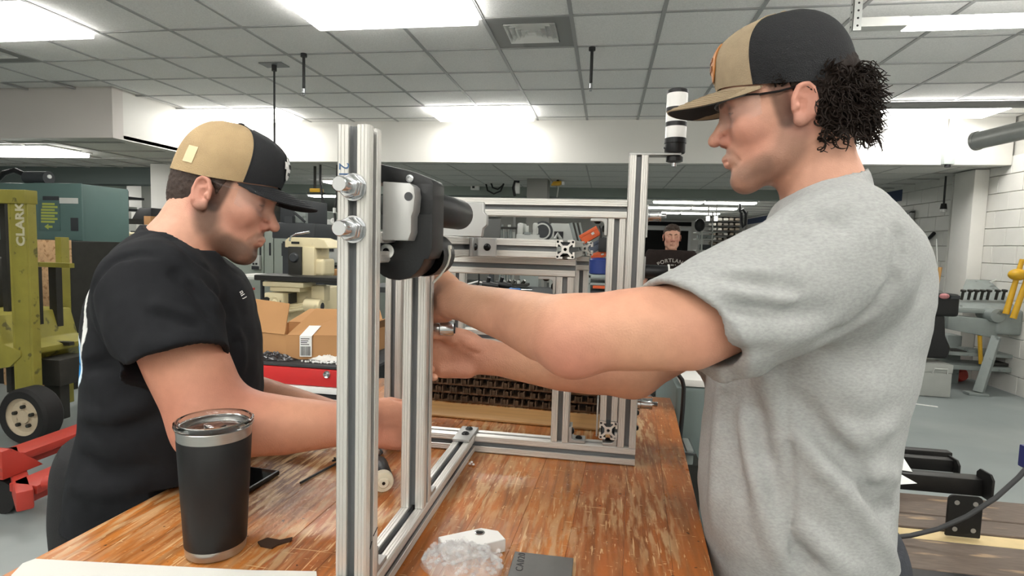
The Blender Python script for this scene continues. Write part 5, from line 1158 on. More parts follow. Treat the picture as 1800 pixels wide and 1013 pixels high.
for u, lb in ((1245, 'left white flood light on the far beam'), (1259, 'right white flood light on the far beam')):
    t = at_thing('flood_light', lb, 'light', u, 388, 13.0, 'flood lights at the far rack', z=aty(u, 388, 13.0).z); f = MB(); PB(f, u-3, 380, u+3, 389, 12.95, .1); f.build('housing', m_white, t, bevel=.01, **W); a = PP(u, 380, 13.0); MB().cyl((a.x, 13.0, a.z), (a.x, 13.0, ZL), .015, n=8).build('stem', m_dmet, t, **W)
# welded frame on boards at the lower right
zp = .42
A4 = lambda u, v, z=zp: atz(u, v, z)
pl_ = thing('board_trolley', 'low trolley decked with worn wooden boards at the lower right', 'trolley', (1.6, 1.9, 0))
m_deck = mat('deck_wood', '6E6055', .65, var=.2, vscale=14, stretch=(1, 6, 1), col2='A58C70', c2scale=5, c2lo=.58, c2hi=.66); m_pine = mat('pine_strip', 'DCC391', .6, var=.08, vscale=12)
c0, c1 = A4(1560, 985), A4(1830, 1000)
yd = [A4(1700, v).y for v in (1010, 955, 936, 912, 876)]
for k, (ya, yb2) in enumerate(zip(yd[:-1], yd[1:])):
    MB().b2((1.02, ya+.004, zp-.03), (2.65-.12*k, yb2-.004, zp if k != 1 else zp-.004)).build('deck_board', m_pine if k == 1 else m_deck, pl_, bevel=.003, seg=1, **W)
for x in (1.1, 2.5):
    for y in (yd[0]+.08, yd[-1]-.1): MB().b2((x-.04, y-.04, .12), (x+.04, y+.04, zp-.03)).build('leg', m_dmet, pl_, **W); MB().cyl((x-.02, y, .06), (x+.02, y, .06), .06, n=16).build('caster', m_rub, pl_, **W)
MB().b2((1.05, yd[0]+.03, .12), (2.5, yd[-1]-.05, .17)).build('base_frame', m_dmet, pl_, **W)
wf = thing('welded_frame', 'black welded steel frame with drilled end plates lying on the boards', 'steel frame', (1.7, 1.95, zp+.001))
m_bst = mat('black_steel', '2B2A29', .45, .5, var=.15, vscale=18)
def bar_(nm, y0, y1, xa, xb, z0, z1): return MB().b2((xa, y0, z0), (xb, y1, z1)).build(nm, m_bst, wf, bevel=.006, **W)
def plate(u0, u1, vtop, vbot, y, tilt=0):
    x0, z0, x1, z1 = R4(u0, vtop, u1, vbot, y); z0 = max(z0, zq); pl = []
    for cx_, cz_, a0 in ((x1-.02, z1-.02, 0), (x0+.02, z1-.02, 90), (x0+.004, z0+.004, 180), (x1-.004, z0+.004, 270)):
        rad = .02 if a0 < 100 else .004; pl += arc(cx_, cz_, rad, a0, a0+90, 5)
    o = MB().prism(pl, y, y+.009).build('end_plate', m_bst, wf, bevel=.0015, seg=1, **W)
    for fx, fz in ((.25, .82), (.78, .82), (.25, .18), (.78, .18)):
        px_, pz_ = x0+(x1-x0)*fx, z0+(z1-z0)*fz; MB().cyl((px_, y-.0008, pz_), (px_, y+.002, pz_), .009, n=12).build('bolt_hole', mat('hole_pale', '8E8A84', .6), o, **W)
    return o
zq = zp+.001
y_a = A4(1700, 942).y
bar_('cross_tube', y_a+.40, y_a+.47, 1.0, aty(1738, 870, y_a+.42).x, zq, zq+.075)
bar_('cross_tube', y_a+.68, y_a+.73, 1.0, aty(1672, 840, y_a+.7).x, zq, zq+.06); bar_('cross_tube', y_a+.80, y_a+.85, 1.0, aty(1668, 828, y_a+.82).x, zq, zq+.06)
bar_('side_channel', y_a-.22, y_a-.16, .98, 2.6, zq-.11, zq-.028) if False else None
plate(1664, 1726, 872, 962, y_a-.02)
for (u, vt, vb, y) in ((1746, 838, 892, y_a+.34), (1686, 812, 850, y_a+.64)):
    x, zt2 = aty(u, vt, y).x, aty(u, vt, y).z; MB().prism([(y, zq), (y+.11, zq), (y+.11, zt2-.02), (y+.09, zt2), (y+.02, zt2), (y, zt2-.02)], x, x+.010, 'x').build('end_plate', m_bst, wf, bevel=.002, seg=1, **W)
fr_y = yd[0]
MB().b2((1.0, fr_y-.07, zp-.01), (2.7, fr_y-.005, zp+.002)).b2((1.0, fr_y-.07, zp-.12), (2.7, fr_y-.06, zp-.0101)).b2((1.0, fr_y-.13, zp-.13), (2.7, fr_y-.0601, zp-.1201)).build('front_channel', m_bst, pl_, **W)
for k, (pts_, lb) in enumerate((([(1585, 800), (1604, 830), (1585, 827)], 'upper white paper triangle on the welded frame'), ([(1580, 832), (1612, 850), (1580, 852)], 'lower white paper triangle on the welded frame'))):
    pp = [atz(u, v, zq+.078) for u, v in pts_]; t = thing('paper_triangle', lb, 'paper', tuple(pp[0])); f = MB(); f.add(pp, [(0, 1, 2)]); f.build('sheet', m_white, t, smooth=0, world=True, solid=.001)
yc = y_a-.12; q = [PP(1560, 946, yc), PP(1600, 942, yc), PP(1650, 930, yc), PP(1700, 908, yc), PP(1750, 876, yc), PP(1790, 840, yc), PP(1830, 795, yc)]
t = thing('power_cable', 'thick dark power cable rising across the welded frame', 'cable', tuple(q[0])); MB().tube([Vector((q[0].x-.05, yc, zp+.012))]+q, .0085, 10).build('cable', mat('cable_grey', '3A3A3B', .5), t, **W)
p = PP(1812, 806, yc+.02); t = thing('blue_plug', 'blue plug box at the right edge above the power cable', 'plug', tuple(p)); MB().b2((p.x-.008, yc, p.z-.045), (p.x+.12, yc+.07, p.z+.035)).build('housing', mat('plug_blue', '2D3170', .4), t, bevel=.006, **W)
MB().cyl((p.x+.05, yc+.03, p.z-.06), (p.x+.05, yc+.03, p.z-.0451), .014, n=12).build('cord_grip', m_blk, t, **W)
MB().cyl((p.x+.08, yc+.035, p.z+.0351), (p.x+.08, yc+.035, ZU-.001), .006, n=8).build('drop_cord', m_blk, t, **W)
# ------------------------------------------------------------------ signed-distance modelling of people
import openvdb as vdb
V3 = lambda p: np.array(tuple(p), np.float32)
class Sdf:
    def __init__(s, lo, hi, res):
        s.lo = np.array(lo, np.float32); s.res = res
        s.n = np.ceil((np.array(hi)-np.array(lo))/res).astype(int)+1
        s.d = np.full(tuple(s.n), .08, np.float32)
    def sub(s, lo, hi, pad):
        a = np.maximum(np.floor((np.asarray(lo)-pad-s.lo)/s.res).astype(int), 0)
        b = np.minimum(np.ceil((np.asarray(hi)+pad-s.lo)/s.res).astype(int)+1, s.n)
        if (b <= a).any(): return None
        sl = tuple(slice(int(i), int(j)) for i, j in zip(a, b))
        g = [(s.lo[k]+s.res*np.arange(a[k], b[k], dtype=np.float32)).reshape([-1 if i == k else 1 for i in range(3)]) for k in range(3)]
        return sl, g
    def comb(s, sl, e, k, mode='u'):
        o = s.d[sl]
        if mode == 'u':
            if k <= 0: s.d[sl] = np.minimum(o, e); return
            h = np.maximum(k-np.abs(o-e), 0)/k; s.d[sl] = np.minimum(o, e)-h*h*k*.25
        elif mode == 's':
            e = -e
            if k <= 0: s.d[sl] = np.maximum(o, e); return
            h = np.maximum(k-np.abs(o-e), 0)/k; s.d[sl] = np.maximum(o, e)+h*h*k*.25
        elif mode == 'i': s.d[sl] = np.maximum(o, e)
    def chain(s, pts, rad, k=.02, mode='u'):
        P = [V3(p) for p in pts]; rm = max(rad)
        r = s.sub(np.min(P, 0), np.max(P, 0), rm+k+.012)
        if r is None: return s
        sl, g = r; best = None
        for a, b, ra, rb in zip(P[:-1], P[1:], rad[:-1], rad[1:]):
            ab = b-a; L = max(float(ab@ab), 1e-10)
            t = np.clip(((g[0]-a[0])*ab[0]+(g[1]-a[1])*ab[1]+(g[2]-a[2])*ab[2])/L, 0, 1)
            e = np.sqrt((g[0]-a[0]-t*ab[0])**2+(g[1]-a[1]-t*ab[1])**2+(g[2]-a[2]-t*ab[2])**2)-(ra+(rb-ra)*t)
            best = e if best is None else np.minimum(best, e)
        s.comb(sl, best, k, mode); return s
    def ell(s, c, r, R=None, k=.02, mode='u'):
        c = V3(c); r = np.array(r if hasattr(r, '__len__') else (r, r, r), np.float32); m = float(r.max())
        q = s.sub(c, c, m+k+.012)
        if q is None: return s
        sl, g = q; x, y, z = g[0]-c[0], g[1]-c[1], g[2]-c[2]
        if R is not None:
            R = np.array(R, np.float32); x, y, z = (R[0, i]*x+R[1, i]*y+R[2, i]*z for i in range(3))
        k0 = np.sqrt((x/r[0])**2+(y/r[1])**2+(z/r[2])**2); k1 = np.sqrt((x/r[0]**2)**2+(y/r[1]**2)**2+(z/r[2]**2)**2)
        e = np.where(k1 > 1e-6, k0*(k0-1)/np.maximum(k1, 1e-6), -float(r.min())).astype(np.float32)
        s.comb(sl, e, k, mode); return s
    def loft(s, pts, A, B, lat, k=.03, mode='u', ex=2.0, n=5):
        P, ra, rb = smooth_path(pts, n, A, B); lat = V3(lat); rm = max(max(A), max(B))
        r = s.sub(np.min(P, 0), np.max(P, 0), rm+k+.01); sl, g = r; best = None
        for i in range(len(P)-1):
            a, b = P[i], P[i+1]; ab = b-a; L = float(ab@ab); ax = ab/math.sqrt(L)
            la = lat-ax*(lat@ax); la /= np.linalg.norm(la); fw = np.cross(la, ax)
            q = [g[j]-a[j] for j in range(3)]
            t0 = (q[0]*ab[0]+q[1]*ab[1]+q[2]*ab[2])/L; t = np.clip(t0, 0, 1)
            h = (t0-t)*math.sqrt(L)
            l = q[0]*la[0]+q[1]*la[1]+q[2]*la[2]; f = q[0]*fw[0]+q[1]*fw[1]+q[2]*fw[2]
            AA = ra[i]+(ra[i+1]-ra[i])*t; BB = rb[i]+(rb[i+1]-rb[i])*t; mm = np.minimum(AA, BB)
            e = ((np.abs(l)/AA)**ex+(np.abs(f)/BB)**ex+(np.abs(h)/mm)**ex)**(1/ex)
            e = (e-1)*mm
            best = e if best is None else np.minimum(best, e)
        s.comb(sl, best.astype(np.float32), k, mode); return s
    def branch(s, fn, k):                        # build a limb of cloth on its own, then blend it in
        keep = s.d; s.d = np.full_like(keep, .08); fn(s)
        e = s.d; s.d = keep; s.comb(tuple(slice(0, n) for n in s.n), e, k); return s
    def cut(s, p, nrm, lo=None, hi=None):        # keep the side the normal points away from
        p, nv = V3(p), V3(nrm)/np.linalg.norm(nrm)
        r = s.sub(s.lo if lo is None else lo, s.lo+s.n*s.res if hi is None else hi, 0); sl, g = r
        e = (g[0]-p[0])*nv[0]+(g[1]-p[1])*nv[1]+(g[2]-p[2])*nv[2]
        s.comb(sl, e, 0, 'i'); return s
    def fold(s, pts, amp, wd):                   # ridge (amp > 0) or valley (amp < 0) along a line lying on the surface
        P = [V3(p) for p in pts]; m = len(P)-1
        r = s.sub(np.min(P, 0), np.max(P, 0), wd*2.4); sl, g = r; best = None
        for i, (a, b) in enumerate(zip(P[:-1], P[1:])):
            ab = b-a; L = max(float(ab@ab), 1e-10)
            t = np.clip(((g[0]-a[0])*ab[0]+(g[1]-a[1])*ab[1]+(g[2]-a[2])*ab[2])/L, 0, 1)
            d2 = (g[0]-a[0]-t*ab[0])**2+(g[1]-a[1]-t*ab[1])**2+(g[2]-a[2]-t*ab[2])**2
            u = (i+t)/m; e = np.exp(-d2/(wd*wd))*np.clip(np.minimum(u, 1-u)*5+.15, 0, 1)
            best = e if best is None else np.maximum(best, e)
        s.d[sl] -= amp*best; return s
    def wobble(s, amp, fr, seed=0):
        sl, g = s.sub(s.lo, s.lo+s.n*s.res, 0)
        s.d += (amp*np.sin(g[0]*fr+seed+np.sin(g[2]*fr*.7)*1.3)*np.sin(g[1]*fr*.9+seed*2)*np.sin(g[2]*fr*.8+1+np.sin(g[0]*fr*.5))).astype(np.float32); return s
    def at(s, p):
        i = np.clip(((V3(p)-s.lo)/s.res).round().astype(int), 0, s.n-1); return float(s.d[tuple(i)])
    def hit(s, u, v, t0=.45, t1=1.6):            # first surface point seen along a ray of the photograph
        d = ray(u, v); t = t0
        while t < t1:
            p = CC+d*t
            if all(a <= b <= c for a, b, c in zip(s.lo, p, s.lo+s.n*s.res)) and s.at(p) < 0: return p
            t += .003
        return None
    def line(s, pl, step=14):
        out = []
        for (u0, v0), (u1, v1) in zip(pl[:-1], pl[1:]):
            n = max(1, int(math.hypot(u1-u0, v1-v0)/step))
            for i in range(n+(1 if (u1, v1) == pl[-1] else 0)):
                h = s.hit(u0+(u1-u0)*i/n, v0+(v1-v0)*i/n)
                if h is not None: out.append(h)
        return out
    def mesh(s, iso=0.0):
        g = vdb.FloatGrid(background=.08); g.copyFromArray(np.ascontiguousarray(s.d))
        p, q = g.convertToQuads(iso)
        return p.astype(np.float64)*s.res+s.lo, q[:, ::-1]
def smooth_path(pts, n, *vals):
    P = [V3(p) for p in pts]; k = len(P); ex = [2*P[0]-P[1]]+P+[2*P[-1]-P[-2]]; out = []; vo = [[] for _ in vals]
    for i in range(k-1):
        p0, p1, p2, p3 = ex[i:i+4]
        for j in range(n):
            t = j/n; out.append(.5*(2*p1+(p2-p0)*t+(2*p0-5*p1+4*p2-p3)*t*t+(3*p1-p0-3*p2+p3)*t**3))
            e = t*t*(3-2*t)
            for m_, v in enumerate(vals): vo[m_].append(v[i]+(v[i+1]-v[i])*e)
    out.append(P[-1]); [vo[m_].append(v[-1]) for m_, v in enumerate(vals)]
    return [out]+vo
def mk_mesh(name, parts, m, parent, colors=None, label=None, smooth=180):
    vs_ = np.concatenate([p for p, q in parts]); fs = []; o = 0
    for p, q in parts:
        fs.append(q+o); o += len(p)
    fs = np.concatenate(fs); og = ORG.get(parent.name, Vector())
    me = bpy.data.meshes.new(name); me.vertices.add(len(vs_)); me.vertices.foreach_set('co', (vs_-np.array(tuple(og))).astype(np.float32).ravel())
    me.loops.add(fs.size); me.loops.foreach_set('vertex_index', fs.ravel().astype(np.int32))
    me.polygons.add(len(fs)); me.polygons.foreach_set('loop_start', np.arange(0, fs.size, 4, dtype=np.int32)); me.polygons.foreach_set('loop_total', np.full(len(fs), 4, np.int32))
    me.update(); me.validate()
    if colors is not None:
        ca = me.color_attributes.new('tint', 'FLOAT_COLOR', 'POINT'); c4 = np.ones((len(vs_), 4), np.float32); c4[:, :3] = colors; ca.data.foreach_set('color', c4.ravel())
    return link(name, me, m, parent, smooth, label)
def tint_mat(name, rough=.5, var=.08, vscale=30, bump=.2, bscale=300, sss=0, spec=.4, speck=0, stretch=None, sheen=0):
    m = mat(name, 'FFFFFF', rough, var=var, vscale=vscale, bump=bump, bscale=bscale, spec=spec, stretch=stretch); nt = m.node_tree
    at = nt.nodes.new('ShaderNodeVertexColor'); at.layer_name = 'tint'
    mx = [n for n in nt.nodes if n.type == 'MIX'][0]; nt.links.new(at.outputs[0], mx.inputs[6])
    b = nt.nodes['Principled BSDF']
    if sss:
        b.inputs['Subsurface Weight'].default_value = sss; b.inputs['Subsurface Radius'].default_value = (.012, .004, .002); b.inputs['Subsurface Scale'].default_value = 1
    return m
def L3(c): return np.array(lin(c)[:3], np.float32)
def sstep(a, b, x): t = np.clip((x-a)/(b-a), 0, 1); return t*t*(3-2*t)
def pdist(P, pts):
    P = np.asarray(P); best = np.full(len(P), 9.0)
    pts = [np.array(p, float) for p in pts]
    for a, b in zip(pts[:-1], pts[1:]):
        ab = b-a; t = np.clip((P-a)@ab/max(ab@ab, 1e-9), 0, 1); best = np.minimum(best, np.linalg.norm(P-a-t[:, None]*ab, axis=1))
    return best
m_skin = tint_mat('skin', .52, .06, 60, .18, 420, spec=.35)
SKIN = {'base': 'CB9982', 'red': 'BC7A6C', 'beard': '6A5245', 'lip': 'BA7A70'}

# ---- head: built in its own frame (x ahead, y left, z up, origin between the ears)
def head_sdf(neck_local, neck_r=(.056, .060), jaw=1.0, nose=1.0, res=.0022):
    s = Sdf((-.125, -.1, -.225), (.14, .1, .15), res)
    s.ell((-.004, 0, .045), (.097, .076, .084), k=0)
    s.ell((.040, 0, -.018), (.056, .062, .084), k=.03)
    s.ell((.050, 0, .048), (.049, .058, .040), k=.02)
    for g in (-1, 1):
        s.ell((.060, g*.042, -.010), (.028, .022, .022), k=.022)
        s.chain([(.0, g*.049*jaw, -.046), (.022, g*.046*jaw, -.068), (.072, g*.020*jaw, -.090)], [.018, .019, .019], k=.028)
        s.chain([(.083, g*.045, .036), (.093, g*.014, .036)], [.008, .009], k=.012)
    s.chain([(.079, -.012, -.092), (.079, .012, -.092)], [.0195, .0195], k=.022)
    s.ell((.075, 0, -.050), (.027, .031, .028), k=.018)
    for g in (-1, 1): s.ell((.103, g*.031, .018), (.017, .017, .0135), k=.016, mode='s')
    s.chain([(.090, 0, .032), (.1005, 0, .008), (.1080*nose, 0, -.012)], [.0085, .0092, .0100], k=.012)
    s.ell((.1115*nose, 0, -.0175), (.0112, .0105, .0100), k=.008)
    for g in (-1, 1):
        s.ell((.0995, g*.0125, -.0225), (.0115, .0068, .0085), k=.007)
        s.ell((.104, g*.0068, -.0305), (.0062, .0034, .0045), k=.003, mode='s')
        s.ell((.079, g*.032, .0180), (.0140, .0150, .0125), k=.006)
        s.ell((.094, g*.0325, .0165), (.006, .0115, .0016), k=.002, mode='s')
        s.chain([(.0965, g*.020, -.0555), (.1045, g*.006, -.0510), (.105, 0, -.0520)], [.0026, .0036, .0036], k=.009)
        s.chain([(.0965, g*.018, -.0600), (.1010, 0, -.0635)], [.0034, .0046], k=.009)
        s.chain([(.112, 0, -.0570), (.104, g*.014, -.0570), (.0945, g*.023, -.0582)], [.0014, .0014, .0010], k=.002, mode='s')
    for g in (-1, 1): s.chain([(.104, g*.021, -.026), (.096, g*.030, -.045), (.086, g*.034, -.062)], [.0012, .0016, .001], k=.007, mode='s')
    s.ell((.1075, 0, -.0765), (.0085, .017, .0060), k=.010, mode='s')
    for g in (-1, 1):   # ears
        R = Matrix.Rotation(g*.30, 3, 'Z') @ Matrix.Rotation(-.22, 3, 'Y')
        s.ell((-.012, g*.0785, .003), (.0185, .0048, .0310), R, k=.006)
        pt = []
        for q in (-150, -190, -230, -270, -310, -350, -385):
            a = math.radians(q); v = R @ Vector((math.cos(a)*.0175, g*.0035, math.sin(a)*.0300)); pt.append((-.012+v.x, g*.0785+v.y, .003+v.z))
        s.chain(pt, [.0025, .0036, .0040, .0042, .0042, .0038, .0025], k=.004)
        v = R @ Vector((.004, g*.0060, -.004)); s.ell((-.012+v.x, g*.0785+v.y, .003+v.z), (.0085, .0075, .0135), R, k=.004, mode='s')
        v = R @ Vector((.0, g*.0055, .016)); s.ell((-.012+v.x, g*.0785+v.y, .003+v.z), (.0085, .0048, .0060), R, k=.004, mode='s')
        v = R @ Vector((.010, g*.0025, -.006)); s.ell((-.012+v.x, g*.0785+v.y, .003+v.z), (.0042, .0045, .0060), R, k=.004)
        v = R @ Vector((.004, 0, -.0275)); s.ell((-.012+v.x, g*.0785+v.y, .003+v.z), (.0085, .0048, .0085), R, k=.006)
    nl = Vector(neck_local)
    s.chain([(-.026, 0, -.030), Vector((-.026, 0, -.030)).lerp(nl, .5), nl], [neck_r[0], neck_r[0]*.99, neck_r[1]], k=.03)
    return s
def head_tint(P, beard=.5, mous=.4, side=.6):
    P = np.abs(P*np.array([1, 1, 1])*np.array([1, 1, 1])) if False else P.copy(); Q = P.copy(); Q[:, 1] = np.abs(Q[:, 1])
    c = np.tile(L3(SKIN['base']), (len(P), 1)); red = L3(SKIN['red'])
    def mix(w, col): nonlocal c; w = w[:, None]; c = c*(1-w)+col*w
    mix(.42*(1-sstep(.005, .060, pdist(Q, [(.07, .045, -.015), (.06, .05, -.03)]))), red)
    mix(.55*(1-sstep(.006, .022, pdist(Q, [(.112, 0, -.018), (.1, .012, -.022)]))), red)
    mix(.5*(1-sstep(.02, .040, pdist(Q, [(-.014, .082, .02), (-.01, .082, -.02)]))), red)
    mix(.32*(1-sstep(.0030, .0085, np.minimum(pdist(Q, [(.0985, .019, -.056), (.1075, 0, -.0525)]), pdist(Q, [(.0965, .017, -.060), (.1045, 0, -.0635)])))), L3(SKIN['lip']))
    bd = L3(SKIN['beard'])
    mix(beard*(1-sstep(.014, .034, pdist(Q, [(.004, .07, -.035), (.012, .06, -.062), (.05, .042, -.092), (.085, .012, -.100), (.088, 0, -.100)]))), bd)
    mix(beard*(1-sstep(.010, .024, pdist(Q, [(.05, .05, -.075), (.078, .034, -.082), (.098, 0, -.088)]))), bd)
    mix(mous*.75*(1-sstep(.003, .014, pdist(Q, [(.1065, 0, -.0415), (.098, .02, -.047), (.09, .027, -.062)]))), bd)
    mix(side*(1-sstep(.009, .019, pdist(Q, [(.020, .072, .045), (.016, .073, .01), (.012, .072, -.015)]))), L3('3A2A22'))
    mix(.85*(1-sstep(.0035, .0065, pdist(Q, [(.100, .013, .037), (.095, .03, .0415), (.083, .046, .036)]))), L3('3A2A22'))
    mix(.8*(1-sstep(.0012, .003, pdist(Q, [(.092, .022, .0172), (.093, .0325, .0175), (.086, .043, .0165)]))), L3('241A18'))
    return c
def head_to_world(s, M, tint_args):
    P, q = s.mesh(); col = head_tint(P, *tint_args)
    Mn = np.array(M); Pw = P@Mn[:3, :3].T+Mn[:3, 3]
    return (Pw, q), col
def head_pose(x, y, z, az, pit, rol, sc):
    f = Vector((math.cos(az)*math.cos(pit), math.sin(az)*math.cos(pit), math.sin(pit))); l = Vector((-math.sin(az), math.cos(az), 0)); u = f.cross(l)
    l2 = l*math.cos(rol)+u*math.sin(rol); u2 = u*math.cos(rol)-l*math.sin(rol)
    return Matrix(((f.x*sc, l2.x*sc, u2.x*sc, x), (f.y*sc, l2.y*sc, u2.y*sc, y), (f.z*sc, l2.z*sc, u2.z*sc, z), (0, 0, 0, 1)))
# ---- hands
def hand(s, wr, d, n, sgn, curl=(.5, .6, .4), thumb=(.5, .3), sc=1.0, k=.006, spread=.06):
    """wrist point, direction to the fingers, palm normal; sgn picks the thumb's side (+1: d x n)."""
    wr, d, n = Vector(wr), Vector(d).normalized(), Vector(n); n = (n-d*n.dot(d)).normalized(); t = d.cross(n)*sgn
    P = lambda a, b, c: wr+d*(a*sc)+t*(b*sc)+n*(c*sc)
    s.loft([P(-.01, 0, 0), P(.03, .002, .0), P(.06, .001, 0), P(.088, .0, 0)], [.027*sc, .036*sc, .041*sc, .040*sc], [.021*sc, .018*sc, .0155*sc, .0125*sc], t, k=.012, n=3, ex=2.4)
    s.chain([P(.015, .022, .010), P(.045, .030, .012)], [.016*sc, .015*sc], k=.012)
    s.chain([P(.02, -.022, .010), P(.06, -.026, .006)], [.014*sc, .012*sc], k=.012)
    for i, (b, L, r) in enumerate(((.030, .073, .0092), (.010, .082, .0094), (-.011, .077, .0090), (-.030, .060, .0080))):
        base = P(.086-.004*abs(i-1), b, 0); ang = 0; pts = [P(.07, b*.92, 0), base]; rad = [r*sc*.9, r*1.06*sc]
        sp = (1.4-i)*spread; cur = base
        for f, c in zip((.46, .30, .24), curl):
            ang += c*(1+.06*i); dirv = (d*math.cos(ang)+n*math.sin(ang)+t*sp*math.cos(ang)).normalized()
            cur = cur+dirv*(L*f*sc); pts.append(cur); rad.append(r*sc*(.98 if len(pts) == 3 else .9 if len(pts) == 4 else .8))
        s.chain(pts, rad, k=k)
    a, c = thumb
    tb = P(.028, .030, .008); d1 = (d*math.cos(a)+t*math.sin(a)+n*.35).normalized(); p1 = tb+d1*(.042*sc)
    d2 = (d*math.cos(a-c)+t*math.sin(a-c)+n*.45).normalized(); p2 = p1+d2*(.033*sc); d3 = (d*math.cos(a-1.6*c)+t*math.sin(a-1.6*c)+n*.5).normalized(); p3 = p2+d3*(.024*sc)
    s.chain([tb, p1, p2, p3], [.0145*sc, .0118*sc, .0105*sc, .0085*sc], k=.009)
def limb_tint(P, base, red, pts=None):
    c = np.tile(L3(base), (len(P), 1)); r = L3(red)
    q = np.array([mnoise.noise(Vector(tuple(p*9))) for p in P[::1]]) if len(P) < 4000 else np.sin(P[:, 0]*31+np.sin(P[:, 2]*23))*np.sin(P[:, 1]*27+P[:, 2]*19)
    w = .25+.22*q
    if pts is not None:
        for p_, rad, a in pts: w = w+a*np.exp(-np.sum((P-np.array(tuple(p_)))**2, 1)/rad**2)
    w = np.clip(w, 0, 1)[:, None]
    return c*(1-w)+r*w

# ---- caps and glasses in the head frame
def cap_ring(phi, a=.1065, b=.0850):
    c, s_ = math.cos(phi), math.sin(phi); z = .036+.018*c+.012*c*c
    return Vector((-.002+a*c, b*s_, z))
def cap_pt(phi, v, H=.108):
    p = cap_ring(phi); c = math.cos(phi); ex = 2.9+.9*max(0, c)**2
    r = max(0, 1-v**ex)**(1/2.15); zt = .166
    top = Vector((-.012, 0, zt))
    z = p.z+(zt-p.z)*v
    return Vector((top.x+(p.x-top.x)*r+(.004*math.sin(v*PI)*c if c > 0 else 0), p.y*r*(1+.03*math.sin(v*PI)), z))
def cap(parent, M, m_front, m_back, m_brim, m_under, label, seam=1.02):
    root = MB()
    def shell(f0, f1, nu):
        mb = MB(); mb.grid(lambda a, b: M @ cap_pt(f0+(f1-f0)*a, b*.995), nu, 22); return mb
    cp = shell(-seam, seam, 34).build('cap', m_front, parent, smooth=60, world=True, solid=.002, label=label)
    shell(seam, 2*PI-seam, 56).build('mesh_back', m_back, cp, smooth=60, world=True, solid=.002)
    st = MB()
    for ph in (-seam, 0, seam): st.tube([M @ (cap_pt(ph, j/21*.99)*1.004) for j in range(22)], .0011, 6)
    o = st.build('seam', m_front, cp, world=True); o['kind'] = 'stuff'
    MB().sph((0, 0, 0), (.007, .007, .004), 12, 7, M @ Matrix.Translation((-.012, 0, .1675))).build('button', m_front, cp, world=True)
    def brim(a, b):
        u = 2*a-1; ph = u*1.12; p = cap_ring(ph)*1.0; p.z -= .003
        e = .088*(1-abs(u)**2.6)**.62
        q = Vector((p.x*(1)+e*b*.98, p.y*(1+.05*b*(1-abs(u))), p.z-.030*(p.y/.085)**2*b*.6*e/.088-.010*b*(1-u*u)-.004*b*b))
        if b == 0: q.x -= .003
        return q
    br = MB().grid(lambda a, b: M @ brim(a, b), 41, 15).build('brim', m_brim, cp, smooth=60, world=True, solid=.0022)
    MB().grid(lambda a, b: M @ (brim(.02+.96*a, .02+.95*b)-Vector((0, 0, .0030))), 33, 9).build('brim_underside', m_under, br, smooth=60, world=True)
    sm = MB()
    for j in range(1, 7): sm.tube([M @ (brim(.06+.88*i/30, .12+.13*j)+Vector((0, 0, .0004))) for i in range(31)], .0006, 4)
    o = sm.build('stitching', m_brim, br, world=True); o['kind'] = 'stuff'
    return cp
def glasses(parent, M, m_lens_, m_arm, sides=(-1, 1)):
    def lens(a, b):
        th = (2*a-1)*1.22; w_ = 1-.35*abs(2*a-1)**4
        return Vector((.012+.098*math.cos(th)**.9 if False else .014+.096*math.cos(th), .0765*math.sin(th)*1.02, .016+(.023*(b-.5)*2*w_ - .004*(1-b)*max(0, 1-abs(2*a-1)*6)*-3)))
    ln = MB().grid(lambda a, b: M @ lens(a, b), 49, 11).build('safety_glasses', m_lens_, parent, smooth=60, world=True, solid=.0016)
    MB().tube([M @ (lens(i/48, 1)+Vector((.0005, 0, .0008))) for i in range(49)], .0016, 6).build('brow_bar', m_arm, ln, world=True)
    for g in (-1, 1):
        p = lens(0 if g < 0 else 1, 1)
        MB().tube([M @ p, M @ Vector((.02, g*.0800, .028)), M @ Vector((-.010, g*.0790, .030)), M @ Vector((-.035, g*.0775, .020))], [.0036, .0032, .0028, .0024], 8, flat=.55).build('temple_arm', m_arm, ln, world=True)
    MB().sph((0, 0, 0), (.006, .007, .008), 10, 6, M @ Matrix.Translation((.1015, 0, .008))).build('nose_pad', m_lens_, ln, world=True)
    return ln
# ------------------------------------------------------------------ man in the grey t-shirt (right)
def PX(*a): return [atd(*p) for p in a]
fR = Vector((-.980, .199, 0)); lR = Vector((0, 0, 1)).cross(fR)
rt = thing('person', 'man in grey t-shirt and tan and black cap reaching into the aluminium frame', 'person', (.34, .93, 0))
MR = head_pose(.2903, 1.0326, 1.6951, 2.9862, -.1759, -.0243, 1.0)
nb = atd(1450, 350, .945)
hs = head_sdf(MR.inverted() @ nb, (.061, .068), nose=1.06)
hp, hcol = head_to_world(hs, MR, (.52, .65, .7))
st = [(1445, 408, .93), (1462, 455, .92), (1458, 520, .915), (1414, 640, .912), (1396, 750, .91), (1388, 850, .91), (1393, 930, .91), (1404, 1013, .91), (1408, 1100, .91)]
cen = PX(*st)
Ah = [.135, .195, .205, .200, .190, .186, .184, .186, .188]; Bh = [.062, .098, .124, .142, .139, .139, .134, .132, .131]
lsh = PX((1470, 452, .72))[0]; lel = atd(1005, 588, .695); lfm = atd(905, 558, .79); lwr = atd(798, 527, .885)
rsh = PX((1358, 505, 1.08))[0]; rel = atd(1112, 652, .96); rfm = atd(985, 647, .965); rwr = atd(855, 628, .975)
up1 = atd(1208, 574, .675); up2 = atd(1100, 580, .68)
LO, HI = (-.42, .52, .90), (.64, 1.32, 1.68)
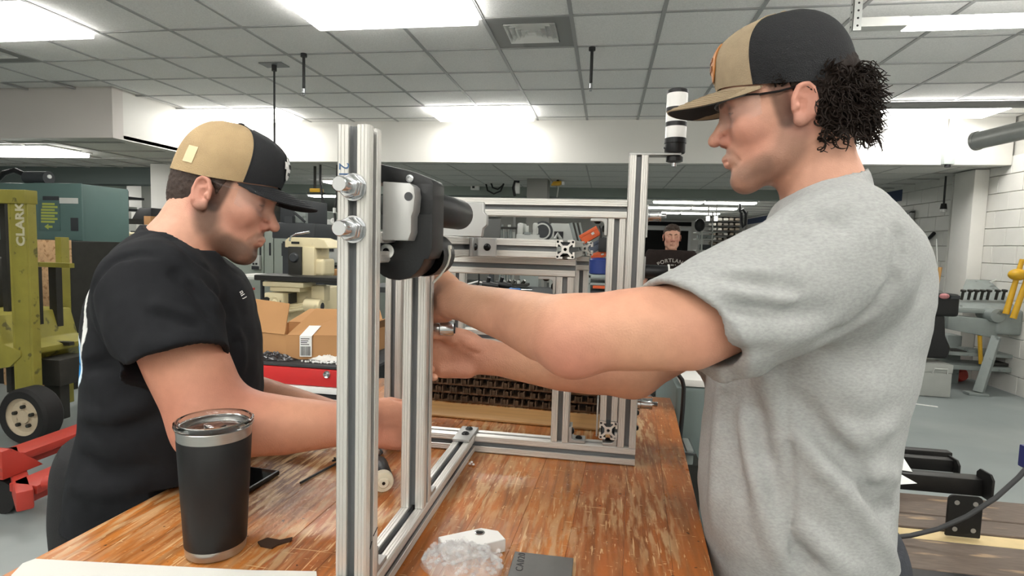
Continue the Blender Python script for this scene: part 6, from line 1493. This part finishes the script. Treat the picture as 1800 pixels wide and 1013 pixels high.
# shirt
sh = Sdf((-.05, .52, .80), (.66, 1.34, 1.66), .0042)
sh.loft(cen, Ah, Bh, lR, k=0, ex=2.25)
sh.chain([cen[0]+lR*.05+Vector((0, 0, .005)), lsh+Vector((.0, .02, -.018))], [.062, .080], k=.05)
sh.chain([cen[0]-lR*.05, rsh+Vector((.02, 0, -.01))], [.060, .078], k=.05)
hemL = atd(1208, 577, .665); hemR = rsh.lerp(rel, .62)
dL = (hemL-lsh).normalized(); ext_ = hemL+dL*.06
hn = (dL+Vector((.0, -.25, -.38))).normalized(); hemC = atd(1212, 577, .665); dr_ = (rel-rsh).normalized()
def slv(g):
    g.chain([lsh, lsh.lerp(hemL, .5)+Vector((0, 0, -.006)), hemL+Vector((0, 0, -.004)), ext_], [.083, .081, .0725, .070], k=0)
    g.cut(hemC, hn); g.chain([hemC-dL*.022, hemC+dL*.05], [.058, .0625], k=.004, mode='s')
def slv2(g): g.chain([rsh, hemR+dr_*.04], [.08, .070], k=0); g.cut(hemR, dr_); g.chain([hemR-dr_*.03, hemR+dr_*.04], [.056, .06], k=.004, mode='s')
sh.branch(slv, .035); sh.branch(slv2, .04)
sh.chain([cen[0]+Vector((0, 0, -.02)), nb+Vector((0, 0, .012))], [.085, .068], k=.03)
sh.wobble(.0022, 34, 1.0); sh.wobble(.0012, 80, 2.0)
FOLDS = [([(1362, 398), (1410, 373), (1460, 346), (1506, 328)], -.0030, .0045), ([(1290, 520), (1400, 532)], .005, .010),
 ([(1268, 490), (1300, 497), (1372, 508), (1410, 512)], -.010, .008), ([(1270, 531), (1310, 538), (1413, 549), (1450, 543)], -.011, .009),
 ([(1262, 510), (1300, 518), (1390, 530)], .009, .010), ([(1230, 472), (1291, 470), (1359, 478)], .004, .010), ([(1262, 446), (1310, 437), (1368, 436)], -.006, .009), ([(1268, 462), (1310, 455), (1362, 454)], -.005, .008),
 ([(1290, 425), (1330, 415), (1420, 418)], -.006, .009), ([(1350, 402), (1395, 386), (1448, 391), (1490, 404)], -.006, .009), ([(1420, 378), (1470, 352), (1515, 345)], -.005, .009), ([(1440, 372), (1500, 362)], .005, .01),
 ([(1554, 372), (1577, 413), (1581, 444), (1568, 494), (1545, 531), (1522, 553), (1491, 576), (1430, 602)], -.006, .006),
 ([(1210, 560), (1290, 590), (1370, 597), (1440, 585)], .005, .014), ([(1240, 600), (1300, 620), (1370, 612)], -.003, .010),
 ([(1385, 650), (1381, 722), (1389, 780), (1391, 880), (1392, 1008)], -.0035, .0045),
 ([(1395, 690), (1446, 763), (1491, 810), (1530, 870), (1566, 930)], -.009, .012), ([(1393, 755), (1438, 820), (1491, 869), (1528, 918), (1561, 967), (1584, 1008)], .009, .010),
 ([(1300, 700), (1316, 796), (1340, 885), (1361, 946), (1385, 1008)], .008, .013), ([(1330, 690), (1340, 780), (1375, 900)], -.006, .014), ([(1270, 650), (1264, 743), (1258, 845), (1252, 926)], .007, .012), ([(1290, 660), (1290, 780), (1310, 900)], -.005, .014),
 ([(1402, 915), (1446, 967), (1500, 1008)], .009, .011), ([(1400, 960), (1430, 1000)], -.006, .010), ([(1470, 750), (1524, 772), (1575, 742)], .005, .014), ([(1330, 640), (1362, 720), (1370, 800)], .006, .013), ([(1420, 640), (1500, 690), (1560, 690)], .004, .02), ([(1590, 850), (1550, 830), (1520, 845)], .006, .012), ([(1585, 880), (1556, 900), (1540, 880)], -.006, .010)]
for pl, a, w_ in FOLDS:
    q = sh.line(pl)
    if len(q) > 1: sh.fold(q, a*1.5, w_*1.1)
nd = (MR @ Vector((-.026, 0, -.03))-nb).normalized()
colp = atd(1432, 352, .945)
sh.cut(colp+Vector((0, 0, .020)), (Vector((0, 0, 1))+fR*.42).normalized(), tuple(nb-Vector((.13, .13, .10))), tuple(nb+Vector((.13, .13, .12))))
sh.chain([nb+Vector((0, 0, -.035)), MR @ Vector((-.026, 0, -.05))], [.070, .068], k=.006, mode='s')
sh.cut((.3, .9, .86), (0, 0, -1))
m_grey = tint_mat('grey_heather', .85, .14, 190, .12, 900, spec=.2, stretch=(1, 1, 2.2))
P, q = sh.mesh()
mk_mesh('t_shirt', [(P, q)], m_grey, rt, np.tile(L3('9FA09E'), (len(P), 1)))
# collar band
def collar(parent, c, nrm, r, tube, m, fw, ry=1.0, z_=0):
    nrm = Vector(nrm).normalized(); x = (Vector(fw)-nrm*Vector(fw).dot(nrm)).normalized(); y = nrm.cross(x)
    pts = [c+x*(r*ry*math.cos(2*PI*i/36))+y*(r*math.sin(2*PI*i/36)) for i in range(37)]
    return MB().tube(pts, tube, 8, False).build('collar', m, parent, world=True)
m_greyc = mat('grey_rib', '8C8D8B', .85, var=.1, vscale=60, bump=.3, bscale=400)
# body under it: torso, arms, hands
bd = Sdf((-.44, .56, .84), (.60, 1.26, 1.58), .0033)
bd.loft(cen, [a-.032 for a in Ah], [b-.032 for b in Bh], lR, k=0)
bd.chain([cen[0], nb, MR @ Vector((-.026, 0, -.06))], [.06, .058, .054], k=.02)
bd.chain([lsh, up1, up2, lel], [.058, .0525, .0490, .0450], k=.002)
bd.chain([lel, lel.lerp(lfm, .45)+Vector((0, 0, -.002)), lfm, lwr], [.0450, .0445, .0385, .0265], k=.02)
bd.ell(lel+Vector((.004, -.004, -.022)), (.022, .022, .022), k=.03)
bd.chain([rsh, rsh.lerp(rel, .5), rel], [.054, .050, .043], k=.002)
bd.chain([rel, rel.lerp(rfm, .6), rfm, rwr], [.043, .0425, .0385, .0270], k=.02)
hl = atd(725, 522, .955); hand(bd, lwr+(hl-lwr)*.08, hl-lwr, (.15, 1, -.1), 1 if (hl-lwr).cross(Vector((.15, 1, -.1))).z > 0 else -1, (.35, .45, .3), (.55, .35), 1.0)
hr = atd(745, 618, .965); hand(bd, rwr+(hr-rwr)*.1, hr-rwr, (0, -1, -.1), 1 if (hr-rwr).cross(Vector((0, -1, -.1))).z > 0 else -1, (.75, 1.0, .7), (.30, .25), 1.0)
for pl, a, w_ in (([(800, 590), (812, 610), (838, 622), (852, 622)], -.003, .004), ([(770, 608), (790, 612), (806, 604)], -.003, .004)):
    ql = bd.line(pl, 8)
    if len(ql) > 1: bd.fold(ql, a, w_)
P, q = bd.mesh()
ct = limb_tint(P, 'D0A183', 'C48672', [(lel, .07, .25), (rwr, .09, .3), (atd(1000, 640, .67), .05, .4), (atd(1230, 600, .64), .06, .35), (rel, .07, .35)])
hair_ = np.exp(-np.sum((P-np.array(tuple(atd(830, 540, .85))))**2, 1)/.05**2)*.35; ct = ct*(1-hair_[:, None])+L3('7A5340')*hair_[:, None]
mk_mesh('body', [(P, q), hp], m_skin, rt, np.concatenate([ct, hcol]))
# trousers, shoes
m_jean = mat('dark_trousers', '2B2E35', .8, var=.12, vscale=40, bump=.2, bscale=300)
def legs(root, hip, lat, fw, m, m_shoe, zt=.93, spread=.095):
    s = Sdf((hip.x-.36, hip.y-.36, .05), (hip.x+.36, hip.y+.36, zt+.12), .008)
    s.loft([Vector((hip.x, hip.y, zt+.06)), Vector((hip.x, hip.y, zt-.02)), Vector((hip.x, hip.y, zt-.12))], [.172, .178, .17], [.128, .132, .125], lat, k=0)
    for g in (-1, 1):
        b = Vector((hip.x, hip.y, 0))+lat*(g*spread)
        s.chain([b+Vector((0, 0, zt-.10)), b+Vector((0, 0, .5))+fw*.015, b+Vector((0, 0, .10))], [.092, .070, .062], k=.03)
    P, q = s.mesh(); mk_mesh('trousers', [(P, q)], m, root, None)
    for g in (-1, 1):
        b = Vector((hip.x, hip.y, 0))+lat*(g*spread)
        MB().tube([b+Vector((0, 0, .045))-fw*.075, b+Vector((0, 0, .052))-fw*.03, b+Vector((0, 0, .048))+fw*.06, b+Vector((0, 0, .036))+fw*.13, b+Vector((0, 0, .03))+fw*.17], [.032, .043, .043, .034, .018], 14).build('shoe', m_shoe, root, world=True)
        MB().tube([b+Vector((0, 0, .011))-fw*.10, b+Vector((0, 0, .011))-fw*.06, b+Vector((0, 0, .011))+fw*.1, b+Vector((0, 0, .011))+fw*.18], [.02, .040, .044, .02], 14, flat=.25).build('sole', m_shoe, root, world=True)
m_shoe = mat('dark_shoe', '1C1B1B', .6)
legs(rt, Vector((cen[-1].x+.01, cen[-1].y, 0)), lR, fR, m_jean, m_shoe)
# cap, glasses, hair
m_tan = mat('tan_canvas', '9C8A70', .85, var=.08, vscale=60, bump=.3, bscale=500); m_bmesh = mat('black_mesh', '17181B', .75, bump=.8, bscale=650)
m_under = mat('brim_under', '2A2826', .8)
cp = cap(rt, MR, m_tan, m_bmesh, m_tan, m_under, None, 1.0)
m_leather = mat('orange_leather', 'B7773A', .55, var=.12, vscale=40); m_leather2 = mat('dark_leather', '7A4520', .6)
def patch(f, g):
    ph, v = (f-.5)*.62, .16+.56*g
    w_ = 1 if g > .35 else .35+.65*(g/.35)**.7
    return cap_pt(ph*w_, v)+Vector((.0030, 0, 0))
pa = MB().grid(lambda a, b: MR @ patch(a, b), 15, 15).build('leather_patch', m_leather, cp, smooth=60, world=True, solid=.002)
for v0, v1 in ((.30, .44), (.56, .68)):
    MB().grid(lambda a, b: MR @ (patch(.18+.64*a, v0+(v1-v0)*b)+Vector((.0016, 0, 0))), 11, 5).build('patch_mark', m_leather2, pa, smooth=60, world=True, solid=.0012)
m_clear = mat('clear_lens', 'EEF2F4', .04, alpha=.045, spec=.5); m_barm = mat('black_temple', '141518', .3)
glasses(rt, MR, m_clear, m_barm)
m_hair = mat('dark_brown_hair', '1E140E', .7, var=.2, vscale=120, bump=.3, bscale=500, spec=.25)
def hair_shell(root, M, mat_, zlo, xfront, thick=.006, nape=-.06, name='hair'):
    s = Sdf((-.13, -.1, -.11), (.06, .1, .10), .0028)
    s.ell((-.006, 0, .045), (.098+thick, .077+thick*.7, .086), k=0); s.ell((-.035, 0, -.01), (.062+thick, .060+thick, .062), k=.03)
    s.wobble(.0016, 300, 0); s.wobble(.001, 600, 3)
    s.cut((0, 0, nape), (.35, 0, -1)); s.cut((xfront, 0, 0), (1, 0, -.25)); s.cut((0, 0, .09), (0, 0, 1))
    for g in (-1, 1): s.ell((-.010, g*.085, -.002), (.020, .03, .030), k=.004, mode='s')
    P, q = s.mesh(); Mn = np.array(M); return mk_mesh(name, [(P@Mn[:3, :3].T+Mn[:3, 3], q)], mat_, root)
hh = hair_shell(rt, MR, m_hair, 0, -.006, .009, -.062)
rng_ = random.Random(5); curls = MB()
for i in range(760):
    ph = PI+rng_.uniform(-1.65, 1.65); zz = rng_.uniform(-.058, .050)
    base = Vector((-.034+.072*math.cos(ph), .068*math.sin(ph), zz)); outd = Vector((math.cos(ph), math.sin(ph)*.8, rng_.uniform(-.7, .5))).normalized()
    back = max(0, 1-abs(ph-PI)/1.0)
    L_ = rng_.uniform(.014, .026)+.022*back*max(0, min(1, (zz+.05)/.05)); R_ = rng_.uniform(.004, .0085); q0 = rng_.uniform(0, 6.28); tw = rng_.choice((-1, 1))*rng_.uniform(5, 9.5)
    s1 = outd.orthogonal().normalized(); s2 = outd.cross(s1); pts = []
    for j in range(12):
        t = j/11; pts.append(MR @ (base+outd*(L_*t)+Vector((0, 0, -.012*t*t))+(s1*math.cos(q0+tw*t)+s2*math.sin(q0+tw*t))*R_*(t**.4)))
    curls.tube(pts, [.0017*(1-.7*(j/11)**2) for j in range(12)], 4, False)
for i in range(44):     # short tufts around the ear and under the cap rim
    g = 1; x = rng_.choice((rng_.uniform(-.06, -.036), rng_.uniform(.010, .03))); base = Vector((x, .075*g, rng_.uniform(.036, .052))); outd = Vector((rng_.uniform(-.6, .2), .5*g, rng_.uniform(-.2, .9))).normalized()
    curls.tube([MR @ (base+outd*(.014*t/4)+Vector((-.004*(t/4)**2, 0, 0))) for t in range(5)], [.0016, .0015, .0012, .0009, .0004], 4, False)
o = curls.build('curl', m_hair, hh, smooth=80, world=True); o['kind'] = 'stuff'

p = atd(772, 577, .925); t = thing('hand_tool', 'small grey cylindrical tool held in the hands behind the inner post', 'tool', tuple(p))
MB().lathe([(.006, -.03), (.0075, -.028), (.0075, .0), (.0125, .002), (.0125, .022), (.011, .024)], 20, frame(p, (0, 0, 1), (.9, .2, .12))).build('tool_body', m_steel, t, world=True)
MB().lathe([(.0085, .0241), (.0085, .0262), (.004, .0265)], 18, frame(p, (0, 0, 1), (.9, .2, .12))).build('socket_end', m_dgrey, t, world=True)
# ------------------------------------------------------------------ man in the black t-shirt (left)
fL = Vector((.906, .423, 0)); lL = Vector((0, 0, 1)).cross(fL); oL = -lL      # oL points to his right, towards the camera
lt = thing('person', 'man in black t-shirt and tan-backed black cap leaning over the workbench', 'person', (-.96, 1.0, 0))
ML = head_pose(-.8102, 1.0977, 1.5431, .3372, -.3099, -.0713, 1.0)
nbL = atd(308, 446, 1.16)
hs2 = head_sdf(ML.inverted() @ nbL, (.064, .072), jaw=1.1, nose=1.06)
hp2, hcol2 = head_to_world(hs2, ML, (.9, .8, .85))
stL = [(320, 478, 1.15), (318, 515, 1.14), (315, 565, 1.14), (318, 620, 1.14), (318, 690, 1.14), (308, 760, 1.15), (278, 850, 1.17), (258, 945, 1.18), (252, 1000, 1.19)]
cenL = PX(*stL)
AL = [.150, .195, .208, .205, .200, .198, .196, .192, .19]; BL = [.068, .112, .140, .148, .150, .150, .140, .134, .13]
rs = atd(272, 512, .955); re = atd(376, 742, .935); rf = atd(500, 748, .965); rw = atd(634, 746, 1.0)
ls = atd(335, 505, 1.33); le = atd(425, 690, 1.36); lw = atd(592, 732, 1.24)
hem = atd(311, 641, .905); dr = (hem-rs).normalized()
ts = Sdf((-1.30, .50, .86), (-.42, 1.46, 1.60), .0045)
ts.loft(cenL, AL, BL, lL, k=0, ex=2.3)
ts.chain([cenL[0]+oL*.05+Vector((0, 0, .0)), rs+Vector((0, .01, -.015))], [.062, .078], k=.05)
ts.chain([cenL[0]-oL*.05, ls], [.062, .080], k=.05)
dl = (le-ls).normalized(); hemL2 = ls.lerp(le, .6); hc_n = (dr+Vector((0, 0, -.12))).normalized()
def slv3(g): g.chain([rs, rs.lerp(hem, .5), hem, hem+dr*.06], [.085, .084, .0790, .0775], k=0); g.cut(hem, hc_n); g.chain([hem-dr*.035, hem+dr*.05], [.0665, .0695], k=.004, mode='s')
def slv4(g): g.chain([ls, hemL2+dl*.04], [.085, .072], k=0); g.cut(hemL2, dl); g.chain([hemL2-dl*.03, hemL2+dl*.04], [.058, .062], k=.004, mode='s')
ts.branch(slv3, .028); ts.branch(slv4, .03)
ts.chain([cenL[0]+Vector((0, 0, -.02)), nbL+Vector((0, 0, .012))], [.09, .073], k=.03)
ts.wobble(.0022, 32, 4.0); ts.wobble(.0012, 75, 1.0)
for pl, a, w_ in [([(266, 402), (300, 420), (345, 458), (386, 488)], -.0030, .0045), ([(157, 519), (176, 481), (204, 459), (245, 447), (282, 452)], -.006, .006), ([(300, 470), (334, 506), (362, 540), (374, 566)], -.007, .010),
    ([(260, 535), (300, 545), (345, 560)], .005, .010), ([(262, 548), (310, 560), (350, 575)], -.004, .008), ([(240, 600), (290, 605), (340, 590)], .004, .014),
    ([(290, 430), (330, 470), (370, 520), (400, 560)], .006, .012), ([(320, 450), (380, 510), (420, 580)], -.005, .012), ([(400, 540), (420, 600), (425, 660)], .005, .014),
    ([(145, 650), (190, 640), (230, 660)], -.006, .012), ([(142, 730), (200, 735), (270, 700)], .006, .014), ([(140, 752), (200, 760), (290, 735)], -.007, .012), ([(150, 600), (170, 680), (210, 740)], .004, .02), ([(125, 800), (190, 830), (280, 820)], -.005, .014), ([(110, 850), (180, 868), (260, 850)], .005, .014)]:
    q_ = ts.line(pl)
    if len(q_) > 1: ts.fold(q_, a*1.5, w_*1.1)
cpL = atd(318, 428, 1.16)
ts.cut(cpL, (Vector((0, 0, 1))+fL*.55).normalized(), tuple(nbL-Vector((.13, .13, .12))), tuple(nbL+Vector((.14, .14, .12))))
ts.chain([nbL+Vector((0, 0, -.035)), ML @ Vector((-.026, 0, -.05))], [.074, .071], k=.006, mode='s')
ts.cut((-.9, .9, .93), (0, 0, -1))
ts.cut((bxl(.9)-.004, .9, 1), (1, -.04, 0), (-.86, .5, .86), (-.42, 1.46, T+.003))      # the belly rests against the edge of the bench
m_blk_t = tint_mat('black_cotton', .85, .12, 60, .10, 900, spec=.2)
P, q = ts.mesh()
Pc = P-np.array(tuple(cenL[2])); lcoord = Pc@np.array(tuple(oL)); fco = Pc@np.array(tuple(fL)); zz = P[:, 2]
ct = np.tile(L3('1C1D20'), (len(P), 1))
def blob(l0, z0, rl, rz): return ((lcoord-l0)/rl)**2+((zz-z0)/rz)**2
back = fco < -.02
r_ = blob(.02, 1.290, .150, .115); ct[back & (r_ < 1) & (r_ > .80)] = L3('D8D9D6')
r2_ = blob(.03, 1.240, .128, .062); ct[back & (r2_ < 1)] = L3('2F86C4'); ct[back & (r2_ < 1) & (r2_ > .74)] = L3('C9D8E2')
ct[back & (r2_ < .7) & (np.sin(zz*220+lcoord*40) > .75)] = L3('17304A')
ct[back & (np.abs(zz-1.335) < .010) & (np.abs(lcoord-.0) < .11) & (np.sin(lcoord*190) > -.3)] = L3('D8D9D6')
front = fco > .05
mk_mesh('t_shirt', [(P, q)], m_blk_t, lt, ct)
# chest mark
h0 = [ts.hit(u, v, .8) for u, v in ((420, 512), (429, 524), (424, 506))]
if all(h0):
    x_ = (h0[1]-h0[0]).normalized(); nrm_ = (CC-h0[0]).normalized(); nrm_ = (nrm_-x_*nrm_.dot(x_)).normalized()
    y_ = nrm_.cross(x_); c_ = (h0[0]+h0[1])/2+nrm_*.004
    M_ = Matrix(((x_.x, y_.x, nrm_.x, c_.x), (x_.y, y_.y, nrm_.y, c_.y), (x_.z, y_.z, nrm_.z, c_.z), (0, 0, 0, 1)))
    text_mesh('BU', .014, .0004, M_).build('chest_print', m_white, lt, smooth=0, world=True)
bl = Sdf((-1.25, .55, .94), (-.18, 1.46, 1.52), .0037)
bl.loft(cenL[:-2], [a-.034 for a in AL[:-2]], [b-.034 for b in BL[:-2]], lL, k=0)
bl.chain([cenL[0], nbL, ML @ Vector((-.026, 0, -.06))], [.065, .062, .058], k=.02)
um = rs.lerp(re, .55)+Vector((0, 0, .0))
bl.chain([rs, um, re], [.063, .0640, .0600], k=.002)
bl.ell(re+(re-rs).normalized()*.006+Vector((-.01, 0, -.012)), (.032, .032, .030), k=.035)
bl.chain([re, re.lerp(rf, .5), rf, rw], [.0560, .0545, .0490, .0325], k=.03)
bl.chain([ls, le, lw], [.058, .050, .031], k=.002)
hr2 = atd(735, 748, 1.075); dd = (hr2-rw); nn = Vector((-.2, 1, -.55)); hand(bl, rw+dd*.05, dd, nn, 1 if dd.cross(nn).z > 0 else -1, (.55, .75, .6), (.35, .3), 1.05)
hl2 = atd(720, 752, 1.20); dd = hl2-lw; nn = Vector((.1, -1, -.4)); hand(bl, lw+dd*.05, dd, nn, 1 if dd.cross(nn).z > 0 else -1, (.6, .8, .5), (.35, .3), 1.02)
bl.cut((bxl(.9)-.012, .9, 1), (1, -.04, 0), (-.86, .5, .90), (-.18, 1.46, T+.003))
P, q = bl.mesh()
ct = limb_tint(P, 'CB967A', 'C07E6A', [(re, .09, .4), (rs.lerp(re, .7), .10, .3), (rw, .10, .3), (hr2, .08, .3)])
mk_mesh('body', [(P, q), hp2], m_skin, lt, np.concatenate([ct, hcol2]))
legs(lt, Vector((cenL[-1].x-.02, cenL[-1].y, 0)), lL, fL, mat('black_trousers', '131315', .85, var=.12, vscale=40, bump=.2, bscale=300), m_shoe, .93)
m_bcan = mat('black_canvas', '1F2023', .8, var=.08, vscale=60, bump=.3, bscale=500)
m_tmesh = mat('tan_mesh', 'BBA078', .8, var=.08, vscale=30, bump=.8, bscale=650)
cp = cap(lt, ML, m_bcan, m_tmesh, m_bcan, m_bcan, None, 1.05)
def on_cap(ph, v, off=.003): return ML @ (cap_pt(ph, v)+Vector((off, 0, 0)))
tg = MB().grid(lambda a, b: ML @ (cap_pt(-(2.02+.24*a), .14+.25*b)*1.012), 5, 5).build('label_tag', mat('tag_cream', 'D8C6A0', .8), cp, world=True, solid=.0008)
def flat_on_cap(mb, ph0, v0, name, m, off):      # wrap a flat x/y pattern onto the cap front
    out = MB()
    for f in mb.f: out.f.append(f); out.mi.append(0)
    out.v = [tuple(ML @ (cap_pt(ph0+x/.1, v0+y/.115)+Vector((off+z, 0, 0)))) for x, y, z in mb.v]
    return out.build(name, m, cp, smooth=0, world=True)
bd_ = MB(); bd_.grid(lambda a, b: (-.030+.060*a, -.0085+.017*b, 0), 14, 4); flat_on_cap(bd_, 0, .50, 'badge', MATS['white_enamel'], .0036)
bd_ = MB(); bd_.grid(lambda a, b: (.0215*b*math.cos(2*PI*a), -.002+.030*b*math.sin(2*PI*a), 0), 28, 5, closeu=True); flat_on_cap(bd_, 0, .48, 'badge', MATS['white_enamel'], .0030)
flat_on_cap(text_mesh('BUS', .0150, .0002, Matrix.Identity(4), 'CENTER', 1.05, bold=.0003), 0.02, .50, 'badge_letters', m_bcan, .0046)
flat_on_cap(text_mesh('OCA', .0105, .0002, Matrix.Identity(4), 'CENTER', 1.05, bold=.0003), 0.0, .345, 'badge_letters', m_bcan, .0040)
bd_ = MB(); bd_.grid(lambda a, b: (.006*b*math.cos(2*PI*a), .006*b*math.sin(2*PI*a), 0), 12, 3, closeu=True); flat_on_cap(bd_, 0.0, .655, 'badge_mark', m_bcan, .0040)
glasses(lt, ML, m_clear, m_clear)
hair_shell(lt, ML, mat('short_brown_hair', '3A2C25', .7, var=.35, vscale=150, bump=.4, bscale=600), 0, .010, .0022, -.050)
# ------------------------------------------------------------------ man standing far behind the frame
D_ = 5.6
h0 = atd(1181, 418, D_); base = Vector((h0.x, h0.y, 0))
fF = (CC-h0); fF.z = 0; fF.normalize(); fF = (Matrix.Rotation(.12, 3, 'Z') @ fF); lF = Vector((0, 0, 1)).cross(fF)
ft = thing('person', 'man in dark brown t-shirt standing far behind the frame', 'person', tuple(base))
x = (fF+Vector((0, 0, -.06))).normalized(); z = (Vector((0, 0, 1))-x*x.z).normalized(); y = z.cross(x)
o_ = Vector((h0.x, h0.y, 1.57)); s_ = 1.0
MF = Matrix(((x.x*s_, y.x*s_, z.x*s_, o_.x), (x.y*s_, y.y*s_, z.y*s_, o_.y), (x.z*s_, y.z*s_, z.z*s_, o_.z), (0, 0, 0, 1)))
nF = o_+Vector((0, 0, -.17))-fF*.03
hp3, hc3 = head_to_world(head_sdf(MF.inverted() @ nF, (.055, .06), res=.0034), MF, (.15, .2, .5))
B = lambda l, f, z_: Vector((base.x, base.y, z_))+lF*l+fF*f
tsF = Sdf((base.x-.45, base.y-.45, .88), (base.x+.45, base.y+.45, 1.56), .008)
ce = [B(0, 0, 1.43), B(0, 0, 1.36), B(0, 0, 1.2), B(0, 0, 1.05), B(0, 0, .90)]
tsF.loft(ce, [.15, .205, .205, .19, .185], [.075, .115, .13, .125, .12], lF, k=0)
for g in (-1, 1): tsF.chain([B(g*.17, 0, 1.39), B(g*.235, .01, 1.27), B(g*.265, .02, 1.16)], [.078, .074, .070], k=.04)
tsF.chain([B(0, 0, 1.42), nF+Vector((0, 0, .01))], [.08, .064], k=.03)
tsF.cut((0, 0, nF.z+.052), (0, 0, 1)); tsF.chain([nF-Vector((0, 0, .03)), MF @ Vector((-.026, 0, -.05))], [.062, .062], k=.006, mode='s')
for g in (-1, 1): tsF.cut(B(g*.262, .02, 1.175), (lF*g*.2-Vector((0, 0, 1))), tuple(B(g*.262, .02, 1.09)-Vector((.1, .1, .05))), tuple(B(g*.262, .02, 1.17)+Vector((.1, .1, .02))))
tsF.cut((0, 0, .92), (0, 0, -1)); tsF.wobble(.004, 26, 2)
P, q = tsF.mesh(); mk_mesh('t_shirt', [(P, q)], tint_mat('brown_cotton', .85, .12, 40, .2, 200, spec=.2), ft, np.tile(L3('2A2220'), (len(P), 1)))
bf = Sdf((base.x-.5, base.y-.5, .60), (base.x+.5, base.y+.5, 1.5), .006)
bf.loft([B(0, 0, 1.34), B(0, 0, 1.28)]+ce[2:], [.12, .17, .18, .17, .165], [.05, .09, .11, .105, .10], lF, k=0)
bf.chain([B(0, 0, 1.4), nF, MF @ Vector((-.026, 0, -.06))], [.06, .056, .052], k=.02)
for g in (-1, 1):
    bf.chain([B(g*.17, 0, 1.36), B(g*.265, .01, 1.15), B(g*.285, .08, .95)], [.055, .046, .030], k=.03)
    hand(bf, B(g*.287, .09, .935), fF*.35+Vector((0, 0, -1)), lF*-g, g, (.25, .35, .25), (.4, .2), 1.0, k=.008)
P, q = bf.mesh(); mk_mesh('body', [(P, q), hp3], m_skin, ft, np.concatenate([limb_tint(P, 'D3A48C', 'C98C7C'), hc3]))
legs(ft, base, lF, fF, m_jean, m_shoe, .93)
s = Sdf((-.13, -.1, -.05), (.125, .1, .165), .0032)
s.ell((-.006, 0, .050), (.102, .081, .090), k=0); s.ell((.045, 0, .105), (.05, .06, .026), k=.02); s.wobble(.003, 160, 0); s.wobble(.002, 330, 2)
s.cut((0, 0, .012), (.2, 0, -1)); s.ell((.11, 0, .015), (.075, .075, .062), k=.006, mode='s'); s.cut((.02, 0, .052), (.6, 0, -1), (.0, -.1, -.05), (.14, .1, .06))
P, q = s.mesh(); Mn = np.array(MF); mk_mesh('hair', [(P@Mn[:3, :3].T+Mn[:3, 3], q)], mat('brown_hair', '3B2C22', .6, var=.3, vscale=80), ft)
def on_chest(mb, name, z0, m):
    out = MB(); out.f = mb.f; out.mi = mb.mi; vv = []
    for X, Y, Z in mb.v:
        p = B(X, .4, z0+Y); d_ = -fF; t = 0
        while t < .4 and tsF.at(p) > .001: p = p+d_*.002; t += .002
        vv.append(tuple(p+fF*(.006+Z)))
    out.v = vv; return out.build(name, m, ft, smooth=0, world=True)
m_print = mat('shirt_print', 'A9A39C', .8)
on_chest(text_mesh('PORTLAND', .050, .0006, Matrix.Identity(4), 'CENTER', 1.15, arc=.22, bold=.001), 'shirt_lettering', 1.352, m_print)
mb = MB()
for i in range(8): mb.box((-.075+.0215*i, 0, 0), (.013, .026 if i % 3 else .020, .001))
on_chest(mb, 'shirt_print', 1.262, m_print)
mb = MB().box((0, 0, 0), (.03, .012, .001)).box((-.03, .002, 0), (.012, .008, .001)).box((.03, .002, 0), (.012, .008, .001)); on_chest(mb, 'shirt_print', 1.308, m_print)
